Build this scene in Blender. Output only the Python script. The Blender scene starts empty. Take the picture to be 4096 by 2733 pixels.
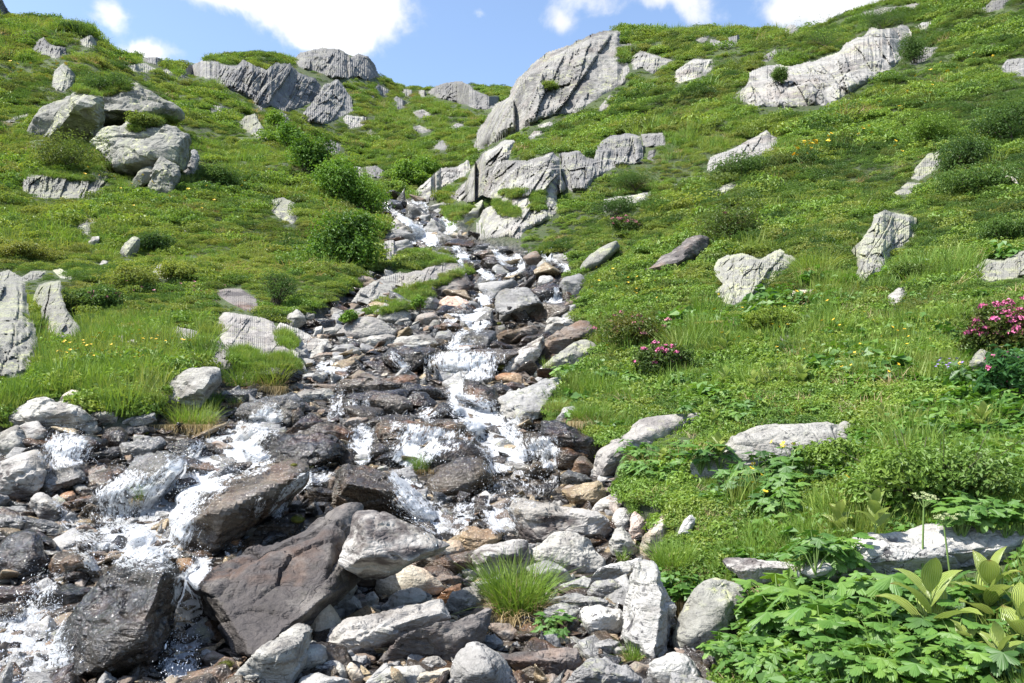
import bpy, bmesh, math, random
import numpy as np
from mathutils import Vector
from mathutils.bvhtree import BVHTree

SC = bpy.context.scene
COL = SC.collection
RS = np.random.RandomState(7)
random.seed(7)

# ------------------------------------------------------------------ camera, sky, sun, exposure
W, H, F, VH = 4096.0, 2733.0, 3154.0, 1586.0          # photo size, focal length and horizon row in its pixels
cam_d = bpy.data.cameras.new('camera')
cam = bpy.data.objects.new('camera', cam_d); COL.objects.link(cam)
cam_d.sensor_width = 36.0; cam_d.lens = 36.0 * F / W
cam_d.shift_y = (VH - H / 2) / W
cam_d.clip_start = 0.05; cam_d.clip_end = 5000
cam.location = (0, 0, 0); cam.rotation_euler = (math.radians(90), 0, 0)
SC.camera = cam

SUN_DIR = Vector((-0.52, -0.16, 0.84)).normalized()     # towards the sun: from the left, high
sun_el = math.asin(SUN_DIR.z); sun_az = math.atan2(SUN_DIR.x, SUN_DIR.y)
sd = bpy.data.lights.new('sun', 'SUN'); sd.energy = 4.6; sd.angle = math.radians(0.5); sd.color = (1.0, 0.965, 0.91)
sun = bpy.data.objects.new('sun', sd); COL.objects.link(sun)
sun.rotation_euler = SUN_DIR.to_track_quat('Z', 'Y').to_euler()
SC.view_settings.view_transform = 'Standard'; SC.view_settings.look = 'None'
SC.view_settings.gamma = 1; SC.view_settings.use_curve_mapping = False
SC.view_settings.exposure = 1.12
SC.cycles.max_bounces = 8; SC.cycles.transparent_max_bounces = 24
SC.cycles.diffuse_bounces = 3; SC.cycles.glossy_bounces = 3; SC.cycles.transmission_bounces = 4
SC.cycles.use_denoising = True
SC.cycles.sample_clamp_indirect = 6


class NT:
    """small helper for building node trees"""
    def __init__(s, tree): s.t = tree; s.n = tree.nodes; s.l = tree.links
    def new(s, typ, **kw):
        nd = s.n.new(typ)
        for k, v in kw.items(): setattr(nd, k, v)
        return nd
    def set(s, sock, v):
        if isinstance(v, bpy.types.NodeSocket): s.l.new(v, sock)
        elif isinstance(v, (tuple, list)) and len(v) == 3 and sock.type == 'RGBA': sock.default_value = (*v, 1)
        else: sock.default_value = v
    def math(s, op, a, b=None, c=None, clamp=False):
        nd = s.new('ShaderNodeMath', operation=op); nd.use_clamp = clamp
        s.set(nd.inputs[0], a)
        if b is not None: s.set(nd.inputs[1], b)
        if c is not None: s.set(nd.inputs[2], c)
        return nd.outputs[0]
    def vmath(s, op, a, b=None, out=0):
        nd = s.new('ShaderNodeVectorMath', operation=op); s.set(nd.inputs[0], a)
        if b is not None: s.set(nd.inputs[1], b)
        return nd.outputs[out]
    def noise(s, vec, scale, detail=4, rough=0.55, dist=0.0, out='Fac'):
        nd = s.new('ShaderNodeTexNoise'); s.set(nd.inputs['Vector'], vec)
        s.set(nd.inputs['Scale'], scale); nd.inputs['Detail'].default_value = detail
        nd.inputs['Roughness'].default_value = rough; nd.inputs['Distortion'].default_value = dist
        return nd.outputs[out]
    def voro(s, vec, scale, feature='F1', out='Distance', rnd=1.0):
        nd = s.new('ShaderNodeTexVoronoi', feature=feature); s.set(nd.inputs['Vector'], vec)
        s.set(nd.inputs['Scale'], scale); nd.inputs['Randomness'].default_value = rnd
        return nd.outputs[out]
    def step(s, x, a, b, lo=0.0, hi=1.0):
        nd = s.new('ShaderNodeMapRange', interpolation_type='SMOOTHSTEP')
        s.set(nd.inputs[0], x); s.set(nd.inputs[1], a); s.set(nd.inputs[2], b); s.set(nd.inputs[3], lo); s.set(nd.inputs[4], hi)
        return nd.outputs[0]
    def mix(s, f, a, b, blend='MIX'):
        nd = s.new('ShaderNodeMix', data_type='RGBA', blend_type=blend)
        s.set(nd.inputs[0], f); s.set(nd.inputs[6], a); s.set(nd.inputs[7], b)
        return nd.outputs[2]
    def mapping(s, vec, scale=(1, 1, 1), rot=(0, 0, 0), loc=(0, 0, 0)):
        nd = s.new('ShaderNodeMapping'); s.set(nd.inputs[0], vec)
        nd.inputs['Scale'].default_value = scale; nd.inputs['Rotation'].default_value = rot; nd.inputs['Location'].default_value = loc
        return nd.outputs[0]
    def mixs(s, f, a, b):
        nd = s.new('ShaderNodeMixShader'); s.set(nd.inputs[0], f); s.l.new(a, nd.inputs[1]); s.l.new(b, nd.inputs[2]); return nd.outputs[0]


# world: physical sky with fair-weather clouds mixed in by direction
wd = bpy.data.worlds.new('World'); SC.world = wd; wd.use_nodes = True
T = NT(wd.node_tree); T.n.clear()
sky = T.new('ShaderNodeTexSky', sky_type='NISHITA'); sky.sun_disc = False
sky.sun_elevation = sun_el; sky.sun_rotation = sun_az
sky.altitude = 400; sky.air_density = 1.0; sky.dust_density = 1.6; sky.ozone_density = 1.6
def pdir(u, v):
    return Vector(((u - W / 2) / F, 1.0, (VH - v) / F)).normalized()
geo = T.new('ShaderNodeTexCoord').outputs['Generated']
dirn = T.vmath('NORMALIZE', geo)
# each cloud: a centre in photo pixels, half width, half height, tilt, density
CLOUDS = [(1340, 50, 300, 150, -0.15, 1.25), (1300, 170, 190, 90, -0.25, 1.0), (1090, 25, 250, 85, -.35, 1.1), (860, -25, 260, 55, -.1, .9), (1500, 60, 130, 130, .2, .9), (1250, -160, 600, 120, 0, 1.3),
          (420, 50, 90, 72, -0.15, 1.0), (570, 200, 150, 62, 0, 1.4), (2230, 95, 95, 65, -.45, .85), (2340, 20, 190, 55, -.2, .75),
          (2790, 50, 110, 75, -.2, .85), (3150, 40, 90, 45, 0, .7), (3450, -10, 430, 170, -0.1, 1.6), (1920, 60, 50, 34, -.5, .45), (2640, 5, 160, 40, 0, .7)]
acc = None
wn = T.noise(dirn, 9.0, 5, 0.6, 0.3, 'Color')
warp = T.vmath('SCALE', T.vmath('SUBTRACT', wn, (0.5, 0.5, 0.5)), None); warp.node.inputs['Scale'].default_value = 0.055
wdir = T.vmath('ADD', dirn, warp)
for (u, v, ru, rv, tl, amp) in CLOUDS:
    c = pdir(u, v)
    right = Vector((1, 0, 0)); right = (right - c * right.dot(c)).normalized(); up = right.cross(c) * 1.0
    if up.z < 0: up = -up
    ax = (right * math.cos(tl) + up * math.sin(tl)); ay = (up * math.cos(tl) - right * math.sin(tl))
    k = c.y
    dl = T.vmath('SUBTRACT', wdir, tuple(c))
    a = T.math('DIVIDE', T.vmath('DOT_PRODUCT', dl, tuple(ax), 'Value'), ru * .74 / F * k)
    b = T.math('DIVIDE', T.vmath('DOT_PRODUCT', dl, tuple(ay), 'Value'), rv * .74 / F * k)
    r2 = T.math('ADD', T.math('MULTIPLY', a, a), T.math('MULTIPLY', b, b))
    g = T.math('MULTIPLY', T.math('POWER', 2.718, T.math('MULTIPLY', r2, -0.75)), amp)
    acc = g if acc is None else T.math('ADD', acc, g)
n1 = T.noise(dirn, 22.0, 7, 0.62, 0.4)
n2 = T.noise(dirn, 70.0, 4, 0.6, 0.2)
dens = T.math('ADD', acc, T.math('MULTIPLY', T.math('SUBTRACT', n1, 0.5), 1.25))
dens = T.math('ADD', dens, T.math('MULTIPLY', T.math('SUBTRACT', n2, 0.5), 0.25))
mask = T.step(dens, 0.26, 1.05)
mask = T.math('MULTIPLY', mask, T.step(acc, 0.06, 0.3))
skyc = T.mix(1.0, sky.outputs[0], (1.0, 1.0, 1.0), 'MULTIPLY')
cshade = T.step(T.noise(dirn, 14.0, 4, 0.55, 0.0), 0.35, 0.75, 0.88, 1.06)
cc = T.new('ShaderNodeCombineColor'); 
for i, k in enumerate((4.1, 4.2, 4.35)): T.set(cc.inputs[i], T.math('MULTIPLY', cshade, k))
fin = T.mix(mask, skyc, cc.outputs[0])
bg = T.new('ShaderNodeBackground'); T.set(bg.inputs['Color'], fin); bg.inputs['Strength'].default_value = 0.13
T.l.new(bg.outputs[0], T.new('ShaderNodeOutputWorld').inputs[0])

# ------------------------------------------------------------------ numeric helpers
def _hash(ix, iy, iz, seed):
    h = (ix * 374761393 + iy * 668265263 + iz * 2147483647 % 1013904223 + seed * 69069) & 0xffffffff
    h = ((h ^ (h >> 13)) * 1274126177) & 0xffffffff
    h = (h ^ (h >> 16)) & 0xffffffff
    h = (h * 2246822519) & 0xffffffff
    h = h ^ (h >> 15)
    return (h & 0xffff) / 32767.5 - 1.0

def vnoise(p, seed=0):
    p = np.asarray(p, float); i = np.floor(p).astype(np.int64); f = p - i; f = f * f * f * (f * (f * 6 - 15) + 10)
    x, y, z = i[:, 0], i[:, 1], i[:, 2]; fx, fy, fz = f[:, 0], f[:, 1], f[:, 2]
    out = 0
    for dx in (0, 1):
        wx = fx if dx else 1 - fx
        for dy in (0, 1):
            wy = fy if dy else 1 - fy
            for dz in (0, 1):
                wz = fz if dz else 1 - fz
                out = out + wx * wy * wz * _hash(x + dx, y + dy, z + dz, seed)
    return out

def fbm(p, oct=4, seed=0, gain=0.5, ridge=False):
    p = np.asarray(p, float); a = 1.0; s = 0; t = 0
    for o in range(oct):
        n = vnoise(p * (2.03 ** o) + 17.3 * o, seed + o * 31)
        if ridge: n = 1 - 2 * np.abs(n)
        s = s + a * n; t += a; a *= gain
    return s / t

def smooth(x, a, b):
    t = np.clip((x - a) / (b - a), 0, 1); return t * t * (3 - 2 * t)

def pchip(x, y, q):
    x = np.asarray(x, float); y = np.asarray(y, float); h = np.diff(x); d = np.diff(y) / h
    m = np.zeros_like(y); m[0] = d[0]; m[-1] = d[-1]
    for i in range(1, len(x) - 1):
        if d[i - 1] * d[i] > 0:
            w1 = 2 * h[i] + h[i - 1]; w2 = h[i] + 2 * h[i - 1]
            m[i] = (w1 + w2) / (w1 / d[i - 1] + w2 / d[i])
    k = np.clip(np.searchsorted(x, q) - 1, 0, len(x) - 2); t = (q - x[k]) / h[k]
    t = np.clip(t, -0.5, 1.5)
    return ((1 + 2 * t) * (1 - t) ** 2 * y[k] + t * (1 - t) ** 2 * h[k] * m[k] + t * t * (3 - 2 * t) * y[k + 1] + t * t * (t - 1) * h[k] * m[k + 1])

def inside(poly, u, v):
    poly = np.asarray(poly, float); u = np.asarray(u, float); v = np.asarray(v, float); r = np.zeros(u.shape, bool)
    x0, y0 = poly[-1]
    for x1, y1 in poly:
        if y0 != y1:
            c = ((y0 > v) != (y1 > v)) & (u < (x1 - x0) * (v - y0) / (y1 - y0) + x0)
            r ^= c
        x0, y0 = x1, y1
    return r

def polydist(poly, u, v):
    """signed distance in pixels, positive inside"""
    poly = np.asarray(poly, float); best = np.full(u.shape, 1e9); x0, y0 = poly[-1]
    for x1, y1 in poly:
        dx, dy = x1 - x0, y1 - y0; L = dx * dx + dy * dy + 1e-9
        t = np.clip(((u - x0) * dx + (v - y0) * dy) / L, 0, 1)
        best = np.minimum(best, (u - x0 - t * dx) ** 2 + (v - y0 - t * dy) ** 2)
        x0, y0 = x1, y1
    return np.sqrt(best) * np.where(inside(poly, u, v), 1, -1)

CROP = dict(A=(0, 0), B=(1350, 0), C=(2696, 0), D=(0, 900), E=(1350, 900), F=(2696, 900), G=(0, 1783), H=(1350, 1783), I=(2696, 1783))
def px(crop, pts):
    ox, oy = CROP[crop]
    return [(ox + p[0] / 1.6507, oy + p[1] / 1.6507) + tuple(p[2:]) for p in pts]

# ------------------------------------------------------------------ scene helpers
def mesh_of(name, V, faces, mat=None, sm=True, mats=None, mi=None):
    """V (n,3); faces: list of integer arrays (m,k), one per polygon size"""
    me = bpy.data.meshes.new(name)
    if not isinstance(faces, list): faces = [faces]
    faces = [np.asarray(f, np.int32) for f in faces if len(f)]
    V = np.asarray(V, np.float32)
    me.vertices.add(len(V)); me.vertices.foreach_set('co', V.ravel())
    loops = np.concatenate([f.ravel() for f in faces]) if faces else np.zeros(0, np.int32)
    tot = np.concatenate([np.full(len(f), f.shape[1], np.int32) for f in faces]) if faces else np.zeros(0, np.int32)
    st = np.concatenate([[0], np.cumsum(tot)[:-1]]).astype(np.int32) if len(tot) else tot
    me.loops.add(len(loops)); me.loops.foreach_set('vertex_index', loops)
    me.polygons.add(len(tot)); me.polygons.foreach_set('loop_start', st); me.polygons.foreach_set('loop_total', tot)
    if mat: me.materials.append(mat)
    if mats:
        for m in mats: me.materials.append(m)
    me.update(calc_edges=True)
    me.polygons.foreach_set('use_smooth', np.full(len(tot), sm))
    if mi is not None: me.polygons.foreach_set('material_index', np.asarray(mi, np.int32))
    me.validate()
    return me

def link(name, me, loc=(0, 0, 0), parent=None):
    o = bpy.data.objects.new(name, me); COL.objects.link(o); o.location = loc
    if parent: o.parent = parent
    return o

def tag(o, label=None, cat=None, group=None, kind=None):
    if label: o['label'] = label
    if cat: o['category'] = cat
    if group: o['group'] = group
    if kind: o['kind'] = kind
    return o

def attr(me, name, data, typ='FLOAT', dom='POINT'):
    a = me.attributes.new(name, typ, dom)
    a.data.foreach_set('vector' if typ == 'FLOAT_VECTOR' else 'value', np.asarray(data).ravel())

def uvs(me, uv):
    l = me.uv_layers.new(name='UVMap'); idx = np.zeros(len(me.loops), np.int32); me.loops.foreach_get('vertex_index', idx)
    l.data.foreach_set('uv', np.asarray(uv, np.float32)[idx].ravel())

def icosphere(level):
    bm = bmesh.new(); bmesh.ops.create_icosphere(bm, subdivisions=level, radius=1)
    V = np.array([v.co[:] for v in bm.verts]); Fc = np.array([[v.index for v in f.verts] for f in bm.faces]); bm.free()
    return V / np.linalg.norm(V, axis=1)[:, None], Fc
ICO = {k: icosphere(k) for k in (2, 3, 4, 5, 6, 7)}
# ------------------------------------------------------------------ materials
def material(name):
    m = bpy.data.materials.new(name); m.use_nodes = True; t = NT(m.node_tree); t.n.clear()
    out = t.new('ShaderNodeOutputMaterial'); return m, t, out

def rock_mat(name, base, alt, patch=None, patch_amt=0.45, lichen=0.25, spots=0.3, wet=0.0, rust=0.0, scale=1.0, streak=(1, 1, 2.5), tilt=(0.5, 0.35, 0), cracks=0.0):
    m, t, out = material(name)
    gn = t.new('ShaderNodeNewGeometry'); pos = gn.outputs['Position']
    oi = t.new('ShaderNodeObjectInfo')
    rnd = oi.outputs['Random']
    sh = t.vmath('SCALE', (13.7, 7.1, 3.3), None); t.set(sh.node.inputs['Scale'], t.math('MULTIPLY', rnd, 6.0))
    p = t.vmath('ADD', pos, sh)
    ps = t.mapping(p, streak, tilt)
    big = t.noise(ps, 1.1 * scale, 4, 0.6, 0.5)
    mid = t.noise(ps, 5.0 * scale, 6, 0.65, 0.3)
    fine = t.noise(p, 38.0 * scale, 4, 0.7)
    vfine = t.noise(p, 120.0 * scale, 2, 0.7)
    col = t.mix(t.step(mid, 0.3, 0.7), base, alt)
    if patch:
        f = t.math('ADD', t.math('MULTIPLY', big, 0.75), t.math('MULTIPLY', mid, 0.4))
        col = t.mix(t.math('MULTIPLY', t.step(f, 0.56, 0.66), patch_amt * 1.5, clamp=True), col, patch)
    if rust:
        rn = t.noise(p, 2.3 * scale, 4, 0.6)
        col = t.mix(t.math('MULTIPLY', t.step(rn, 0.5, 0.68), rust, clamp=True), col, (0.26, 0.115, 0.045))
    if lichen:
        ln = t.noise(p, 3.0 * scale, 5, 0.7)
        lv = t.noise(p, 22.0 * scale, 3, 0.7)
        lf = t.math('MULTIPLY', t.step(ln, 0.48, 0.62), t.step(lv, 0.47, 0.6))
        col = t.mix(t.math('MULTIPLY', lf, lichen * 2, clamp=True), col, (0.36, 0.37, 0.20))
    if spots:
        sv = t.noise(p, 17.0 * scale, 4, 0.75, 0.4)
        sn = t.noise(p, 2.0 * scale, 3, 0.6)
        sf = t.math('MULTIPLY', t.step(sv, 0.56, 0.63), t.step(sn, 0.38, 0.6))
        col = t.mix(t.math('MULTIPLY', sf, spots * 1.6, clamp=True), col, (0.06, 0.058, 0.06))
    if wet < 0.3:       # scuffed, paler edges and darker hollows
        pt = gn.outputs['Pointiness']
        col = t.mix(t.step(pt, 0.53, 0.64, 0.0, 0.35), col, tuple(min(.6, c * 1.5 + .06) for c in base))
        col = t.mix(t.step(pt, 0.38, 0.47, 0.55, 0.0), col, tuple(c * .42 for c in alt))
    # mineral grain
    g = t.math('ADD', 0.35, t.math('ADD', t.math('MULTIPLY', fine, 0.85), t.math('MULTIPLY', vfine, 0.45)))
    ov = t.math('ADD', 0.82, t.math('MULTIPLY', rnd, 0.36))
    gg = t.math('MULTIPLY', g, ov)
    mul = t.new('ShaderNodeCombineColor')
    for i in range(3): t.set(mul.inputs[i], gg)
    col = t.mix(1.0, col, mul.outputs[0], 'MULTIPLY')
    # open joints
    ck = t.voro(t.mapping(t.vmath('ADD', p, t.noise(p, 3.0 * scale, 3, 0.6, 0, 'Color')), (1, 1, 2.2), tilt), 1.3 * scale, 'DISTANCE_TO_EDGE')
    crack = t.math('MULTIPLY', t.step(ck, 0.0, 0.014, 1.0, 0.0), t.step(big, .45, .6))
    col = t.mix(t.math('MULTIPLY', crack, min(1, 1.2 * cracks)), col, (0.025, 0.022, 0.02))
    bs = t.new('ShaderNodeBsdfPrincipled')
    t.set(bs.inputs['Base Color'], col)
    rough = t.math('ADD', 0.62, t.math('MULTIPLY', fine, 0.3)) if wet < 0.3 else t.step(t.noise(p, 14 * scale, 3, 0.6), 0.35, 0.7, 0.12, 0.42)
    t.set(bs.inputs['Roughness'], rough)
    bs.inputs['Specular IOR Level'].default_value = 0.3 + 0.05 * wet
    if wet >= 0.3:
        t.set(bs.inputs['Coat Weight'], t.step(t.noise(p, 42 * scale, 3, 0.7), 0.48, 0.58, 0.12 * wet, 1.0 * wet)); bs.inputs['Coat Roughness'].default_value = 0.09
    h = t.math('ADD', t.math('MULTIPLY', mid, 0.026 / scale), t.math('MULTIPLY', fine, 0.013 / scale))
    lay = t.noise(t.mapping(p, (1.2, 1.2, 9), tilt), 3.2 * scale, 5, 0.6, 0.6)
    h = t.math('ADD', h, t.math('MULTIPLY', lay, 0.02 / scale))
    vb = t.voro(t.mapping(t.vmath('ADD', p, t.noise(p, 4.0 * scale, 3, 0.6, 0, 'Color')), streak, tilt), 3.1 * scale, 'DISTANCE_TO_EDGE')
    h = t.math('ADD', h, t.math('MULTIPLY', t.step(vb, 0.0, 0.16), 0.004 / scale if scale > .5 else 0.007 / scale))
    vc = t.voro(t.mapping(p, (1, 1, 1.6), tilt), 6.5 * scale, 'F1')
    h = t.math('ADD', h, t.math('MULTIPLY', vc, 0.016 / scale))
    h = t.math('SUBTRACT', h, t.math('MULTIPLY', crack, 0.03 * cracks / scale))
    b = t.new('ShaderNodeBump'); b.inputs['Strength'].default_value = 0.9; b.inputs['Distance'].default_value = 1.0
    t.set(b.inputs['Height'], h); t.l.new(b.outputs[0], bs.inputs['Normal'])
    if wet >= 0.3:      # water film ripples, for sparkle
        wr = t.math('ADD', t.math('MULTIPLY', t.noise(p, 75 * scale, 3, 0.6), 0.008), t.math('MULTIPLY', h, 0.45))
        b2 = t.new('ShaderNodeBump'); b2.inputs['Strength'].default_value = 1.0; b2.inputs['Distance'].default_value = 1.0
        t.set(b2.inputs['Height'], wr); t.l.new(b2.outputs[0], bs.inputs['Coat Normal'])
    t.l.new(bs.outputs[0], out.inputs[0]); return m

M = {}
M['pale'] = rock_mat('pale_granite', (0.38, 0.365, 0.325), (0.26, 0.25, 0.225), (0.12, 0.105, 0.095), 0.4, 0.1, 0.55)
M['white'] = rock_mat('white_granite', (0.40, 0.388, 0.36), (0.30, 0.29, 0.27), (0.17, 0.16, 0.15), 0.3, 0.05, 0.65)
M['grey'] = rock_mat('grey_gneiss', (0.25, 0.245, 0.235), (0.16, 0.155, 0.15), (0.34, 0.33, 0.31), 0.5, 0.2, 0.5, streak=(1, 1, 6))
M['lichen'] = rock_mat('lichened_gneiss', (0.25, 0.245, 0.21), (0.16, 0.156, 0.138), (0.30, 0.31, 0.20), 0.5, 0.6, 0.6)
M['cream'] = rock_mat('cream_stone', (0.45, 0.41, 0.33), (0.34, 0.30, 0.235), (0.24, 0.155, 0.085), 0.3, 0.0, 0.25, rust=0.3)
M['brown'] = rock_mat('brown_stone', (0.20, 0.155, 0.12), (0.12, 0.095, 0.078), (0.30, 0.27, 0.24), 0.45, 0.1, 0.4, rust=0.3)
M['patchy'] = rock_mat('varnished_stone', (0.38, 0.36, 0.33), (0.27, 0.255, 0.235), (0.075, 0.062, 0.058), 0.65, 0.05, 0.5)
M['slab'] = rock_mat('purple_grey_slab', (0.088, 0.078, 0.074), (0.05, 0.044, 0.042), (0.27, 0.245, 0.22), 0.35, 0.02, 0.4, rust=0.25, streak=(1, 1, 2.5), tilt=(0.2, 0.5, 0), wet=0.0)
M['wet'] = rock_mat('wet_dark_stone', (0.019, 0.0165, 0.015), (0.008, 0.007, 0.0065), (0.048, 0.038, 0.027), 0.4, 0.0, 0.2, wet=1.0, rust=0.12)
M['wetbrown'] = rock_mat('wet_brown_stone', (0.062, 0.046, 0.031), (0.02, 0.016, 0.012), (0.13, 0.108, 0.08), 0.4, 0.0, 0.3, wet=0.9, rust=0.35)
M['wetgrey'] = rock_mat('wet_grey_stone', (0.125, 0.12, 0.113), (0.05, 0.048, 0.046), (0.21, 0.198, 0.175), 0.4, 0.03, 0.3, wet=0.75)
M['rust'] = rock_mat('rusty_stone', (0.30, 0.16, 0.075), (0.15, 0.08, 0.045), (0.36, 0.27, 0.17), 0.4, 0.0, 0.3, wet=0.5, rust=0.5)
M['pink'] = rock_mat('pink_stone', (0.47, 0.31, 0.235), (0.36, 0.26, 0.21), (0.48, 0.43, 0.38), 0.4, 0.0, 0.2, rust=0.15)
M['wettan'] = rock_mat('wet_tan_slab', (0.135, 0.112, 0.085), (0.07, 0.058, 0.046), (0.035, 0.028, 0.024), 0.45, 0.0, 0.35, wet=0.7, rust=0.15)
M['wetyellow'] = rock_mat('wet_ochre_slab', (0.34, 0.27, 0.165), (0.24, 0.185, 0.115), (0.14, 0.10, 0.065), 0.35, 0.0, 0.2, wet=0.8, rust=0.25)
M['cliff'] = rock_mat('pale_cliff', (0.285, 0.275, 0.25), (0.185, 0.178, 0.165), (0.105, 0.10, 0.094), 0.5, 0.35, 0.45, rust=0.10, scale=0.22, streak=(1.35, 1.35, 1), tilt=(0, 0.35, 0), cracks=0.5)
M['cliffdark'] = rock_mat('grey_cliff', (0.175, 0.17, 0.16), (0.105, 0.102, 0.098), (0.245, 0.237, 0.22), 0.4, 0.2, 0.45, scale=0.22, streak=(1.5, 1.5, 1), tilt=(0, 0.35, 0), cracks=0.5)
M['crag'] = rock_mat('lichened_crag', (0.215, 0.212, 0.182), (0.13, 0.127, 0.112), (0.27, 0.275, 0.19), 0.45, 0.5, 0.6, scale=0.38, streak=(1.5, 1.5, 1.5), cracks=0.25)
M['bed'] = rock_mat('smooth_bedrock', (0.29, 0.272, 0.245), (0.19, 0.178, 0.165), (0.14, 0.125, 0.115), 0.4, 0.15, 0.4, scale=0.6, cracks=0.2)


def leaf_mat(name, c_dark, c_mid, c_light, brown=None, trans=0.4, patch=0.35, gloss=0.06, bfac=0.35):
    m, t, out = material(name)
    pos = t.new('ShaderNodeNewGeometry').outputs['Position']
    rnd = t.new('ShaderNodeObjectInfo').outputs['Random']
    n = t.noise(pos, patch, 4, 0.6)
    n2 = t.noise(pos, patch * 6, 3, 0.6)
    f = t.math('ADD', t.math('MULTIPLY', n, 0.9), t.math('ADD', t.math('MULTIPLY', n2, 0.35), t.math('MULTIPLY', rnd, 0.4)))
    col = t.mix(t.step(f, 0.45, 0.85), c_dark, c_mid)
    col = t.mix(t.step(f, 0.8, 1.2), col, c_light)
    if brown:
        bn = t.math('ADD', t.noise(pos, patch * 1.7, 4, 0.65), t.math('MULTIPLY', rnd, 0.25))
        col = t.mix(t.math('MULTIPLY', t.step(bn, 0.62, 0.8), bfac), col, brown)
    lf = t.noise(pos, 30, 2, 0.6)
    mul = t.new('ShaderNodeCombineColor'); g = t.math('ADD', 0.7, t.math('MULTIPLY', lf, 0.6))
    for i in range(3): t.set(mul.inputs[i], g)
    col = t.mix(1.0, col, mul.outputs[0], 'MULTIPLY')
    d = t.new('ShaderNodeBsdfDiffuse'); t.set(d.inputs[0], col)
    tr = t.new('ShaderNodeBsdfTranslucent'); t.set(tr.inputs[0], t.mix(1.0, col, (1.15, 1.1, 0.6), 'MULTIPLY'))
    s = t.mixs(trans, d.outputs[0], tr.outputs[0])
    gl = t.new('ShaderNodeBsdfGlossy'); gl.inputs['Roughness'].default_value = 0.55; t.set(gl.inputs[0], (0.9, 0.95, 0.9))
    s = t.mixs(gloss * .45, s, gl.outputs[0])
    t.l.new(s, out.inputs[0]); return m

M['shrub'] = leaf_mat('dwarf_shrub_leaves', (0.085, 0.125, 0.032), (0.205, 0.275, 0.052), (0.30, 0.37, 0.072), (0.20, 0.135, 0.06), patch=0.15, bfac=.38)
M['shrub2'] = leaf_mat('juniper_leaves', (0.042, 0.09, 0.026), (0.10, 0.18, 0.042), (0.165, 0.255, 0.055), (0.17, 0.12, 0.05), patch=0.3)
M['bilberry'] = leaf_mat('bilberry_leaves', (0.075, 0.15, 0.028), (0.175, 0.285, 0.043), (0.275, 0.38, 0.06), (0.2, 0.12, 0.03), patch=0.4, bfac=0.25)
M['grass'] = leaf_mat('grass_blades', (0.085, 0.165, 0.026), (0.185, 0.295, 0.043), (0.29, 0.38, 0.07), (0.3, 0.24, 0.1), patch=0.5, bfac=0.35)
M['straw'] = leaf_mat('dry_grass', (0.32, 0.22, 0.10), (0.42, 0.32, 0.165), (0.5, 0.42, 0.26), patch=1.5, trans=0.25)
M['herb'] = leaf_mat('herb_leaves', (0.035, 0.095, 0.014), (0.085, 0.195, 0.025), (0.175, 0.30, 0.04), patch=2.2, gloss=0.09)
M['alder'] = leaf_mat('alder_leaves', (0.055, 0.12, 0.016), (0.13, 0.25, 0.028), (0.23, 0.36, 0.05), patch=0.8, gloss=0.06)
M['rhodo'] = leaf_mat('rhododendron_leaves', (0.04, 0.075, 0.016), (0.085, 0.14, 0.022), (0.15, 0.21, 0.035), (0.2, 0.09, 0.03), patch=1.5, gloss=0.07)
M['moss'] = leaf_mat('moss', (0.05, 0.06, 0.008), (0.11, 0.115, 0.014), (0.19, 0.185, 0.03), patch=4, trans=0.2)
M['palemoss'] = leaf_mat('faded_moss', (0.22, 0.22, 0.05), (0.36, 0.35, 0.09), (0.45, 0.43, 0.16), patch=3, trans=0.2)
M['willowdark'] = leaf_mat('spurge_leaves', (0.03, 0.10, 0.035), (0.055, 0.16, 0.05), (0.09, 0.21, 0.065), patch=1.5)

def simple(name, col, rough=0.8, var=0.3, sc=8.0, emis=None):
    m, t, out = material(name)
    pos = t.new('ShaderNodeNewGeometry').outputs['Position']
    n = t.noise(pos, sc, 4, 0.6)
    c2 = tuple(c * (1 - var) for c in col)
    bs = t.new('ShaderNodeBsdfPrincipled'); t.set(bs.inputs['Base Color'], t.mix(t.step(n, 0.3, 0.7), c2, col)); bs.inputs['Roughness'].default_value = rough
    t.l.new(bs.outputs[0], out.inputs[0]); return m
M['bark'] = simple('bark', (0.11, 0.085, 0.06))
M['stem'] = simple('green_stem', (0.16, 0.25, 0.06))
M['deadwood'] = simple('bleached_wood', (0.5, 0.45, 0.38))
M['yellow'] = simple('yellow_petals', (0.78, 0.50, 0.02), 0.6, 0.15)
M['pinkpetal'] = simple('pink_petals', (0.66, 0.16, 0.33), 0.6, 0.35, 25)
M['redpetal'] = simple('rose_petals', (0.5, 0.19, 0.23), 0.6, 0.35, 25)
M['violet'] = simple('violet_petals', (0.3, 0.2, 0.5), 0.6, 0.2, 25)
M['umbel'] = simple('pale_umbel', (0.45, 0.5, 0.25), 0.8, 0.3, 40)

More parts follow.
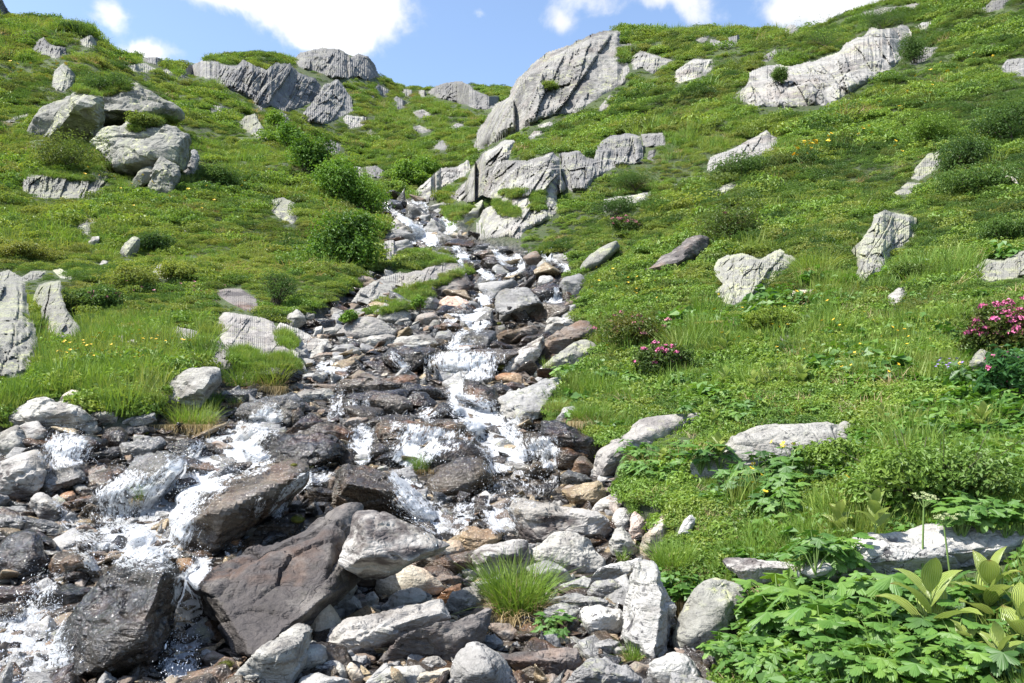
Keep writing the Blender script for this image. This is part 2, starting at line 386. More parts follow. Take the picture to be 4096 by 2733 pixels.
def veratrum_mat():
    m, t, out = material('pleated_leaf')
    uv = t.new('ShaderNodeUVMap').outputs[0]
    sx = t.new('ShaderNodeSeparateXYZ'); t.set(sx.inputs[0], uv)
    rnd = t.new('ShaderNodeObjectInfo').outputs['Random']
    st = t.math('SINE', t.math('MULTIPLY', sx.outputs[0], 60.0))
    pos = t.new('ShaderNodeNewGeometry').outputs['Position']
    n = t.noise(pos, 5.0, 3, 0.6)
    col = t.mix(t.step(t.math('ADD', n, t.math('MULTIPLY', rnd, .3)), 0.4, 0.85), (0.19, 0.30, 0.03), (0.40, 0.48, 0.09))
    col = t.mix(t.math('MULTIPLY', t.step(st, 0.2, 0.9), 0.55), col, (0.42, 0.48, 0.2))
    tip = t.math('MULTIPLY', t.step(sx.outputs[1], 0.82, 1.0), t.step(t.noise(pos, 9, 2, 0.5), 0.45, 0.6))
    col = t.mix(tip, col, (0.22, 0.13, 0.04))
    d = t.new('ShaderNodeBsdfDiffuse'); t.set(d.inputs[0], col)
    tr = t.new('ShaderNodeBsdfTranslucent'); t.set(tr.inputs[0], col)
    s = t.mixs(0.35, d.outputs[0], tr.outputs[0])
    b = t.new('ShaderNodeBump'); b.inputs['Strength'].default_value = 0.6; b.inputs['Distance'].default_value = 0.01; t.set(b.inputs['Height'], st)
    t.l.new(b.outputs[0], d.inputs['Normal'])
    gl = t.new('ShaderNodeBsdfGlossy'); gl.inputs['Roughness'].default_value = 0.4; t.l.new(b.outputs[0], gl.inputs['Normal'])
    s = t.mixs(0.05, s, gl.outputs[0]); t.l.new(s, out.inputs[0]); return m
M['veratrum'] = veratrum_mat()

def ground_mat():
    m, t, out = material('alpine_ground')
    pos = t.new('ShaderNodeNewGeometry').outputs['Position']
    at = t.new('ShaderNodeAttribute', attribute_name='stream').outputs['Fac']
    n = t.noise(pos, 0.35, 5, 0.65); n2 = t.noise(pos, 6, 5, 0.65)
    g = t.mix(t.step(t.math('ADD', t.math('MULTIPLY', n, .7), t.math('MULTIPLY', n2, .3)), 0.38, 0.62), (0.028, 0.042, 0.012), (0.055, 0.08, 0.018))  # turf and soil tone, with shade between plants darkened into the colour
    g = t.mix(t.step(n2, 0.55, 0.75), g, (0.05, 0.038, 0.022))
    v = t.voro(pos, 9.0, 'F1', 'Color'); vd = t.voro(pos, 9.0, 'F1', 'Distance')
    gr = t.mix(t.step(vd, 0.1, 0.6), (0.05, 0.04, 0.032), (0.012, 0.01, 0.009))
    sv = t.new('ShaderNodeSeparateXYZ'); t.set(sv.inputs[0], v)
    gr = t.mix(t.step(sv.outputs[0], .5, 1.0), gr, (0.08, 0.066, 0.052))
    col = t.mix(at, g, gr)
    bs = t.new('ShaderNodeBsdfPrincipled'); t.set(bs.inputs['Base Color'], col)
    t.set(bs.inputs['Roughness'], t.step(at, 0, 1, 0.9, 0.35))
    h = t.math('ADD', t.math('MULTIPLY', n2, 0.1), t.math('MULTIPLY', t.math('MULTIPLY', vd, -0.12), at))
    b = t.new('ShaderNodeBump'); b.inputs['Strength'].default_value = 0.8; b.inputs['Distance'].default_value = 1.0; t.set(b.inputs['Height'], h)
    t.l.new(b.outputs[0], bs.inputs['Normal']); t.l.new(bs.outputs[0], out.inputs[0]); return m
M['ground'] = ground_mat()

def water_mat(name='white_water'):
    """falling water: white broken strands with clear gaps, stretched along the flow (v of the UV runs downstream, in metres)"""
    m, t, out = material(name)
    uv = t.new('ShaderNodeUVMap').outputs[0]
    foam = t.new('ShaderNodeAttribute', attribute_name='foam').outputs['Fac']
    pos = t.new('ShaderNodeNewGeometry').outputs['Position']
    st = t.noise(t.mapping(uv, (62, 3.6, 1)), 1.0, 5, 0.65, 0.8)
    br = t.noise(t.mapping(uv, (46, 15, 1)), 1.0, 5, 0.68, 0.7)
    dr = t.noise(t.mapping(uv, (95, 52, 1)), 1.0, 3, 0.7, 0.3)
    steep = t.new('ShaderNodeAttribute', attribute_name='steep').outputs['Fac']
    sp = t.noise(t.mapping(uv, (20, 17, 1)), 1.0, 6, 0.72, 1.2)
    lump = t.noise(t.mapping(uv, (7, 5, 1)), 1.0, 3, 0.6, 0.5)
    fall = t.math('ADD', t.math('MULTIPLY', st, 0.55), t.math('MULTIPLY', br, 0.35))
    flat = t.math('ADD', t.math('MULTIPLY', sp, 0.60), t.math('MULTIPLY', lump, 0.30))
    mixf = t.math('ADD', t.math('MULTIPLY', fall, steep), t.math('MULTIPLY', flat, t.math('SUBTRACT', 1.0, steep)))
    s = t.math('ADD', mixf, t.math('MULTIPLY', dr, 0.45))
    thr = t.math('SUBTRACT', 0.855, t.math('MULTIPLY', foam, 0.31))
    a = t.math('MULTIPLY', t.step(s, t.math('SUBTRACT', thr, .03), t.math('ADD', thr, 0.10)), 0.98)
    # foam
    d = t.new('ShaderNodeBsdfDiffuse'); t.set(d.inputs[0], (0.86, 0.885, 0.91))
    tr = t.new('ShaderNodeBsdfTranslucent'); t.set(tr.inputs[0], (0.8, 0.84, 0.88))
    f1 = t.mixs(0.5, d.outputs[0], tr.outputs[0])
    gl = t.new('ShaderNodeBsdfGlossy'); gl.inputs['Roughness'].default_value = 0.15
    b = t.new('ShaderNodeBump'); b.inputs['Strength'].default_value = 1.0; b.inputs['Distance'].default_value = 1.0
    t.set(b.inputs['Height'], t.math('ADD', t.math('MULTIPLY', br, 0.022), t.math('MULTIPLY', st, 0.012)))
    for x in (d, gl): t.l.new(b.outputs[0], x.inputs['Normal'])
    f1 = t.mixs(0.12, f1, gl.outputs[0])
    # clear film
    tp = t.new('ShaderNodeBsdfTransparent'); t.set(tp.inputs[0], (0.93, 0.92, 0.9))
    g2 = t.new('ShaderNodeBsdfGlossy'); g2.inputs['Roughness'].default_value = 0.08
    b2 = t.new('ShaderNodeBump'); b2.inputs['Strength'].default_value = 1.0; b2.inputs['Distance'].default_value = 1.0
    t.set(b2.inputs['Height'], t.math('MULTIPLY', t.math('ADD', br, t.math('MULTIPLY', dr, .3)), 0.05)); t.l.new(b2.outputs[0], g2.inputs['Normal'])
    fr = t.new('ShaderNodeFresnel'); fr.inputs[0].default_value = 1.33; t.l.new(b2.outputs[0], fr.inputs['Normal'])
    film = t.mixs(t.math('MULTIPLY', fr.outputs[0], t.step(foam, 0.3, 0.8, 0.0, 0.2)), tp.outputs[0], g2.outputs[0])
    sh = t.mixs(a, film, f1)
    t.l.new(sh, out.inputs[0]); return m
M['water'] = water_mat()
def drop_mat():
    m, t, out = material('spray_drops')
    d = t.new('ShaderNodeBsdfPrincipled'); t.set(d.inputs['Base Color'], (0.88, 0.9, 0.93)); d.inputs['Roughness'].default_value = 0.1
    t.l.new(d.outputs[0], out.inputs[0]); return m
M['drop'] = drop_mat()
# ------------------------------------------------------------------ terrain: z over (u = direction column, d = distance ahead)
S0 = [(1.0, 4900), (1.8, 3500), (2.5, 2950), (3.2, 2650), (4.2, 2330), (5.5, 2060), (7, 1830), (9, 1620), (11.5, 1440), (14, 1300), (17, 1180), (20, 1090), (24, 1000), (29, 900), (34, 830)]
def S(dmax, *rest): return [p for p in S0 if p[0] < dmax] + list(rest)
COLS = {
 -400: S(7.5, (7.6, 1760), (8.6, 1540), (10, 1430), (12.5, 1270), (16, 1080), (20, 920), (26, 710), (33, 520), (42, 320), (52, 140), (60, 20), (75, 40)),
 0: S(7.5, (7.8, 1690), (8.6, 1560), (10, 1440), (12.5, 1300), (16, 1120), (20, 960), (26, 760), (33, 580), (42, 390), (52, 190), (60, 60), (75, 120)),
 250: S(7.5, (7.8, 1680), (8.6, 1560), (10, 1450), (12.5, 1310), (16, 1140), (20, 980), (26, 780), (33, 590), (42, 390), (52, 190), (58, 90), (75, 150)),
 470: S(8, (8.4, 1620), (9.4, 1500), (11, 1400), (13, 1300), (16, 1160), (20, 1000), (26, 790), (33, 610), (42, 440), (50, 320), (57, 232), (75, 280), (85, 240), (95, 232)),
 700: S(8.5, (8.8, 1600), (9.8, 1490), (11.3, 1390), (13, 1310), (16, 1170), (20, 1010), (26, 810), (33, 650), (42, 500), (52, 390), (62, 320), (80, 262), (95, 275)),
 900: S(9.5, (9.6, 1540), (10.5, 1440), (12.5, 1340), (16, 1180), (20, 1020), (26, 850), (33, 700), (42, 560), (50, 460), (60, 370), (72, 290), (82, 228), (95, 240)),
 1100: S(11, (11.5, 1450), (13, 1360), (15.5, 1230), (18, 1120), (22, 980), (27, 850), (33, 720), (40, 600), (46, 540), (52, 530), (60, 480), (70, 400), (80, 310), (90, 235), (95, 216), (110, 240)),
 1300: S(12, (13, 1350), (16, 1210), (20, 1060), (24, 940), (28, 840), (33, 740), (38, 680), (43, 665), (50, 640), (60, 580), (75, 470), (88, 340), (98, 225), (102, 205), (115, 230)),
 1450: S(19, (20, 1090), (24, 990), (28, 900), (32, 830), (36, 790), (42, 765), (52, 700), (66, 600), (80, 480), (95, 360), (108, 255), (112, 235), (125, 260)),
 1580: S(30, (34, 830), (40, 775), (50, 710), (64, 600), (80, 500), (98, 420), (115, 365), (122, 352), (135, 370)),
 1700: S(36, (38, 790), (46, 735), (60, 630), (78, 520), (98, 440), (120, 375), (135, 355), (150, 370)),
 1850: S(28, (29, 900), (33, 820), (40, 740), (52, 650), (70, 540), (90, 450), (112, 400), (128, 350), (140, 330), (155, 350)),
 1975: S(16, (17, 1180), (20, 1080), (24, 975), (27, 880), (30, 790), (35, 690), (42, 610), (55, 560), (70, 520), (100, 440), (125, 380), (140, 345), (155, 360)),
 2080: S(16, (17, 1180), (20, 1060), (23, 960), (25, 860), (27, 770), (30, 690), (36, 600), (42, 540), (46, 500), (49, 400), (52, 305), (60, 360), (100, 420), (140, 360), (155, 380)),
 2200: S(16, (17, 1170), (20, 1040), (22.5, 950), (24.5, 850), (26.5, 730), (29, 640), (34, 590), (40, 530), (44, 480), (48, 380), (53, 270), (56, 225), (65, 270)),
 2400: S(11, (11.5, 1430), (13, 1330), (15, 1220), (18, 1080), (21, 960), (23.5, 860), (26, 730), (28.5, 640), (34, 560), (40, 490), (44, 430), (48, 320), (54, 190), (58, 125), (68, 160)),
 2700: [(1, 4900), (1.8, 3500), (2.5, 2950), (3.2, 2640), (4.2, 2300), (5.3, 2030), (6.3, 1880), (7.4, 1720), (9, 1570), (11.5, 1380), (15, 1160), (19, 970), (23, 820), (27, 680), (29.5, 570), (34, 500), (40, 420), (47, 310), (54, 205), (61, 134), (72, 160)],
 3000: [(1, 4900), (1.8, 3450), (2.5, 2930), (3.2, 2590), (4.2, 2240), (5.2, 1980), (6.2, 1800), (7.5, 1640), (9.5, 1440), (12, 1240), (15, 1060), (19, 880), (24, 700), (30, 530), (37, 390), (45, 270), (52, 190), (60, 125), (72, 150)],
 3300: [(1, 4900), (1.7, 3500), (2.3, 2950), (3, 2560), (4, 2180), (5, 1920), (6, 1760), (7.2, 1600), (9, 1420), (11.5, 1220), (14.5, 1030), (18.5, 840), (23, 680), (29, 510), (36, 370), (43, 250), (50, 150), (54, 98), (66, 130)],
 3650: [(1, 4900), (1.6, 3500), (2.2, 2950), (2.9, 2540), (3.8, 2160), (4.8, 1880), (5.8, 1710), (7, 1550), (8.8, 1370), (11, 1180), (14, 980), (18, 780), (22.5, 610), (28, 450), (35, 300), (42, 170), (48, 70), (53, 5), (65, 30)],
 4096: [(1, 4900), (1.5, 3600), (2.1, 2950), (2.7, 2560), (3.5, 2220), (4.5, 1900), (5.5, 1700), (6.6, 1530), (8.2, 1350), (10.4, 1140), (13, 940), (16.5, 740), (21, 550), (27, 360), (34, 180), (42, 0), (48, -100), (60, -110)],
 4600: [(1, 4900), (1.5, 3600), (2.1, 2900), (2.7, 2500), (3.5, 2150), (4.5, 1830), (5.5, 1630), (6.6, 1460), (8.2, 1270), (10.4, 1060), (13, 860), (16.5, 660), (21, 460), (27, 270), (34, 80), (42, -100), (48, -210), (60, -220)],
}
SKYLINE = [(0, 58), (48, 73), (109, 91), (170, 76), (230, 100), (303, 103), (357, 115), (388, 145), (418, 185), (463, 224), (545, 229), (630, 233), (666, 251), (757, 265), (794, 248), (884, 227), (1030, 213), (1090, 218), (1169, 242), (1187, 225), (1242, 205), (1351, 203), (1400, 221), (1459, 240), (1495, 262), (1509, 303), (1550, 321), (1592, 351), (1713, 357), (1744, 345), (1798, 332), (1847, 330), (1895, 345), (1956, 345), (2040, 354), (2059, 345), (2077, 310), (2144, 250), (2228, 215), (2277, 195), (2350, 150), (2428, 122), (2501, 124), (2683, 136), (2787, 121), (2920, 121), (3059, 136), (3120, 120), (3193, 133), (3241, 124), (3302, 100), (3380, 67), (3471, 30), (3574, 7), (3665, 3), (3800, -10)]

US = np.concatenate([np.linspace(-3500, -450, 26)[:-1], np.arange(-450, 4601, 8.0), np.linspace(4600, 7600, 26)[1:]])
DS = np.exp(np.linspace(math.log(1.0), math.log(210.0), 760))
uk = sorted(COLS)
Zc = []
for u in uk:
    pts = COLS[u]; dd = [p[0] for p in pts]; zz = [p[0] * (VH - p[1]) / F for p in pts]
    z_end = zz[-1] - 0.25 * (230 - dd[-1]) * 0.4
    dd.append(230.0); zz.append(min(z_end, zz[-1] - 2))
    Zc.append(pchip(np.log(dd), zz, np.log(DS)))
Zc = np.array(Zc)                                     # (columns, d)
ZT = np.empty((len(US), len(DS)))
for j in range(len(DS)): ZT[:, j] = np.interp(US, uk, Zc[:, j])
k = np.exp(-0.5 * (np.arange(-14, 15) / 5.0) ** 2); k /= k.sum()
core = (US > -430) & (US < 4590)
pad = np.pad(ZT, ((14, 14), (0, 0)), 'edge')
ZS = sum(k[i] * pad[i:i + len(US)] for i in range(29))
wsm = smooth(DS, 40, 60)[None, :] * 0.0 + 1
ZT = np.where(core[:, None], ZS, ZT)

UU, DD = np.meshgrid(US, DS, indexing='ij')
XX = (UU - W / 2) / F * DD
STREAM = px('D', [(-330, 1290), (0, 1290), (150, 1190), (300, 1180), (800, 1260), (1020, 1225), (1050, 1120), (1200, 1000), (1420, 960), (1700, 935), (1940, 940), (1990, 860), (1880, 800), (1960, 720), (1850, 700), (1960, 630)]) + px('E', [(0, 480), (60, 380), (160, 330), (280, 290), (420, 330), (620, 430), (850, 330), (780, 240), (560, 180), (470, 175), (370, 210), (280, 100), (320, 20)]) + \
    px('B', [(330, 1490), (250, 1330), (400, 1300), (560, 1340), (720, 1350), (760, 1450), (900, 1530)]) + px('E', [(1010, 110), (1200, 130), (1340, 190), (1500, 190), (1575, 225), (1530, 320), (1600, 340), (1605, 640), (1690, 790), (1650, 900), (1440, 1010), (1400, 1130), (1395, 1290), (1560, 1310), (1780, 1500), (1870, 1570)]) + \
    px('H', [(1830, 180), (1850, 310), (2000, 410), (2180, 430), (2230, 600), (2080, 660), (2080, 810), (2200, 960)]) + px('I', [(0, 1000), (110, 900), (300, 880), (520, 960), (530, 1180), (330, 1330), (260, 1420), (300, 1568), (300, 1900)]) + [(-300, 3200), (-900, 2900), (-900, 1720)]

def grid_v(): return VH - F * ZT / DD
# stream mask in ground terms: signed distance to the bank line, seen through the ground itself
VV = grid_v()
near = (DD < 45) & (VV < 5200) & (UU > -900) & (UU < 3400)
SDM = np.full(UU.shape, -400.0)
SDM[near] = polydist(STREAM, UU[near], np.minimum(VV[near], 3150))
SDM[(DD < 2.4) & (UU > 2800)] = -400
STM = smooth(SDM, -12, 18)
# hummocks
P = np.stack([XX.ravel(), DD.ravel(), np.zeros(XX.size)], 1)
hum = fbm(P / 1.1, 3, 3).reshape(XX.shape) * 0.09 * smooth(DD, 3, 14) + fbm(P / 4.2, 4, 5).reshape(XX.shape) * 0.42 * smooth(DD, 9, 30) + fbm(P / 13.0, 3, 9).reshape(XX.shape) * 1.1 * smooth(DD, 25, 60)
terr = fbm(P / np.array([7.0, 3.2, 1]) + 5, 3, 15, ridge=True).reshape(XX.shape) * 0.35 * smooth(DD, 14, 40)
ZT = ZT + (hum + terr) * (1 - 0.75 * STM)
# bank: the ground stands a little above the stream bed
ZT = ZT - 0.16 * STM * smooth(DD, 2, 5) + 0.05 * (1 - STM) * smooth(DD, 3, 6)
# skyline
VV = grid_v()
VR = VV.copy(); VR[:, DS > 160] = 9e3; VR[:, DS < 15] = 9e3
jm = VR.argmin(1); vm = VR.min(1)
sk = np.array(SKYLINE); tgt = np.interp(US, sk[:, 0], sk[:, 1]); ok = (US >= 0) & (US <= 3800)
dv = np.where(ok, tgt - vm, 0.0); dv = np.clip(dv, -60, 60)
dst = DS[jm]
dst = np.exp(np.convolve(np.pad(np.log(dst), 8, 'edge'), np.ones(17) / 17, 'valid'))
kg = np.exp(-0.5 * (np.arange(-8, 9) / 2.5) ** 2); dv = np.convolve(np.pad(dv, 8, 'edge'), kg / kg.sum(), 'valid')
wgt = smooth(np.log(DD), np.log(0.62 * dst)[:, None], np.log(0.97 * dst)[:, None])
ZT = ZT - dv[:, None] * wgt * DD / F
VV = grid_v()
VCM = np.minimum.accumulate(VV, axis=1)               # highest ground seen so far along each direction

def _ui(u):
    x = np.interp(u, US, np.arange(len(US))); return x
def tdepth(u, v):
    """distance at which the view line (u, v) first meets the ground"""
    u = np.atleast_1d(np.asarray(u, float)); v = np.atleast_1d(np.asarray(v, float))
    iu = np.clip(np.round(_ui(u)).astype(int), 0, len(US) - 1); out = np.empty(len(u))
    for q in np.unique(iu):
        s = iu == q; c = VCM[q]
        j = np.searchsorted(-c, -v[s]); j = np.clip(j, 1, len(DS) - 1)
        vmx = c[-1]; over = v[s] <= vmx
        jj = np.where(over, np.searchsorted(-c, -(vmx + 0.5)), j); jj = np.clip(jj, 1, len(DS) - 1)
        c0 = VV[q][jj - 1]; c1 = VV[q][jj]; tt = np.clip((c0 - v[s]) / np.maximum(c0 - c1, 1e-6), 0, 1)
        out[s] = DS[jj - 1] + tt * (DS[jj] - DS[jj - 1])
    return out
def tz(u, d):
    x = _ui(np.asarray(u, float)); y = np.interp(np.log(d), np.log(DS), np.arange(len(DS)))
    i = np.clip(x.astype(int), 0, len(US) - 2); j = np.clip(y.astype(int), 0, len(DS) - 2); a = x - i; b = y - j
    return (ZT[i, j] * (1 - a) * (1 - b) + ZT[i + 1, j] * a * (1 - b) + ZT[i, j + 1] * (1 - a) * b + ZT[i + 1, j + 1] * a * b)
def smask(u, d):
    x = np.round(_ui(np.asarray(u, float))).astype(int); y = np.round(np.interp(np.log(d), np.log(DS), np.arange(len(DS)))).astype(int)
    return STM[np.clip(x, 0, len(US) - 1), np.clip(y, 0, len(DS) - 1)]
def world(u, v, d):
    u = np.asarray(u, float); v = np.asarray(v, float); d = np.asarray(d, float)
    return np.stack([(u - W / 2) / F * d, d, (VH - v) / F * d], -1)

nu, nd = len(US), len(DS)
TV = np.stack([XX, DD, ZT], -1).reshape(-1, 3)
ii, jj = np.meshgrid(np.arange(nu - 1), np.arange(nd - 1), indexing='ij'); b0 = (ii * nd + jj).ravel()
TF = np.stack([b0, b0 + nd, b0 + nd + 1, b0 + 1], 1)
me = mesh_of('hillside_ground', TV, TF, M['ground']); attr(me, 'stream', STM.ravel())
tag(link('ground', me), kind='structure')
gb = mesh_of('valley_floor', np.array([[-900, -400, -6], [900, -400, -6], [900, 900, -6], [-900, 900, -6]]), np.array([[0, 1, 2, 3]]), M['ground'])
tag(link('terrain', gb), kind='structure')
# ------------------------------------------------------------------ rock builders
BVH_V, BVH_F, BVH_N = [], [], [0]
def bvh_add(V, Fc):
    BVH_V.append(V); BVH_F.append(Fc + BVH_N[0]); BVH_N[0] += len(V)

def hull_planes(pts, mrg=0.94):
    bm = bmesh.new()
    for p in pts: bm.verts.new(p)
    r = bmesh.ops.convex_hull(bm, input=bm.verts[:])
    bm.normal_update(); c = np.mean(pts, 0); out = []
    for f in bm.faces:
        if f.calc_area() < 1e-9: continue
        n = np.array(f.normal[:]); q = np.array(f.verts[0].co[:])
        if np.dot(n, q - c) < 0: n = -n
        out.append((f.calc_area(), n, q))
    bm.free()
    out.sort(key=lambda t: -t[0]); keep = []
    for a, n, q in out:
        o = float(np.dot(n, q - c))
        if all(np.dot(n, m) < mrg for m, mo in keep): keep.append((n, max(o, 1e-4)))
    return c, np.array([k[0] for k in keep]), np.array([k[1] for k in keep])

def carve(pts, level, p=18, rough=0.03, seed=0, strata=0.025, sdir=None):
    """a stone: the rounded intersection of its facet planes, weathered by noise and layering"""
    pts = np.asarray(pts, float); c, N, O = hull_planes(pts, .94 if p > 14 else .985); rs0 = np.random.RandomState(seed + 77)
    if p > 14:          # broken corners
        cn = rs0.normal(0, 1, (9, 3)); cn /= np.linalg.norm(cn, axis=1)[:, None]
        co = ((pts - c) @ cn.T).max(0) * rs0.uniform(.965 if level >= 6 else .92, 1.0 if level >= 6 else .99, 9); N = np.concatenate([N, cn]); O = np.concatenate([O, co])
    p = p * 2.0 if p > 14 else p * 1.5
    ext = np.maximum(np.abs(pts - c).max(0), 1e-3); D, Fc = ICO[level]
    q = D * ext; q = q / np.linalg.norm(q, axis=1)[:, None]
    a = np.maximum(q @ N.T, 0) / O
    am = np.maximum(a.max(1), 1e-6); s = ((a / am[:, None]) ** p); r = 1 / (am * s.sum(1) ** (1 / p))
    nrm = ((a / am[:, None]) ** 9) @ N; nrm /= np.linalg.norm(nrm, axis=1)[:, None] + 1e-9
    V = q * r[:, None]; size = float(np.mean(np.sort(ext)[1:])) * 2
    k = V / size
    rs = np.random.RandomState(seed)
    if sdir is None: sdir = np.array([0.25, 0.5, 1.0]) + rs.normal(0, .25, 3)
    sdir = sdir / np.linalg.norm(sdir); off = rs.rand(3) * 50
    lay = k @ sdir
    st = fbm(np.stack([lay * 9 + 0.7 * vnoise(k * 2 + off), lay * 0 + off[0], lay * 0 + off[1]], 1), 3, seed % 91)
    dsp = rough * size * (fbm(k * 2.2 + off, 3, 1) * 0.8 + 0.5 * fbm(k * 7 + off, 3, 2) + .3 * fbm(k * 19 + off, 2, 3, ridge=True)) + strata * size * st * 0.6
    chip = smooth(fbm(k * 3.1 + off * 2, 2, 4), 0.25, 0.5) * -0.035 * size
    if level >= 5 and p > 20:   # plates broken off the faces
        for n_, am in ((14, .017), (60, .011)):
            ctr = rs.uniform(-.75, .75, (n_, 3)) * (ext / size * 1.5); kw = k + .06 * np.stack([fbm(k * 4 + off + i, 2, 9) for i in range(3)], 1)
            f1 = np.full(len(k), 1e9); ix = np.zeros(len(k), int); f2 = f1.copy()
            for i in range(n_):
                dd = (((kw - ctr[i]) * np.array([1, 1, 1.7])) ** 2).sum(1); m_ = dd < f1; f2 = np.where(m_, f1, np.minimum(f2, dd)); ix = np.where(m_, i, ix); f1 = np.where(m_, dd, f1)
            g_ = rs.normal(0, 1, (n_, 3)); t_ = rs.normal(0, .55, n_)[ix] + ((kw - ctr[ix]) * g_[ix]).sum(1) * n_ ** (1 / 3) * .8
            dsp = dsp + am * size * np.clip(t_, -1.4, 1.2) * (rough / .03) ** .5 - am * .5 * size * (1 - smooth((np.sqrt(f2) - np.sqrt(f1)) * n_ ** (1 / 3), 0, .08))
    V = V + nrm * (dsp + chip)[:, None]
    return c, V, Fc

ROCKMASK = []       # outlines of every traced rock, used to keep filler stones and plants off them
NROCK = [0]
def stone(label, mat, pts, lean=0.45, d=None, thick=None, ridge=None, p=18, rough=0.03, strata=0.025, name='boulder', cat='boulder', group='boulders in the stream bed', flat=None, lift=0, mask=True):
    pts = np.asarray([q[:2] for q in pts], float)
    NROCK[0] += 1; seed = NROCK[0] * 13 + 5; rs = np.random.RandomState(seed)
    u, v = pts[:, 0], pts[:, 1]; vb, vt = v.max(), v.min(); cu, cv = u.mean(), v.mean()
    if mask: ROCKMASK.append(pts)
    cen = np.array([cu, cv]); pts = cen + (pts - cen) * (1.045 if max(np.ptp(u), np.ptp(v)) > 300 else 1.09); u, v = pts[:, 0], pts[:, 1]; vb = v.max(); vt = v.min()
    if d is None:
        ub = float(np.mean(u[v > vb - 0.3 * (vb - vt)])); d = float(tdepth(ub, min(vb - 0.12 * (vb - vt), 2860))[0])
    s = d / F; w, h = (u.max() - u.min()) * s, (vb - vt) * s
    T = thick if thick else 0.75 * min(w, h) + 0.25 * max(min(w, h) * 1.2, 0.05)
    dep = d + lean * (vb - v) * s
    outl = world(u, v, dep)
    f = []
    if ridge is not None:
        for q in ridge:
            fw = (q[2] if len(q) > 2 else 0.35) * T
            dd = d + lean * (vb - q[1]) * s - fw; f.append(world(q[0], q[1], dd))
    else:
        kk = 0.6; n = 7
        if p > 14:          # a brow high on the front, an undercut foot: sunlit tops over shaded faces
            tl = rs.uniform(-.12, .12)
            for fx, fy, fw in ((-.30, .60, .5), (.02, .66, .62), (.30, .60, .5), (-.22, .14, .22), (.22, .14, .22)):
                yy = vb - (fy + tl * fx * 3 + rs.uniform(-.06, .06)) * (vb - vt); xs = u[np.abs(v - yy) < .5 * (vb - vt)]
                q = np.array([cen[0] + fx * (u.max() - u.min()), yy]); q = cen + (q - cen) * .92
                dd = d + lean * (vb - q[1]) * s - T * fw * rs.uniform(.85, 1.15); f.append(world(q[0], q[1], dd))
        for i in [] if p > 14 else np.linspace(0, len(pts), n, endpoint=False).astype(int):
            q = cen + (pts[i] - cen) * (kk + rs.uniform(-.2, .12)) + np.array([0, -0.04 * (vb - vt)])
            dd = d + lean * (vb - q[1]) * s - T * rs.uniform(.22, .42); f.append(world(q[0], q[1], dd))
    bk = []
    for i in range(len(pts)):
        q = cen + (pts[i] - cen) * 0.86 + np.array([0, 0.10 * (vb - vt)])
        dd = d + lean * (vb - q[1]) * s + T * 0.85; bk.append(world(q[0], q[1], dd))
    P3 = np.vstack([outl, np.array(f), np.array(bk)])
    px_size = max(u.max() - u.min(), vb - vt)
    lev = 7 if px_size > 560 else 6 if px_size > 300 else 5 if px_size > 120 else 4
    c, V, Fc = carve(P3, lev, p, rough, seed, strata)
    base = np.array([c[0], c[1], c[2] + V[:, 2].min() + lift])
    Vl = V - np.array([0, 0, V[:, 2].min()])
    me = mesh_of(name, Vl, Fc, M[mat]); o = link(name, me, base)
    if p > 14: me.set_sharp_from_angle(angle=math.radians(27))
    tag(o, label, cat, group); bvh_add(Vl + base, Fc)
    return o

# ---- bedrock outcrops and cliffs: fractured relief standing out of the slope
OUTMASK = []
def cells(P, n, seed, aniso):
    rs = np.random.RandomState(seed); lo, hi = P.min(0), P.max(0); S_ = lo + rs.rand(n, P.shape[1]) * (hi - lo)
    A = np.asarray(aniso); f1 = np.full(len(P), 1e9); f2 = f1.copy(); idx = np.zeros(len(P), int)
    for i in range(n):
        dd = (((P - S_[i]) * A) ** 2).sum(1); m = dd < f1
        f2 = np.where(m, f1, np.minimum(f2, dd)); idx = np.where(m, i, idx); f1 = np.where(m, dd, f1)
    return idx, S_, np.sqrt(f2) - np.sqrt(f1)

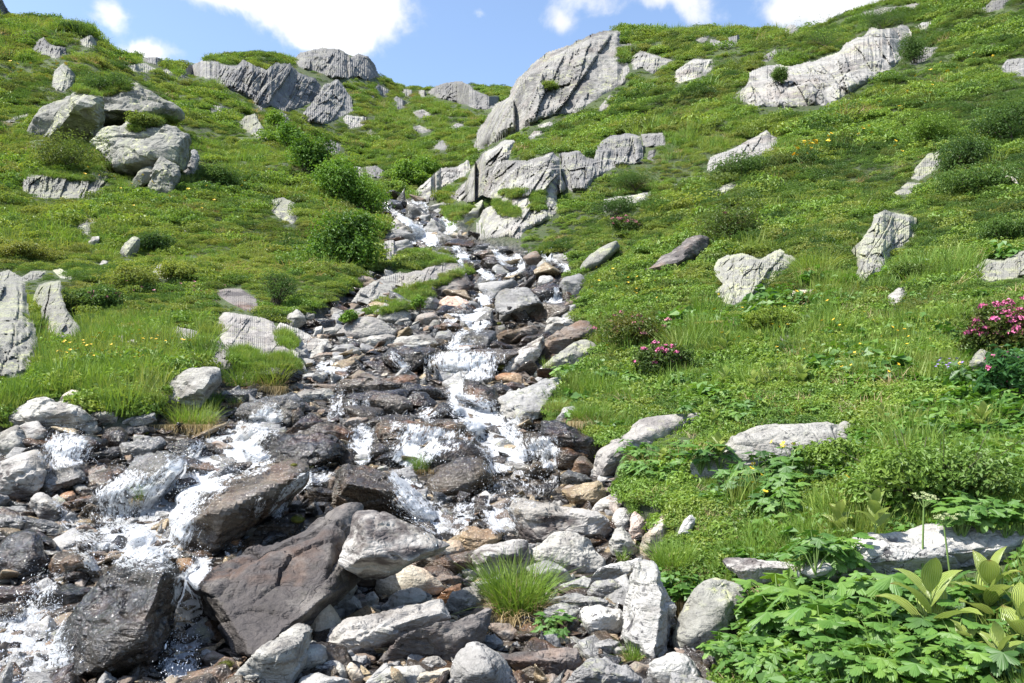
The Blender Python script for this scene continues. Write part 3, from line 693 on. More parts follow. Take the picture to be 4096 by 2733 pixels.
NOUT = [0]
def outcrop(label, mat, poly, thick=0.085, steep=0.32, block=6, aniso=(1, .5), shear=0.3, amp=1.0, dip=0.0, name='rock_outcrop', cat='rock outcrop', group='rock outcrops on the slopes', edge=0.06, maxstep=None, mask=True, d=None):
    poly = np.asarray(poly, float); NOUT[0] += 1; seed = NOUT[0] * 7 + 3
    if mask: OUTMASK.append(poly)
    u0, v0 = poly.min(0); u1, v1 = poly.max(0); size = math.sqrt((u1 - u0) * (v1 - v0))
    st = max(2.4, size / 140) if maxstep is None else maxstep
    gu = np.arange(u0 - 3 * st, u1 + 3 * st + .1, st); gv = np.arange(v0 - 3 * st, v1 + 3 * st + .1, st)
    GU, GV = np.meshgrid(gu, gv, indexing='ij'); fu, fv = GU.ravel(), GV.ravel()
    pj = np.stack([fu, fv, fu * 0], 1)
    wob = fbm(pj / (size * 0.16), 3, seed) * size * 0.022 + fbm(pj / (size * 0.05), 2, seed + 1) * size * 0.009
    sdd = polydist(poly, fu, fv) + np.minimum(wob, size * .02)
    keep = sdd > -1.6 * st
    td = tdepth(fu, fv)
    # bottom line of the outcrop, column by column, gives the foot
    TDg = td.reshape(GU.shape); ins = (sdd > 0).reshape(GU.shape)
    foot = np.array([TDg[i][ins[i]].min() if ins[i].any() else np.nan for i in range(len(gu))])
    okf = ~np.isnan(foot); foot = np.interp(np.arange(len(gu)), np.where(okf)[0], foot[okf])
    kf = max(3, len(gu) // 6) | 1; foot = np.convolve(np.pad(foot, kf // 2, 'edge'), np.ones(kf) / kf, 'valid')
    footg = np.repeat(foot[:, None], len(gv), 1).ravel()
    dm = float(np.median(td[sdd > 0])) if d is None else d; s = dm / F; sz = size * s
    vbot = np.array([gv[ins[i]].max() if ins[i].any() else v1 for i in range(len(gu))]); vbg = np.repeat(vbot[:, None], len(gv), 1).ravel()
    up = np.clip((vbg - fv) * s, 0, None)
    base = footg + 0.55 * up                                     # a steep face rising from the foot
    lim = np.minimum(td, footg + 5.0 * up + 0.3)
    bd = lim * (1 - steep) + np.minimum(lim, base) * steep
    e = np.clip(sdd / (edge * size + 1e-6), -0.4, 1); rim = np.where(e > 0, 1 - (1 - e) ** 2.2, e * 1.2)
    # fracture relief
    q = np.stack([(fu + shear * fv) / size, fv / size], 1)
    wq = np.stack([fu / size, fv / size, fu * 0], 1)
    q = q + 0.05 * np.stack([fbm(wq * 3, 3, seed), fbm(wq * 3 + 9, 3, seed + 2)], 1)
    rel = np.zeros(len(fu)); rs = np.random.RandomState(seed)
    for n, am in ((block, .085), (block * 5, .05), (block * 22, .024), (block * 70, .011)):
        idx, ctr, gap = cells(q, n, seed + n, aniso)
        g = rs.normal(0, 0.75, (n, 2)); off = rs.normal(0, .6, n)
        t = off[idx] + ((q - ctr[idx]) * g[idx]).sum(1) * math.sqrt(n) * 0.9
        rel += am * np.clip(t, -2, 2) - am * 0.75 * (1 - smooth(gap * math.sqrt(n), 0, 0.07))
    rel += 0.006 * fbm(np.stack([q[:, 0] * 16, q[:, 1] * 6, fu * 0], 1), 4, seed + 5, ridge=True) + 0.010 * fbm(wq * 34, 3, seed + 6)
    bul = sz * thick * rim * (0.85 + 0.5 * np.clip(up / (sz + 1e-6), 0, 1) * dip) + sz * np.maximum(amp * rel, -.7 * thick) * np.clip(e, 0, 1) - sz * 0.02
    dd = np.maximum(bd - bul, 0.5 * bd)
    V = world(fu, fv, dd)
    idm = np.full(len(fu), -1); idm[keep] = np.arange(keep.sum()); idm = idm.reshape(GU.shape)
    a, b_, c_, d_ = idm[:-1, :-1].ravel(), idm[1:, :-1].ravel(), idm[1:, 1:].ravel(), idm[:-1, 1:].ravel()
    ok = (a >= 0) & (b_ >= 0) & (c_ >= 0) & (d_ >= 0)
    Fq = np.stack([a, d_, c_, b_], 1)[ok]
    V = V[keep]; c0 = V.mean(0); c0[2] = V[:, 2].min()
    me = mesh_of(name, V - c0, Fq, M[mat]); me.set_sharp_from_angle(angle=math.radians(30)); o = link(name, me, c0); tag(o, label, cat, group)
    bvh_add(V, np.concatenate([Fq[:, [0, 1, 2]], Fq[:, [0, 2, 3]]]))
    return o
# ------------------------------------------------------------------ outcrops, cliffs (outlines give direction; the slope gives distance)
def OC(label, mat, crop, pts, **k): return outcrop(label, mat, [q[:2] for q in px(crop, pts)], **k)
def CR(label, mat, crop, pts, ridge=None, **k):      # a blocky crag on the slope
    kw = dict(name='crag', cat='crag', group='crags on the grassy hillside', rough=0.035, p=22); kw.update(k)
    return stone(label, mat, px(crop, pts), ridge=px(crop, ridge) if ridge else None, **kw)

# the pale cliff on the skyline and its lower tier
OC('tall pale cliff with upright cracks rising to the skyline beside the gully', 'cliff', 'B', [(900, 960), (930, 880), (985, 790), (1050, 700), (1140, 655), (1165, 570), (1200, 500), (1310, 395), (1450, 343), (1600, 260), (1790, 203), (1860, 215), (1850, 300), (1950, 310), (1920, 370), (1940, 470), (1900, 560), (1700, 670), (1600, 730), (1350, 790), (1200, 860), (1080, 910), (1000, 960), (930, 1000)], name='cliff', cat='cliff', group=None, thick=.085, steep=0.55, block=9, aniso=(1.5, .55), shear=0.35, amp=0.75)
OC('broad pale cliff foot with smooth slabs just above the stream', 'cliff', 'B', [(740, 1300), (860, 1190), (880, 1130), (960, 1010), (1100, 935), (1165, 940), (1130, 1055), (1250, 1070), (1420, 1010), (1460, 1050), (1480, 1160), (1500, 1250), (1440, 1290), (1470, 1380), (1440, 1420), (1330, 1490), (1240, 1520), (1200, 1575), (915, 1575), (905, 1470), (970, 1390), (1060, 1330), (960, 1290), (880, 1330), (780, 1340)], name='cliff', cat='cliff', group=None, thick=.085, steep=0.6, block=9, aniso=(1.2, .6), shear=0.5, amp=0.75)
OC('stepped grey rock wall beneath the grassy ledge, stained brownish at one end', 'cliffdark', 'B', [(1470, 1020), (1600, 1000), (1640, 1050), (1700, 1060), (1720, 960), (1800, 900), (1900, 885), (2000, 900), (2010, 1000), (2025, 1085), (1870, 1095), (1780, 1135), (1700, 1180), (1640, 1260), (1550, 1275), (1500, 1240), (1480, 1100)], name='cliff', cat='cliff', group=None, thick=.085, steep=0.5, block=8, aniso=(1.6, .5), shear=0.1, amp=0.8)
OC('wide pale cliff band with reddish stains high on the grassy slope', 'cliff', 'C', [(370, 650), (480, 570), (500, 480), (560, 450), (700, 430), (780, 450), (880, 410), (960, 390), (1080, 350), (1180, 270), (1260, 250), (1300, 200), (1400, 190), (1540, 170), (1580, 230), (1560, 310), (1500, 400), (1400, 475), (1340, 480), (1370, 505), (1250, 565), (1130, 645), (1060, 685), (930, 712), (700, 718), (540, 714), (480, 680)], name='cliff', cat='cliff', group=None, thick=.085, steep=0.5, block=10, aniso=(1.2, .7), shear=-0.4, amp=0.7)
OC('grey cliff of slanting ribs under the far rocky ridge', 'cliffdark', 'A', [(1425, 530), (1440, 420), (1500, 440), (1560, 440), (1605, 402), (1690, 450), (1760, 470), (1830, 420), (1910, 425), (1960, 480), (2080, 520), (2130, 600), (2050, 690), (1900, 740), (1830, 722), (1790, 695), (1720, 735), (1660, 655), (1520, 595), (1450, 570)], name='cliff', cat='cliff', group=None, thick=.085, steep=0.5, block=12, aniso=(2.2, .5), shear=0.55, amp=1.1)
OC('grey rock dome with an overhanging edge at the head of the valley', 'cliffdark', 'B', [(600, 612), (650, 570), (740, 543), (820, 538), (870, 565), (900, 600), (1000, 640), (1075, 640), (1040, 700), (1010, 722), (930, 727), (850, 700), (720, 662), (630, 640)], name='cliff', cat='cliff', group=None, thick=.085, steep=0.6, block=6, aniso=(.9, .7), shear=0.4, dip=1.0)
S_ = 'rock outcrops on the slopes'
OC('jagged rocky knob hung with turf, below the far skyline dome', 'cliffdark', 'A', [(1970, 800), (2090, 640), (2150, 560), (2230, 530), (2311, 640), (2330, 740), (2150, 820), (2050, 812)], block=9, aniso=(1.5, .6), shear=.6, amp=1.3)
OC('rounded grey rock hump crowning the far ridge', 'cliffdark', 'A', [(1940, 400), (1985, 350), (2110, 322), (2235, 328), (2300, 370), (2311, 420), (2300, 520), (2200, 522), (2080, 470), (1985, 460)], block=7, aniso=(1.2, .6), shear=.3, dip=1.0)
OC('dark steep rock nose at the end of the far ridge', 'cliffdark', 'B', [(60, 420), (90, 380), (140, 358), (200, 375), (245, 430), (268, 510), (200, 532), (120, 510), (70, 520)], block=5, aniso=(1.5, .5), thick=.2)
OC('pale grey crag at the near end of the far ridge, turf on top', 'cliffdark', 'A', [(1180, 512), (1250, 440), (1330, 408), (1440, 410), (1450, 520), (1370, 523), (1280, 500)], block=5)
OC('small rocky bump on the distant grass skyline', 'cliffdark', 'A', [(900, 388), (1040, 383), (1100, 412), (1040, 432), (960, 412)], block=4)
OC('low grey rocks strung along the upper grass edge', 'crag', 'A', [(820, 440), (960, 422), (1030, 462), (960, 482), (880, 470)], block=5)
OC('short dark outcrop beside the low grey rocks near the upper grass edge', 'crag', 'A', [(1045, 482), (1100, 460), (1145, 490), (1080, 502)], block=3)
OC('stepped pale outcrop in the turf just above the big dark overhang', 'crag', 'A', [(345, 570), (362, 470), (420, 420), (500, 500), (500, 550), (420, 612), (370, 600)], block=5, steep=.6)
OC('dark shadowed crag under the leftmost hilltop', 'cliffdark', 'A', [(220, 340), (240, 280), (290, 250), (330, 300), (430, 320), (450, 370), (370, 390), (280, 368)], block=6, aniso=(1.6, .5), thick=.2)
OC('cracked crag beside the crest of the leftmost hilltop', 'crag', 'A', [(470, 250), (540, 265), (600, 233), (640, 290), (615, 325), (540, 300)], block=5)
OC('pale broken outcrop where the hillside drops to the alder bushes', 'crag', 'A', [(1560, 830), (1620, 770), (1680, 758), (1725, 830), (1780, 935), (1700, 912)], block=6)
OC('pale fractured rock face above the alder bushes in the gully', 'cliffdark', 'A', [(1780, 790), (1860, 742), (1930, 790), (1880, 862), (1810, 840)], block=5)
OC('rough grey slab bare in the shrubs above the large alder bush', 'crag', 'A', [(1770, 1372), (1800, 1320), (1870, 1308), (1945, 1345), (1972, 1440), (1930, 1482), (1840, 1445)], block=4)
OC('pale flat outcrop alone in the shrubs below the low ribbed crag', 'crag', 'A', [(498, 1522), (560, 1440), (645, 1452), (632, 1520), (560, 1562)], block=3)
OC('grey stone peeping from grass between the alder gully and far slope', 'cliffdark', 'A', [(2095, 985), (2180, 928), (2255, 960), (2240, 1012), (2150, 1010)], block=4)
OC('tiny grey outcrop on the convex grass shoulder facing the gully', 'crag', 'A', [(1395, 742), (1400, 700), (1482, 708), (1472, 748)], block=3)
OC('dark rock spike at the very corner of the sky', 'cliffdark', 'A', [(-60, 130), (-60, -30), (10, -10), (25, 30), (45, 60), (78, 118), (35, 100)], block=4, d=75)
OC('low ribbed pale crag under a rounded green shrub cap', 'crag', 'A', [(145, 1272), (150, 1180), (200, 1150), (400, 1162), (560, 1185), (700, 1080), (722, 1180), (640, 1262), (560, 1312), (450, 1312), (280, 1312)], block=8, aniso=(1.7, .5), shear=.3, thick=.14)
OC('slim pale outcrop in the grass of the leftmost slope', 'crag', 'A', [(30, 800), (180, 755), (230, 745), (160, 790), (60, 815)], block=4)
for lab, pts in [
    ('pale ribbed rock below the skyline grass beside the rock nose', [(230, 600), (270, 562), (340, 600), (322, 632), (262, 620)]),
    ('blocky grey outcrop beneath the pale ribbed rock on the far slope', [(350, 672), (390, 640), (472, 690), (402, 728)]),
    ('square cracked outcrop above the alder gully on the far slope', [(38, 790), (60, 763), (190, 780), (182, 832), (70, 852)]),
    ('low twin rocks in the middle of the far grass bowl', [(488, 748), (560, 728), (622, 760), (540, 782)]),
    ('long low rock lying in the far grass bowl', [(473, 850), (540, 832), (625, 866), (560, 882)]),
    ('little rounded rock at the side of the far grass bowl', [(188, 880), (222, 860), (255, 890), (220, 900)]),
    ('pale rock rib in shadowed shrubs across the far grass bowl', [(740, 842), (790, 818), (852, 830), (770, 857)]),
    ('broken grey rocks above the alders at the stream head', [(618, 978), (690, 932), (745, 950), (722, 992), (680, 992)]),
    ('pale rock step beside the alders at the foot of the bowl', [(78, 1100), (150, 1108), (168, 1160), (140, 1182), (88, 1142)]),
    ('grey ledge between two alder thickets at the foot of the bowl', [(168, 1112), (250, 1098), (335, 1150), (310, 1184), (220, 1172)]),
    ('narrow pale rock under the skyline cliff in smooth grass', [(1718, 742), (1740, 700), (1800, 630), (1828, 650), (1792, 722)]),
    ('smooth pale tongue of rock peeping below the skyline cliff', [(1320, 830), (1400, 808), (1440, 825), (1340, 850)]),
    ('small pillar of rock near the ledge behind the rock wall', [(2045, 1060), (2060, 1000), (2100, 990), (2090, 1060)]),
    ('tiny pointed stone in the bowl grass beneath the rock nose', [(210, 655), (235, 634), (250, 668), (222, 676)]),
    ('rocks breaking the skyline grass beside the valley-head dome', [(425, 590), (490, 600), (488, 625), (440, 640)]),
    ('small skyline rocks between the bowl and the valley-head dome', [(530, 605), (575, 600), (590, 635), (540, 640)]),
    ('twin pale stones poking out beside the skyline cliff base', [(1250, 920), (1300, 870), (1390, 865), (1300, 910)]),
]: OC(lab, 'cliffdark' if lab[0] in 'bg' else 'cliff', 'B', pts, block=4)
OC('fractured pale face beside the skyline cliff under shaggy turf', 'cliff', 'B', [(1935, 380), (2000, 338), (2100, 370), (2205, 400), (2080, 492), (2010, 450), (1950, 472)], block=7, aniso=(1.4, .6))
OC('pale rock hump in grass between the two high cliffs', 'cliff', 'C', [(8, 550), (15, 470), (130, 393), (250, 398), (272, 440), (200, 502), (40, 552)], block=6)
OC('stepped grey rock wall end on the grass ledge', 'cliffdark', 'B', [(2008, 890), (2172, 882), (2165, 960), (2022, 975)], block=5, aniso=(1.8, .5))
OC('shattered pale blocks stepping down to the stream head', 'cliff', 'B', [(490, 1282), (600, 1190), (680, 1120), (790, 1108), (862, 1058), (880, 1120), (845, 1165), (750, 1212), (660, 1262), (645, 1315), (560, 1345), (500, 1335)], block=12, aniso=(1, .8), shear=.5)
OC('pale rock overhung by trailing shrubs below the rock wall', 'cliff', 'B', [(1750, 1402), (1760, 1320), (1850, 1305), (1960, 1290), (2075, 1268), (2065, 1322), (1900, 1352), (1820, 1402)], block=5)
for lab, mat, pts in [
    ('pale outcrop below the wide stained cliff, notched near one end', 'cliff', [(218, 1122), (240, 1040), (350, 1000), (500, 930), (610, 868), (655, 900), (705, 925), (640, 1002), (480, 1052), (340, 1092), (250, 1138)]),
    ('bright tilted slab beside the end of the wide stained cliff', 'cliff', [(1555, 432), (1600, 380), (1650, 318), (1745, 318), (1700, 372), (1600, 432)]),
    ('pale knob above the end of the wide stained cliff', 'cliff', [(1588, 185), (1640, 153), (1705, 148), (1640, 224)]),
    ('long low pale outcrop just under the grassy skyline', 'cliff', [(1245, 88), (1390, 52), (1480, 48), (1625, 20), (1605, 58), (1500, 62), (1400, 92), (1300, 104)]),
    ('small dark-tipped pinnacle standing on the grassy skyline', 'cliffdark', [(700, 230), (740, 185), (768, 165), (800, 172), (828, 228), (760, 238)]),
    ('small pale rocks above one end of the wide stained cliff', 'cliff', [(568, 405), (600, 370), (665, 332), (692, 355), (620, 412)]),
    ('dim grey rock tucked in skyline shrubs, wider of two neighbours', 'cliffdark', [(138, 268), (180, 250), (240, 232), (205, 288)]),
    ('dark cleft rock beneath a shrub tuft near the skyline', 'cliffdark', [(238, 322), (245, 262), (300, 275), (330, 295), (300, 325)]),
    ('grey block rounded by a shrub tuft near the skyline', 'cliffdark', [(333, 312), (345, 258), (425, 233), (435, 278), (380, 314)]),
    ('upright pale rib in dark juniper on the high steep slope', 'lichen', [(1560, 1182), (1600, 1110), (1680, 1020), (1768, 1000), (1762, 1090), (1700, 1142), (1620, 1192)]),
    ('low pale rock just below the upright rib in juniper', 'lichen', [(1438, 1292), (1540, 1210), (1632, 1215), (1560, 1282)]),
    ('bluish grey rock at the edge of the dark junipers', 'grey', [(2145, 482), (2200, 398), (2330, 385), (2330, 515), (2200, 484)]),
    ('long pale rock at the top of the steep slope under dark shrubs', 'cliffdark', [(2005, 88), (2100, 8), (2210, -5), (2185, 52), (2080, 84)]),
    ('little pale rock standing in grass beside the wide stained cliff', 'cliff', [(384, 552), (400, 500), (428, 488), (422, 542)]),
    ('grey rock streak half hidden by juniper on the slope', 'lichen', [(225, 1262), (300, 1240), (425, 1198), (380, 1262), (260, 1304)]),
    ('shaded rock notch under the shrubs beside the grass slope', 'cliffdark', [(0, 1262), (10, 1225), (40, 1205), (30, 1250)]),
]: OC(lab, mat, 'C', pts, block=6 if 'wide' in lab else 4)

# mid slopes
OC('tall pale leaning rock face with brown seep, amid shrubs', 'lichen', 'F', [(1165, 175), (1235, 108), (1300, 20), (1330, -60), (1395, -90), (1500, -70), (1600, -40), (1585, 100), (1430, 190), (1400, 310), (1240, 398), (1195, 345), (1215, 220)], block=5, thick=.085, steep=.6)
OC('flat cracked slabs with pale lichen set in the turf', 'lichen', 'F', [(265, 292), (290, 230), (440, 188), (560, 230), (700, 163), (785, 210), (825, 240), (720, 302), (660, 382), (560, 432), (500, 482), (390, 528), (300, 512), (258, 452), (340, 392), (278, 322)], block=6, thick=.085, steep=.45)
OC('tan flat rock ledge under a drooping grass fringe', 'cream', 'F', [(715, 482), (780, 440), (970, 425), (945, 460), (800, 478)], block=3, steep=.4)
OC('small mottled rock beneath a dark heather tuft', 'pale', 'F', [(1398, 482), (1480, 420), (1560, 395), (1558, 480), (1500, 574), (1418, 562)], block=3, steep=.6)
OC('mottled rock wall at the picture edge below junipers', 'lichen', 'F', [(1915, 332), (2060, 228), (2180, 240), (2250, 190), (2340, 140), (2360, 340), (2100, 372), (2000, 362)], block=6)
OC('dark half-buried rock under bilberry bushes in the meadow', 'grey', 'F', [(640, 762), (720, 700), (812, 682), (802, 732), (700, 778)], block=3)
OC('tall lichen-covered slab at the picture edge on the bank', 'lichen', 'D', [(-120, 1030), (-120, 370), (0, 380), (80, 375), (150, 385), (165, 480), (185, 600), (230, 690), (245, 830), (270, 940), (120, 1000)], block=4, thick=.085, steep=.55, maxstep=6)
OC('narrow slanting slab beside the tall lichened slab, brown moss between', 'lichen', 'D', [(215, 500), (260, 400), (320, 378), (395, 372), (400, 440), (440, 570), (500, 650), (570, 762), (480, 735), (380, 750), (300, 690), (250, 580)], block=5, thick=.085, steep=.55)
OC('long smooth pale bedrock sheet with mossy pockets on the bank', 'bed', 'D', [(1420, 640), (1480, 580), (1560, 590), (1700, 610), (1805, 640), (1850, 750), (1955, 885), (1900, 905), (1850, 890), (1700, 870), (1500, 832), (1430, 705)], block=7, thick=.085, steep=.3, amp=.5)
OC('whitish bedrock sheet sloping to the stream below the willow', 'pale', 'D', [(1820, 700), (1850, 650), (1950, 680), (2060, 740), (2200, 770), (2190, 830), (2080, 880), (1960, 890), (1900, 840), (1850, 750)], block=6, thick=.085, steep=.3, amp=.6)
OC('brownish sloping slab ending in grass beside the bedrock sheet', 'bed', 'D', [(1090, 690), (1150, 675), (1290, 700), (1340, 740), (1290, 810), (1220, 815), (1140, 760)], block=4, steep=.4)
OC('low tan slab running down to the wet plank boulder', 'bed', 'D', [(1360, 760), (1420, 745), (1520, 840), (1540, 955), (1420, 960), (1380, 850)], block=4, steep=.35)
OC('rough purplish rock hump on the bank near the willow', 'slab', 'D', [(1415, 445), (1480, 425), (1590, 425), (1690, 490), (1705, 570), (1620, 570), (1500, 510)], block=4)
OC('brown-topped rock set in the shrubs below the pointed boulder', 'pale', 'D', [(1000, 320), (1060, 250), (1100, 290), (1180, 320), (1170, 356), (1100, 358), (1020, 352)], block=4)
OC('mossy ledge with an undercut dark edge beside the shrubs', 'lichen', 'D', [(345, 300), (400, 293), (470, 330), (480, 365), (400, 352)], block=3)
OC('rubbly top of the bank above the tall lichened slab', 'lichen', 'D', [(-60, 330), (60, 300), (140, 350), (210, 310), (300, 310), (280, 350), (150, 380), (-60, 380)], block=7)
OC('rounded purple-grey bedrock knob beside the upper cascade', 'bed', 'E', [(270, 190), (320, 108), (380, 103), (412, 170), (380, 228), (300, 232)], block=3)
OC('long pale bedrock ramp falling away from the grassy knoll', 'pale', 'E', [(60, 565), (160, 420), (300, 348), (420, 308), (470, 340), (435, 400), (300, 492), (180, 562), (100, 594)], block=6, thick=.085, steep=.4)
OC('grey bedrock hump under the grassy knoll in the stream', 'bed', 'E', [(400, 332), (560, 300), (640, 262), (720, 243), (800, 258), (858, 310), (855, 345), (700, 348), (620, 402), (500, 440), (440, 420)], block=5, thick=.085)

# the big crags of the grassy hillside
CR('slanting grey slab flank of the overhanging crag', 'crag', 'A', [(165, 905), (240, 845), (335, 690), (440, 640), (480, 640), (450, 790), (300, 915)], lean=.9)
CR('big crag with a deep black overhang under its smooth brow', 'crag', 'A', [(295, 915), (400, 800), (470, 640), (500, 610), (570, 618), (640, 640), (670, 700), (640, 880), (610, 948), (400, 938)], ridge=[(505, 705, .9), (570, 690, .95), (635, 705, .9), (480, 730, .75), (430, 830, .45), (500, 640, .3), (610, 645, .35)], lean=-.35)
CR('broad crag block capped by a shrub mat, dark beneath', 'crag', 'A', [(630, 645), (740, 600), (860, 560), (900, 525), (980, 578), (1060, 640), (1120, 690), (1180, 770), (1000, 755), (900, 800), (830, 862), (625, 885)], ridge=[(670, 740, .8), (770, 715, .85), (860, 745, .75), (980, 735, .6), (1080, 710, .4), (700, 660, .3), (880, 600, .2)], lean=-.05)
CR('great pale boulder leaning out over two small slabs on the hillside', 'crag', 'A', [(620, 935), (650, 885), (820, 862), (890, 800), (1060, 812), (1180, 858), (1240, 900), (1235, 1080), (1180, 1122), (1060, 1045), (1000, 1085), (850, 1182), (780, 1112), (700, 1012)], ridge=[(790, 1085, .7), (900, 1040, .75), (1050, 1020, .7), (1150, 1060, .7), (1190, 920, .5), (900, 880, .25), (720, 950, .35)], lean=-.05)
CR('thin slab propped below the great leaning boulder', 'crag', 'A', [(850, 1232), (920, 1140), (995, 1078), (1025, 1108), (1010, 1150), (905, 1244)], lean=.5)
CR('ribbed wedge of rock under the corner of the leaning boulder', 'crag', 'A', [(988, 1242), (1060, 1050), (1180, 1108), (1185, 1180), (1140, 1242), (1020, 1287)], lean=.5)
CR('shadowed rock recess beside the leaning boulder', 'grey', 'A', [(1210, 1120), (1240, 980), (1300, 1000), (1310, 1060), (1280, 1170), (1220, 1170)], lean=.8)
# ------------------------------------------------------------------ boulders of the stream and its banks, one by one
def ST(label, mat, crop, pts, ridge=None, **k):
    return stone(label, mat, px(crop, pts), ridge=px(crop, ridge) if ridge else None, **k)
# --- lower left
ST('huge glistening black block between the torrent and the narrow fall', 'wet', 'G', [(400, 1310), (490, 1060), (600, 950), (815, 830), (830, 770), (1000, 702), (1070, 725), (1150, 830), (1180, 1000), (1090, 1280), (990, 1410), (700, 1500), (430, 1570), (395, 1440)], ridge=[(1085, 850, .45), (985, 1060, .6), (950, 1320, .55), (600, 1440, .55), (520, 1120, .3), (850, 800, .2)], lean=0.45, p=26, strata=.04)
ST('huge purple-brown slab with a white upper edge beside the narrow fall', 'slab', 'G', [(1290, 930), (1330, 880), (1440, 795), (1800, 620), (2180, 480), (2300, 470), (2350, 620), (2340, 880), (2000, 1260), (1800, 1420), (1650, 1400), (1480, 1250), (1340, 1020)], ridge=[(1330, 925, .5), (1500, 850, .5), (1900, 660, .45), (2210, 520, .4), (1540, 1240, .5), (1750, 1360, .5), (2150, 980, .55)], lean=1.15, p=30, strata=.03, rough=.02)
ST('long flat slab with a wet sheen and a black broken end, beside the foaming cascade', 'wettan', 'G', [(1190, 520), (1215, 320), (1260, 275), (1900, 130), (1965, 140), (1995, 200), (1960, 265), (1720, 420), (1500, 600), (1440, 745), (1250, 745), (1200, 620)], ridge=[(1195, 510, .55), (1470, 470, .75), (1640, 350, .7), (1975, 190, .45), (1330, 300, .05)], lean=0.66, p=28, rough=.02)
ST('tilted wet slab with water sheeting off its lower edge', 'wetgrey', 'G', [(640, 345), (820, 160), (960, 60), (1100, 38), (1205, 110), (1185, 175), (1050, 260), (990, 420), (850, 520), (700, 510), (645, 460)], ridge=[(680, 350, .4), (960, 225, .5), (1170, 165, .4), (860, 170, .1)], lean=0.63, p=24)
ST('shiny black dome of rock at the edge of the torrent', 'wet', 'G', [(-70, 780), (0, 640), (100, 568), (200, 560), (255, 600), (300, 700), (325, 820), (250, 892), (120, 922), (0, 912)], lean=0.50, p=10)
ST('dark block pressed against the shiny black dome', 'wet', 'G', [(150, 580), (230, 558), (370, 655), (362, 712), (312, 745), (200, 640)], lean=0.60)
ST('brownish black rock splashed by the lower pool', 'wetbrown', 'G', [(335, 765), (370, 718), (480, 690), (530, 720), (600, 800), (657, 890), (620, 917), (520, 910), (420, 810), (340, 805)])
ST('black low rock above the torrent, half under spray', 'wet', 'G', [(400, 870), (440, 818), (520, 812), (592, 868), (560, 927), (450, 907)])
ST('black wedge of rock standing over the white torrent', 'wet', 'G', [(248, 1092), (300, 990), (440, 903), (525, 930), (602, 942), (570, 980), (490, 1052), (380, 1114), (260, 1124)], p=26)
ST('dark rock shelf under the shiny black dome', 'wet', 'G', [(-60, 950), (120, 925), (200, 935), (240, 1000), (180, 1060), (40, 1050), (-60, 1060)], lean=0.63)
ST('brown weed-stained rock at the torrent edge', 'wetbrown', 'G', [(-60, 1080), (60, 1045), (140, 1090), (130, 1180), (40, 1200), (-60, 1190)])
ST('grey angular boulder cut off by the picture edge above the torrent', 'patchy', 'G', [(-90, 200), (0, 148), (215, 38), (252, 52), (282, 120), (262, 222), (180, 332), (120, 382), (-60, 370)], p=28)
ST('flat grey slab with a glinting top beside the angular grey boulder', 'wetgrey', 'G', [(248, 262), (270, 178), (480, 128), (545, 170), (552, 230), (500, 252), (330, 342), (255, 322)], ridge=[(262, 262, .4), (330, 270, .6), (530, 215, .5)], lean=0.70)
ST('white-topped stone tilted beside the small pool', 'patchy', 'G', [(198, 390), (250, 313), (302, 320), (422, 432), (402, 502), (350, 522), (240, 462)])
ST('long low grey slab lying flat at the pool edge', 'wetgrey', 'G', [(-60, 465), (0, 440), (130, 458), (280, 478), (360, 540), (472, 582), (400, 605), (300, 604), (150, 555), (0, 532), (-60, 520)], lean=0.91)
ST('thin bluish slab on top of the long low grey slab', 'grey', 'G', [(-40, 432), (0, 400), (170, 404), (222, 460), (140, 472), (0, 458)], lean=0.84)
ST('brown shard leaning among the wet stones left of the cascade', 'wetbrown', 'G', [(403, 402), (480, 370), (600, 328), (632, 345), (580, 392), (430, 434)])
ST('reddish wet shard leaning between slabs near the pool', 'rust', 'G', [(353, 367), (440, 308), (482, 298), (502, 340), (460, 378), (380, 392)])
ST('small upright grey stone near the tilted wet slab', 'grey', 'G', [(598, 227), (640, 158), (692, 138), (702, 190), (660, 232)])
ST('thin curved plank of wet rock above the flat grey slab', 'wetbrown', 'G', [(272, 162), (350, 108), (450, 98), (560, 118), (614, 160), (520, 152), (300, 182)], lean=0.84)
ST('small rounded dark stone next to the flat grey slab', 'wetgrey', 'G', [(458, 272), (500, 243), (570, 258), (584, 290), (500, 308)])
ST('dark streaked stone beneath the short left fall', 'wet', 'G', [(568, 82), (600, 38), (700, 18), (782, 22), (804, 60), (720, 92), (640, 112), (580, 112)])
ST('flat brown stone tucked under the dark streaked stone', 'brown', 'G', [(625, 103), (650, 83), (720, 78), (745, 100), (690, 116)])
ST('long grey plank of rock running up to the straw-fringed tussock', 'wetgrey', 'D', [(798, 1492), (900, 1440), (1050, 1405), (1085, 1440), (960, 1502), (880, 1565), (800, 1545)], lean=0.70)
ST('pale yellowish block with a lichen rim resting below the long flat slab', 'cream', 'G', [(1483, 512), (1510, 493), (1640, 523), (1715, 570), (1692, 612), (1640, 628), (1498, 577)], p=26)
ST('rust-orange rounded stone under the pale yellowish block', 'rust', 'G', [(1473, 652), (1500, 608), (1570, 606), (1604, 635), (1560, 668), (1500, 684)])
ST('dark rock dotted with bright green moss cushions', 'wet', 'G', [(1688, 622), (1720, 548), (1830, 488), (1930, 453), (2014, 490), (1992, 542), (1830, 604), (1760, 648)])
ST('black dripping rock beneath the thin side fall', 'wet', 'G', [(1658, 502), (1700, 398), (1760, 348), (1850, 333), (1884, 370), (1852, 482), (1760, 574), (1678, 542)])
ST('low dark stone in the thin side stream', 'wetbrown', 'G', [(2008, 332), (2040, 288), (2130, 273), (2222, 300), (2232, 347), (2150, 374), (2050, 362)])
ST('wet dark hump above the thin side stream', 'wetbrown', 'G', [(1990, 275), (2075, 213), (2180, 218), (2214, 270), (2120, 284)])
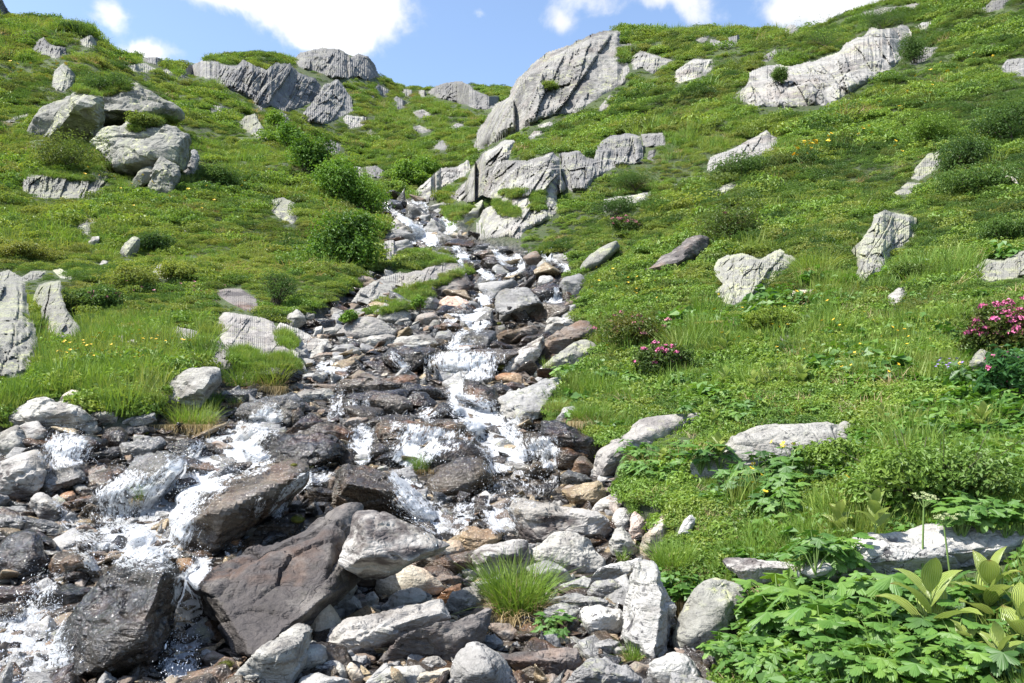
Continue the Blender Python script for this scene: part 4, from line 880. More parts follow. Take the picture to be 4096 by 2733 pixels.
ST('dark flat stone beside the moss cushions', 'wetbrown', 'G', [(2018, 422), (2070, 378), (2160, 373), (2194, 410), (2120, 448), (2040, 447)])
ST('little pale cube of rock above the purple-brown slab', 'cream', 'G', [(2178, 402), (2215, 358), (2252, 380), (2264, 410), (2210, 432)], p=28)
ST('rusty orange stone wedged at the head of the narrow fall', 'rust', 'G', [(1175, 745), (1262, 748), (1296, 800), (1262, 852), (1208, 874), (1180, 805)])
ST('brown flat stone wedged beside the rusty orange stone', 'wetbrown', 'G', [(1108, 742), (1160, 712), (1200, 735), (1190, 790), (1140, 795)])
ST('black stone surrounded by churning water in the lower pool', 'wet', 'G', [(493, 627), (530, 603), (640, 638), (674, 690), (590, 718), (520, 692)])
ST('small brown stone beside the black stone in the lower pool', 'wetbrown', 'G', [(658, 702), (690, 658), (750, 653), (784, 690), (730, 729)])
ST('low black rock almost drowned by the foaming cascade', 'wet', 'G', [(848, 642), (920, 578), (1002, 598), (1014, 650), (930, 694)])
ST('olive stone in the shallow corner of the pool', 'wetyellow', 'G', [(488, 522), (530, 483), (600, 488), (624, 530), (550, 549)])
ST('brown-black stone below the tilted wet slab', 'wetbrown', 'G', [(528, 452), (580, 398), (650, 368), (668, 430), (600, 484)])
ST('moss-covered brown rock at the bottom of the narrow fall', 'wetbrown', 'G', [(1406, 1462), (1480, 1398), (1540, 1408), (1574, 1490), (1500, 1544), (1430, 1524)])
ST('long pale slab slanting down to the bottom edge', 'pale', 'G', [(1500, 1640), (1530, 1568), (1700, 1430), (1860, 1280), (1990, 1188), (2045, 1208), (2035, 1302), (1900, 1350), (1810, 1420), (1780, 1600)], p=24)
ST('smooth pale boulder nestled on the long pale slab', 'pale', 'G', [(1778, 1502), (1800, 1410), (1880, 1328), (2000, 1303), (2142, 1318), (2154, 1420), (2060, 1430), (1990, 1460), (1960, 1544), (1850, 1564)], p=10)
ST('egg-shaped stone with an orange-brown belly standing on end', 'cream', 'G', [(2023, 1252), (2030, 1138), (2060, 1048), (2120, 1002), (2182, 1050), (2252, 1170), (2264, 1204), (2200, 1294), (2100, 1314), (2040, 1292)], p=10)
ST('grey layered rock with wavy ridges lying above the pale slabs', 'grey', 'G', [(1828, 1112), (1850, 1078), (1990, 1008), (2150, 908), (2311, 884), (2352, 930), (2311, 992), (2180, 1014), (2050, 1084), (1950, 1194), (1880, 1194), (1838, 1142)], strata=.08)
ST('white stone next to the egg-shaped stone', 'white', 'G', [(2178, 1042), (2240, 998), (2330, 988), (2350, 1072), (2300, 1114), (2230, 1092)])
ST('dark oval stone below the white stone', 'slab', 'G', [(2198, 1302), (2230, 1238), (2311, 1203), (2400, 1228), (2404, 1332), (2311, 1378), (2230, 1352)], p=10)
ST('flat white slab near the bottom edge below the smooth pale boulder', 'white', 'G', [(2022, 1442), (2060, 1423), (2230, 1423), (2295, 1490), (2284, 1538), (2150, 1514), (2060, 1474)])
ST('tan stone under the flat white slab', 'cream', 'G', [(1850, 1560), (1880, 1510), (1950, 1490), (1970, 1530), (1940, 1568), (1880, 1590)])
ST('white slab corner at the bottom edge under the flat white slab', 'white', 'G', [(1960, 1600), (1980, 1540), (2060, 1510), (2200, 1530), (2300, 1570), (2250, 1640), (2000, 1640)])
# --- bottom centre
ST('white pyramid-like boulder with a brown weathered flank', 'patchy', 'H', [(8, 742), (90, 530), (165, 432), (230, 426), (330, 468), (730, 652), (610, 705), (440, 785), (330, 803), (200, 836), (140, 844), (18, 784)], ridge=[(182, 470, .4), (172, 640, .75), (150, 740, .8), (350, 690, .75), (440, 765, .6), (640, 670, .35)], lean=0.35, d=3.75, p=32, rough=.010)
ST('rounded cream boulder in the rubble below the white pyramid boulder', 'cream', 'H', [(253, 922), (280, 858), (370, 788), (430, 777), (520, 798), (600, 850), (704, 930), (662, 974), (600, 965), (500, 994), (370, 1024), (300, 1014), (258, 974)], p=12)
ST('tan half-moon stone leaning on the rounded cream boulder', 'pale', 'H', [(252, 1114), (340, 1028), (400, 958), (470, 932), (540, 942), (614, 1000), (592, 1042), (450, 1084), (330, 1129)], p=14)
ST('long white-topped log-shaped slab with a dark underside', 'patchy', 'H', [(-64, 1290), (-40, 1255), (0, 1217), (150, 1137), (600, 1037), (680, 1037), (724, 1090), (714, 1142), (600, 1224), (210, 1405), (150, 1384), (-30, 1344)], ridge=[(-30, 1310, .6), (200, 1250, .7), (450, 1170, .7), (690, 1090, .6), (210, 1370, .45)], lean=0.40, p=20)
ST('dark purple-brown slab slanting under the white-topped slab, rusty at one end', 'slab', 'H', [(238, 1464), (260, 1418), (400, 1348), (600, 1278), (870, 1158), (1010, 1115), (1004, 1182), (900, 1254), (620, 1404), (440, 1446), (300, 1484)], lean=0.40)
ST('large smooth off-white boulder at the bottom edge below the big tussock', 'white', 'H', [(768, 1640), (762, 1470), (798, 1378), (858, 1322), (920, 1306), (982, 1328), (1064, 1388), (1134, 1470), (1180, 1570), (1174, 1640)], ridge=[(960, 1340, .3), (985, 1400, .55), (1010, 1500, .6), (850, 1500, .5), (870, 1380, .3)], p=14, rough=.015)
ST('tall black-flecked white block standing upright beside the grassy bank', 'white', 'H', [(1868, 1222), (1900, 1078), (1958, 828), (1988, 773), (2062, 766), (2144, 858), (2220, 990), (2222, 1102), (2154, 1384), (2080, 1444), (2000, 1434), (1938, 1374)], ridge=[(1990, 830, .3), (2150, 960, .6), (2120, 1180, .65), (2060, 1400, .6), (1950, 1280, .45)], lean=0.35, p=30)
ST('dark rounded boulder with pale yellow lichen and hanging straw', 'lichen', 'I', [(-5, 1352), (18, 1150), (108, 1000), (150, 918), (250, 872), (400, 886), (505, 958), (535, 1042), (484, 1154), (380, 1264), (290, 1364), (200, 1414), (100, 1404), (18, 1392)], p=12, lean=0.35)
ST('big pale knobbly boulder with an orange tint at its foot', 'pale', 'H', [(1292, 742), (1308, 688), (1380, 638), (1430, 597), (1540, 584), (1652, 628), (1714, 700), (1766, 802), (1700, 844), (1600, 864), (1500, 834), (1400, 784), (1308, 774)], p=13, rough=.045)
ST('long mottled slab damming the lower pool', 'patchy', 'H', [(1135, 432), (1160, 387), (1280, 371), (1440, 397), (1700, 427), (1804, 488), (1842, 562), (1802, 624), (1700, 604), (1550, 604), (1370, 656), (1220, 614), (1176, 522)], ridge=[(1180, 430, .5), (1400, 440, .6), (1750, 480, .5), (1350, 620, .45), (1700, 580, .45)], lean=0.50)
ST('round-backed black boulder above the small double fall', 'wetbrown', 'H', [(602, 232), (650, 178), (800, 87), (880, 76), (962, 107), (1026, 190), (1006, 264), (940, 294), (800, 304), (760, 364), (680, 364), (618, 312)], p=12)
ST('glossy black boulder between two arms of the central fall', 'wet', 'E', [(568, 1580), (598, 1500), (660, 1447), (760, 1421), (870, 1427), (932, 1468), (1006, 1530), (1004, 1584), (900, 1594), (760, 1604), (700, 1644), (600, 1644)], p=14)
ST('brown slab with a black undercut front beside the central fall', 'wetbrown', 'H', [(-10, 202), (40, 148), (100, 142), (250, 187), (424, 268), (560, 380), (626, 524), (540, 534), (420, 504), (250, 454), (100, 404), (-5, 342)], ridge=[(60, 250, .7), (250, 285, .75), (420, 320, .7), (560, 440, .5)], lean=0.56, p=24)
ST('dry plank of yellowish schist leaning behind the rubble', 'cream', 'H', [(436, 782), (560, 707), (740, 636), (794, 637), (820, 690), (790, 714), (700, 734), (560, 819), (480, 794)], strata=.07)
ST('wet dark-brown wedge under the yellowish schist plank', 'wetbrown', 'H', [(576, 812), (700, 732), (820, 712), (955, 687), (904, 752), (872, 854), (780, 874), (650, 854)])
ST('blackened grey block standing behind the big grass tussock', 'patchy', 'H', [(883, 762), (888, 718), (990, 657), (1200, 621), (1244, 638), (1254, 720), (1234, 804), (1180, 864), (1000, 884), (918, 874), (888, 812)], p=26)
ST('ochre slab washed by shallow water beneath the double fall', 'wetyellow', 'H', [(736, 622), (820, 557), (950, 547), (1094, 568), (1084, 604), (1000, 664), (850, 720), (796, 654)], lean=0.77)
ST('round white cobble beside the pinkish shard', 'white', 'H', [(1812, 482), (1850, 417), (1900, 411), (1938, 460), (1944, 532), (1910, 579), (1840, 554)], p=9)
ST('pinkish upright shard between two pale stones', 'pink', 'H', [(1927, 562), (1938, 458), (1960, 436), (2012, 490), (2024, 560), (2014, 654), (1960, 644), (1933, 622)])
ST('small grey helmet-shaped stone in front of the pinkish shard', 'pale', 'H', [(1802, 652), (1830, 567), (1870, 536), (1922, 590), (1974, 690), (1954, 734), (1870, 744), (1818, 722)])
ST('large pinkish-grey boulder leaning against the grassy bank', 'cream', 'H', [(2012, 652), (2060, 567), (2140, 467), (2180, 456), (2234, 540), (2236, 622), (2150, 684), (2060, 754), (2022, 732)], p=16)
ST('grey hump-backed boulder below the leafy bank', 'patchy', 'H', [(1672, 422), (1740, 357), (1840, 317), (1902, 328), (1954, 400), (1922, 444), (1850, 444), (1800, 474), (1720, 444)])
ST('olive-brown wet slab with a sharp crest by the leafy bank', 'wetyellow', 'H', [(1516, 322), (1600, 267), (1720, 231), (1774, 290), (1768, 352), (1680, 414), (1560, 394), (1528, 352)], ridge=[(1560, 340, .6), (1700, 290, .6), (1690, 380, .5)])
ST('brown fin of rock poking from the central pool, longest of three', 'wetbrown', 'H', [(1212, 222), (1250, 157), (1340, 97), (1372, 110), (1352, 162), (1290, 224)])
ST('brown fin of rock poking from the central pool, middle of three', 'wetbrown', 'H', [(1292, 222), (1350, 147), (1400, 127), (1419, 170), (1370, 214), (1310, 229)])
ST('brown fin of rock in the central pool, shortest and nearest the bank', 'wetbrown', 'H', [(1387, 262), (1410, 197), (1470, 167), (1468, 222), (1420, 269)])
ST('flat wet stone between the fins and the leafy bank', 'wetgrey', 'H', [(1477, 202), (1520, 162), (1620, 188), (1694, 240), (1600, 284), (1500, 289)])
ST('chocolate-brown block below the pinkish bank slab', 'wetbrown', 'H', [(1427, 62), (1440, 7), (1520, 2), (1644, 70), (1592, 134), (1540, 174), (1450, 124)])
ST('dark pointed stone beside the chocolate-brown block', 'wetbrown', 'H', [(1542, 162), (1600, 72), (1640, 77), (1704, 150), (1694, 204), (1600, 204)])
ST('long black tapered rock under the grassy bank with dead straw', 'wet', 'E', [(1336, 1372), (1360, 1307), (1440, 1296), (1600, 1367), (1744, 1428), (1774, 1482), (1724, 1554), (1600, 1534), (1400, 1454), (1341, 1412)], p=20)
ST('large mauve slab of smooth rock sunk in the leafy bank', 'bed', 'E', [(1716, 1560), (1800, 1447), (1950, 1327), (2100, 1276), (2311, 1256), (2424, 1270), (2330, 1330), (2100, 1410), (1960, 1480), (1890, 1560), (1884, 1640), (1830, 1710), (1716, 1710), (1700, 1640)], ridge=[(1760, 1600, .5), (1850, 1480, .5), (2100, 1340, .3)], lean=0.56, p=16, rough=.015)
ST('black-topped boulder with yellow lichen rosettes at the bottom edge', 'grey', 'H', [(1490, 1600), (1560, 1507), (1650, 1417), (1720, 1396), (1900, 1446), (2004, 1520), (2070, 1590), (2000, 1660), (1500, 1660)], p=16)
ST('speckled white boulder at the bottom edge beside the lower leaves', 'white', 'H', [(2047, 1482), (2090, 1417), (2220, 1376), (2311, 1408), (2384, 1500), (2450, 1610), (2100, 1610), (2056, 1532)], p=14)
ST('white square-edged boulder beside the tall black-flecked block', 'white', 'H', [(1606, 1132), (1640, 1077), (1720, 1056), (1852, 1078), (1896, 1130), (1874, 1224), (1800, 1274), (1680, 1244), (1636, 1192)], p=16)
ST('pale slab tilted over a hollow near the tall flecked block', 'white', 'H', [(1656, 902), (1700, 848), (1850, 777), (2004, 752), (1998, 802), (1930, 834), (1870, 894), (1700, 924)])
ST('grey layered stone in the hollow below the tilted pale slab', 'grey', 'H', [(1652, 962), (1690, 897), (1800, 877), (1934, 948), (1934, 1004), (1850, 1034), (1750, 1014), (1658, 992)], strata=.07)
ST('white bent slab like an elbow among the rubble', 'white', 'H', [(1452, 932), (1560, 917), (1620, 862), (1664, 890), (1644, 944), (1590, 994), (1480, 994)])
ST('pale boulder half hidden by the big grass tussock', 'pale', 'H', [(716, 1082), (770, 987), (840, 937), (920, 936), (964, 1020), (944, 1104), (850, 1134), (738, 1112)])
ST('grey boulder wedged beneath the big knobbly boulder', 'grey', 'H', [(1252, 812), (1290, 777), (1380, 762), (1462, 798), (1534, 870), (1554, 919), (1470, 934), (1330, 874)])
ST('white knobbly stone at the base of the white pyramid boulder', 'white', 'H', [(-24, 1062), (0, 1007), (100, 986), (154, 1020), (169, 1102), (120, 1134), (0, 1114)])
ST('small beige stone beside the half-moon stone', 'pale', 'H', [(152, 1042), (200, 977), (240, 967), (268, 1010), (258, 1062), (190, 1088)])
ST('flat little stone tucked under the half-moon stone', 'pale', 'H', [(196, 1072), (240, 1047), (314, 1062), (290, 1104), (220, 1108)])
ST('tiny pale cobble above the white-topped slab', 'pale', 'H', [(173, 1102), (205, 1083), (243, 1120), (215, 1144), (182, 1134)])
ST('brown-black angular stone between the pyramid and the cream boulder', 'brown', 'H', [(96, 892), (180, 847), (330, 766), (410, 790), (370, 834), (280, 884), (180, 964), (108, 942)])
ST('brown and white stone below the pyramid boulder', 'patchy', 'H', [(-64, 972), (-20, 918), (50, 892), (122, 930), (149, 972), (60, 1009)])
ST('grey slate under the roots of the big tussock', 'grey', 'H', [(856, 1312), (960, 1267), (1030, 1242), (1089, 1300), (1064, 1374), (930, 1354)])
ST('grey-brown plank of rock lying behind the leafy herb', 'grey', 'H', [(1396, 1042), (1500, 997), (1650, 996), (1804, 1038), (1888, 1084), (1750, 1094), (1590, 1064), (1428, 1070)], lean=0.70)
ST('stone hidden behind the leaves of the low herb', 'grey', 'H', [(1300, 1160), (1400, 1067), (1500, 1046), (1594, 1080), (1584, 1160), (1400, 1210)])
ST('dark slab under the leafy herb near the bottom', 'slab', 'H', [(1056, 1402), (1200, 1377), (1450, 1346), (1594, 1368), (1604, 1434), (1500, 1544), (1250, 1534), (1176, 1472)])
ST('grey stone lying below the white square-edged boulder', 'grey', 'H', [(1641, 1352), (1680, 1307), (1780, 1282), (1864, 1300), (1834, 1344), (1700, 1399)])
ST('small pale cobble beside the straw tuft at the bottom', 'pale', 'H', [(1800, 1352), (1830, 1320), (1900, 1325), (1920, 1365), (1860, 1395)])
ST('white slab chip at the bottom beside the brown egg-shaped cobble', 'white', 'H', [(2, 1412), (60, 1383), (192, 1388), (184, 1452), (120, 1479)])
ST('brown egg-shaped cobble at the bottom edge', 'cream', 'H', [(58, 1472), (90, 1427), (142, 1470), (184, 1542), (150, 1584), (108, 1574)], p=9)
ST('grey cobble at the bottom edge touching the brown egg-shaped cobble', 'pale', 'H', [(-20, 1500), (10, 1430), (50, 1470), (66, 1540), (30, 1570), (-10, 1560)])
ST('low light slab at the bottom edge', 'pale', 'H', [(256, 1512), (340, 1467), (540, 1447), (594, 1500), (560, 1564), (300, 1594)])
ST('grey domed cobble behind the low light slab', 'pale', 'H', [(541, 1472), (590, 1402), (660, 1391), (745, 1470), (700, 1504), (580, 1514)])
ST('tan brick-shaped slab at the bottom edge beside the off-white boulder', 'cream', 'H', [(486, 1542), (510, 1508), (740, 1467), (769, 1500), (760, 1584), (500, 1594)], p=26)
ST('small white cobble atop the bottom rubble', 'white', 'H', [(586, 1402), (610, 1370), (660, 1362), (674, 1390), (630, 1408)])
ST('orange-brown cobble next to the off-white boulder', 'cream', 'H', [(662, 1402), (700, 1370), (760, 1372), (770, 1410), (720, 1430), (680, 1425)])
ST('rusty shard between the cream boulder and the tussock', 'rust', 'H', [(656, 1014), (760, 928), (822, 906), (804, 964), (720, 1054)])
ST('brown stone in the shade above the rusty shard', 'brown', 'H', [(636, 872), (700, 846), (790, 867), (844, 910), (760, 944), (680, 934)])
ST('small light finger of stone near the blackened grey block', 'pale', 'H', [(816, 817), (850, 803), (922, 850), (902, 879), (840, 874)])
ST('little round pebble-like stone near the blackened grey block', 'white', 'H', [(842, 882), (865, 862), (896, 872), (894, 898), (860, 902)], p=8)
ST('white flat stone tucked under the tussock blades', 'pale', 'H', [(880, 912), (950, 890), (1030, 905), (1050, 930), (960, 940), (890, 935)])
ST('small upright brown stone in the bank turf beside the pinkish boulder', 'brown', 'H', [(2005, 555), (2030, 510), (2070, 490), (2078, 530), (2040, 565)])
ST('flat grey stone above the round white cobble', 'grey', 'H', [(1930, 440), (1970, 405), (2040, 392), (2050, 410), (1990, 445), (1945, 455)])
ST('grey stone sunk in turf above the pinkish boulder', 'grey', 'H', [(2070, 410), (2090, 365), (2130, 358), (2145, 390), (2110, 415)])
# --- middle reach
ST('grey shining block with diagonal grooves and a black hollow beneath', 'grey', 'E', [(1056, 602), (1062, 448), (1130, 421), (1250, 426), (1304, 458), (1346, 530), (1304, 580), (1200, 604), (1090, 644)], ridge=[(1075, 590, .5), (1200, 540, .75), (1320, 500, .7), (1110, 450, .2), (1280, 460, .3)], lean=0.40, p=24)
ST('orange-pink slab beside the bright short fall', 'pink', 'E', [(674, 517), (720, 474), (800, 476), (880, 515), (852, 564), (760, 576), (698, 552)], ridge=[(700, 525, .5), (760, 545, .6), (860, 525, .5)])
ST('grey block jammed against the grass bank by the upper side fall', 'grey', 'E', [(1466, 402), (1500, 367), (1600, 326), (1644, 380), (1642, 424), (1600, 454), (1500, 494), (1471, 442)])
ST('dark block behind the upper side fall', 'wet', 'E', [(1286, 432), (1400, 387), (1474, 398), (1462, 452), (1350, 534), (1306, 492)], p=26)
ST('cream-white boulder above the dark block of the side fall', 'white', 'E', [(1321, 382), (1340, 342), (1400, 334), (1429, 360), (1424, 387), (1350, 414)], p=12)
ST('clean white slab at the grass edge below the side fall', 'white', 'E', [(1370, 702), (1390, 647), (1480, 611), (1600, 601), (1609, 642), (1530, 704), (1430, 734)], p=16)
ST('brown diagonal slab leaning on the grass bank', 'brown', 'E', [(1336, 832), (1360, 787), (1590, 647), (1644, 652), (1674, 690), (1560, 794), (1400, 904), (1348, 894)], strata=.05)
ST('lichen-dappled grey slab under the rhododendron bank', 'lichen', 'E', [(1350, 1004), (1390, 947), (1450, 877), (1600, 757), (1674, 777), (1714, 820), (1650, 904), (1520, 964), (1400, 1024)])
ST('white fin-like slab leaning beside the curtain fall', 'patchy', 'E', [(1086, 964), (1180, 847), (1250, 787), (1360, 741), (1370, 790), (1304, 894), (1220, 964), (1130, 979)], ridge=[(1120, 950, .5), (1220, 880, .7), (1345, 770, .5), (1230, 940, .5)], lean=0.50)
ST('broad flat ledge carrying the curtain fall', 'wettan', 'E', [(598, 892), (680, 857), (900, 822), (1215, 822), (1204, 854), (1150, 894), (1050, 964), (1000, 990), (700, 990), (606, 942)], ridge=[(620, 900, .7), (800, 880, .8), (1000, 866, .8), (1185, 848, .6), (640, 950, .6), (1000, 960, .7)], lean=0.77, p=30, rough=.015)
ST('black square-fronted slab beside the curtain fall', 'wet', 'E', [(281, 884), (330, 837), (450, 811), (632, 816), (644, 862), (560, 964), (500, 984), (420, 944), (296, 904)], ridge=[(320, 880, .6), (450, 850, .7), (620, 850, .6), (500, 950, .6)])
ST('dry oval slab resting above the black square-fronted slab', 'pale', 'E', [(351, 772), (400, 741), (540, 731), (622, 736), (664, 790), (600, 814), (450, 816), (378, 802)], lean=0.63, p=14)
ST('dry pale slab beside the oval slab', 'pale', 'E', [(116, 782), (180, 747), (320, 721), (374, 738), (342, 792), (230, 816), (138, 802)], lean=0.63)
ST('layered brownish slab above the brown fin', 'brown', 'E', [(1036, 752), (1100, 707), (1290, 666), (1324, 690), (1250, 744), (1120, 789), (1048, 782)], strata=.08)
ST('bluish black wet slab below the clean white slab', 'wet', 'E', [(1186, 792), (1260, 737), (1380, 706), (1434, 735), (1330, 784), (1198, 816)])
ST('dark wedge at the edge of the smooth grey chute', 'wet', 'E', [(976, 817), (1000, 772), (1040, 761), (1154, 800), (1144, 829), (1020, 834)])
ST('smooth grey chute of rock under a thin skin of water', 'wetgrey', 'E', [(734, 842), (790, 737), (900, 686), (1034, 708), (1039, 772), (980, 804), (900, 834)], lean=0.84, rough=.012)
ST('long black beam of rock with a mossy top', 'wetbrown', 'E', [(-24, 1112), (0, 1057), (60, 1027), (300, 1006), (524, 1001), (546, 1040), (534, 1074), (350, 1104), (100, 1124), (20, 1154)], lean=0.60)
ST('reddish-brown wet boulder beside the white central stream', 'wetbrown', 'E', [(796, 1132), (840, 1047), (900, 1026), (1002, 1058), (1064, 1110), (1076, 1182), (1052, 1244), (960, 1194), (868, 1164)], ridge=[(850, 1070, .3), (980, 1100, .65), (1000, 1180, .65), (880, 1140, .5)], p=20)
ST('black triangular rock in the white central stream', 'wet', 'E', [(606, 1282), (660, 1207), (700, 1181), (782, 1208), (866, 1310), (800, 1319), (660, 1304)], p=24)
ST('wide flat-topped rock with strands of water falling off its front', 'wetbrown', 'E', [(266, 1342), (290, 1307), (600, 1296), (900, 1321), (960, 1350), (954, 1404), (900, 1434), (700, 1444), (500, 1454), (300, 1444), (271, 1392)], ridge=[(290, 1345, .7), (450, 1335, .8), (700, 1340, .8), (940, 1362, .6), (300, 1430, .6), (900, 1420, .6)], lean=0.63, p=30)
ST('large speckled grey slab rising from the stream to the leafy bank', 'grey', 'E', [(1064, 1182), (1150, 1127), (1280, 1057), (1440, 996), (1484, 1020), (1444, 1134), (1380, 1224), (1290, 1304), (1210, 1324), (1096, 1304)], ridge=[(1120, 1200, .4), (1300, 1110, .4), (1360, 1200, .6), (1230, 1270, .6)], lean=0.70)
ST('rusty red wet slab below the white fin', 'rust', 'E', [(1041, 1002), (1100, 974), (1190, 981), (1244, 1020), (1234, 1064), (1130, 1044), (1058, 1032)], p=12)
ST('olive-brown stone under the rusty red slab', 'wetbrown', 'E', [(1091, 1062), (1150, 1037), (1230, 1057), (1264, 1090), (1180, 1114)])
ST('grey-black stone behind the reddish-brown boulder', 'wet', 'E', [(1006, 1072), (1060, 1041), (1130, 1067), (1174, 1110), (1110, 1164), (1060, 1122)])
ST('flat grey stone at the foot of the curtain fall', 'wetgrey', 'E', [(866, 1022), (960, 977), (1034, 966), (1039, 1022), (960, 1054), (900, 1042)])
ST('cream-topped wet boulder standing in the stream', 'wettan', 'E', [(196, 1152), (250, 1121), (400, 1126), (484, 1168), (494, 1222), (430, 1254), (330, 1254), (228, 1202)], ridge=[(215, 1160, .4), (350, 1165, .65), (470, 1185, .5), (380, 1240, .5)])
ST('dark ledge with dripping strands beside the cream-topped boulder', 'wet', 'E', [(40, 1162), (80, 1117), (300, 1101), (454, 1118), (442, 1149), (200, 1144), (160, 1224), (58, 1224)])
ST('dark rounded boulder beside the cream-topped boulder', 'wet', 'E', [(436, 1152), (500, 1101), (580, 1106), (654, 1170), (644, 1204), (560, 1224), (478, 1204)], p=12)
ST('red-brown flat stone left of the stream plank', 'brown', 'E', [(36, 1322), (80, 1280), (160, 1258), (205, 1280), (170, 1320), (90, 1340)])
ST('brown plank of rock above the wide flat-topped rock', 'wetbrown', 'E', [(166, 1372), (200, 1307), (350, 1246), (504, 1290), (380, 1304), (228, 1344)])
ST('long dark stone above the black triangular rock', 'wet', 'E', [(376, 1082), (450, 1046), (560, 1071), (704, 1107), (724, 1142), (650, 1164), (520, 1114), (400, 1114)])
ST('slate-blue stone at the turf corner above the long black rock', 'grey', 'E', [(1436, 1292), (1500, 1211), (1560, 1201), (1594, 1240), (1574, 1304), (1500, 1319)])
ST('brown rock veiled by spray beside the central fall', 'wetbrown', 'E', [(1196, 1482), (1250, 1397), (1340, 1381), (1404, 1430), (1434, 1512), (1380, 1594), (1208, 1564)], p=14)
ST('brown stone leaning at the side of the strands of water', 'wetbrown', 'E', [(201, 1562), (220, 1477), (260, 1441), (334, 1458), (334, 1502), (260, 1574)])
ST('black stone below the strands of water', 'wet', 'E', [(246, 1552), (300, 1507), (410, 1486), (419, 1562), (350, 1604)])
ST('broad black slab glittering beside the upper left cascade', 'wet', 'D', [(1626, 1492), (1680, 1437), (1900, 1391), (2150, 1381), (2254, 1438), (2274, 1502), (2200, 1564), (2000, 1644), (1850, 1644), (1700, 1604), (1638, 1542)], ridge=[(1680, 1480, .4), (1900, 1440, .5), (2200, 1450, .5), (2150, 1560, .6), (1850, 1620, .6)], lean=0.56, strata=.04)
ST('dark pointed stone beside the glittering slab', 'wet', 'D', [(1896, 1392), (1980, 1287), (2050, 1246), (2134, 1300), (2122, 1344), (2000, 1374), (1928, 1404)])
ST('dark plank of rock behind the glittering slab', 'wetbrown', 'D', [(1936, 1392), (2120, 1317), (2250, 1321), (2336, 1370), (2304, 1444), (2200, 1414), (2000, 1404)], lean=0.63)
ST('flat dark stone on the lip of the uppermost pool', 'wet', 'E', [(551, 137), (620, 114), (740, 126), (774, 150), (640, 162)], lean=0.70)
ST('light wet sheet of rock across the upper stream', 'wetgrey', 'E', [(626, 167), (700, 147), (830, 156), (904, 190), (850, 219), (740, 199)], lean=0.91)
ST('black shelf below the light wet sheet of rock', 'wet', 'E', [(776, 217), (900, 201), (964, 230), (932, 254), (830, 244)])
ST('black diagonal slab in the upper stream', 'wet', 'E', [(956, 242), (1000, 216), (1080, 246), (1139, 300), (1100, 324), (1018, 284)])
ST('dark stone upstream of the black diagonal slab', 'wetbrown', 'E', [(906, 192), (960, 166), (1040, 187), (1074, 225), (1000, 234)])
ST('grey flat stone at the upstream bend', 'wetgrey', 'E', [(856, 167), (960, 127), (1009, 121), (1004, 162), (920, 184)])
ST('brown pyramid-shaped rock at the upper bend', 'brown', 'E', [(1201, 252), (1260, 192), (1310, 174), (1344, 210), (1334, 259), (1240, 279)])
ST('upright grooved grey block in the upper stream', 'grey', 'E', [(1316, 332), (1323, 258), (1360, 226), (1414, 248), (1424, 322), (1360, 349)], p=26)
ST('dark stone beside the upright grooved block', 'wet', 'E', [(1400, 330), (1410, 280), (1470, 265), (1484, 310), (1450, 335)])
ST('white flat stone at the top of the side fall', 'white', 'E', [(1411, 247), (1490, 206), (1560, 204), (1574, 235), (1480, 274)], lean=0.70)
ST('dark tilted slab above the cream-white boulder', 'wet', 'E', [(1136, 372), (1230, 307), (1310, 284), (1324, 330), (1220, 384)])
ST('grey stone in the upper stream below the grey flat stone', 'wetgrey', 'E', [(1036, 172), (1060, 142), (1120, 141), (1164, 185), (1080, 204)])
ST('low black stone between pools at the upper bend', 'wet', 'E', [(1126, 225), (1160, 203), (1215, 198), (1234, 220), (1170, 236)])
ST('small dark stone below the black shelf', 'wet', 'E', [(926, 325), (960, 292), (1030, 290), (1094, 330), (1040, 352), (960, 345)])
ST('brown mottled stone above the grooved grey block', 'wetgrey', 'E', [(900, 420), (940, 340), (1010, 335), (1075, 385), (1060, 430), (960, 450)], lean=0.84)
ST('black block in the highest cascade', 'wet', 'B', [(386, 1417), (440, 1381), (490, 1391), (504, 1420), (470, 1449), (420, 1449)])
ST('grey block at the very head of the cascade', 'wetgrey', 'B', [(296, 1362), (350, 1321), (420, 1331), (434, 1380), (360, 1394)])
ST('flat grey stone at the head of the stream beneath the cliff', 'wetgrey', 'B', [(478, 1390), (510, 1345), (560, 1340), (568, 1380), (520, 1400)])
ST('pale leaf-shaped slab at the stream head', 'pale', 'B', [(586, 1392), (640, 1351), (700, 1336), (724, 1360), (660, 1399)])
ST('dark stone in the highest pool', 'wet', 'B', [(601, 1492), (640, 1441), (690, 1456), (694, 1502), (640, 1524)])
ST('wet stone splitting the highest cascade', 'wet', 'B', [(506, 1485), (540, 1462), (605, 1470), (614, 1500), (560, 1512)])
ST('smooth grey bedrock hump beside the highest cascade', 'bed', 'B', [(326, 1552), (330, 1497), (400, 1426), (464, 1446), (554, 1520), (480, 1564), (380, 1604)], p=12)
ST('orange-tinted stone beside the leaning cliff slab', 'cream', 'B', [(696, 1562), (740, 1527), (794, 1543), (804, 1577), (740, 1594)])
ST('big slab leaning at the foot of the cliff over a black gap', 'lichen', 'B', [(755, 1552), (790, 1487), (900, 1367), (958, 1331), (965, 1362), (904, 1424), (874, 1504), (810, 1564)], p=22)
ST('white flat stone below the highest pool', 'pale', 'B', [(596, 1535), (640, 1505), (690, 1515), (680, 1545), (620, 1550)])
ST('grey wall of rock under the knoll beside the short fall', 'slab', 'E', [(616, 432), (640, 377), (760, 346), (860, 346), (894, 400), (854, 454), (740, 479), (648, 474)], ridge=[(640, 430, .5), (760, 400, .6), (870, 400, .5), (760, 465, .5)])
ST('bluish pointed boulder beside the orange-pink slab', 'grey', 'E', [(566, 502), (590, 457), (630, 461), (684, 520), (674, 564), (578, 554)])
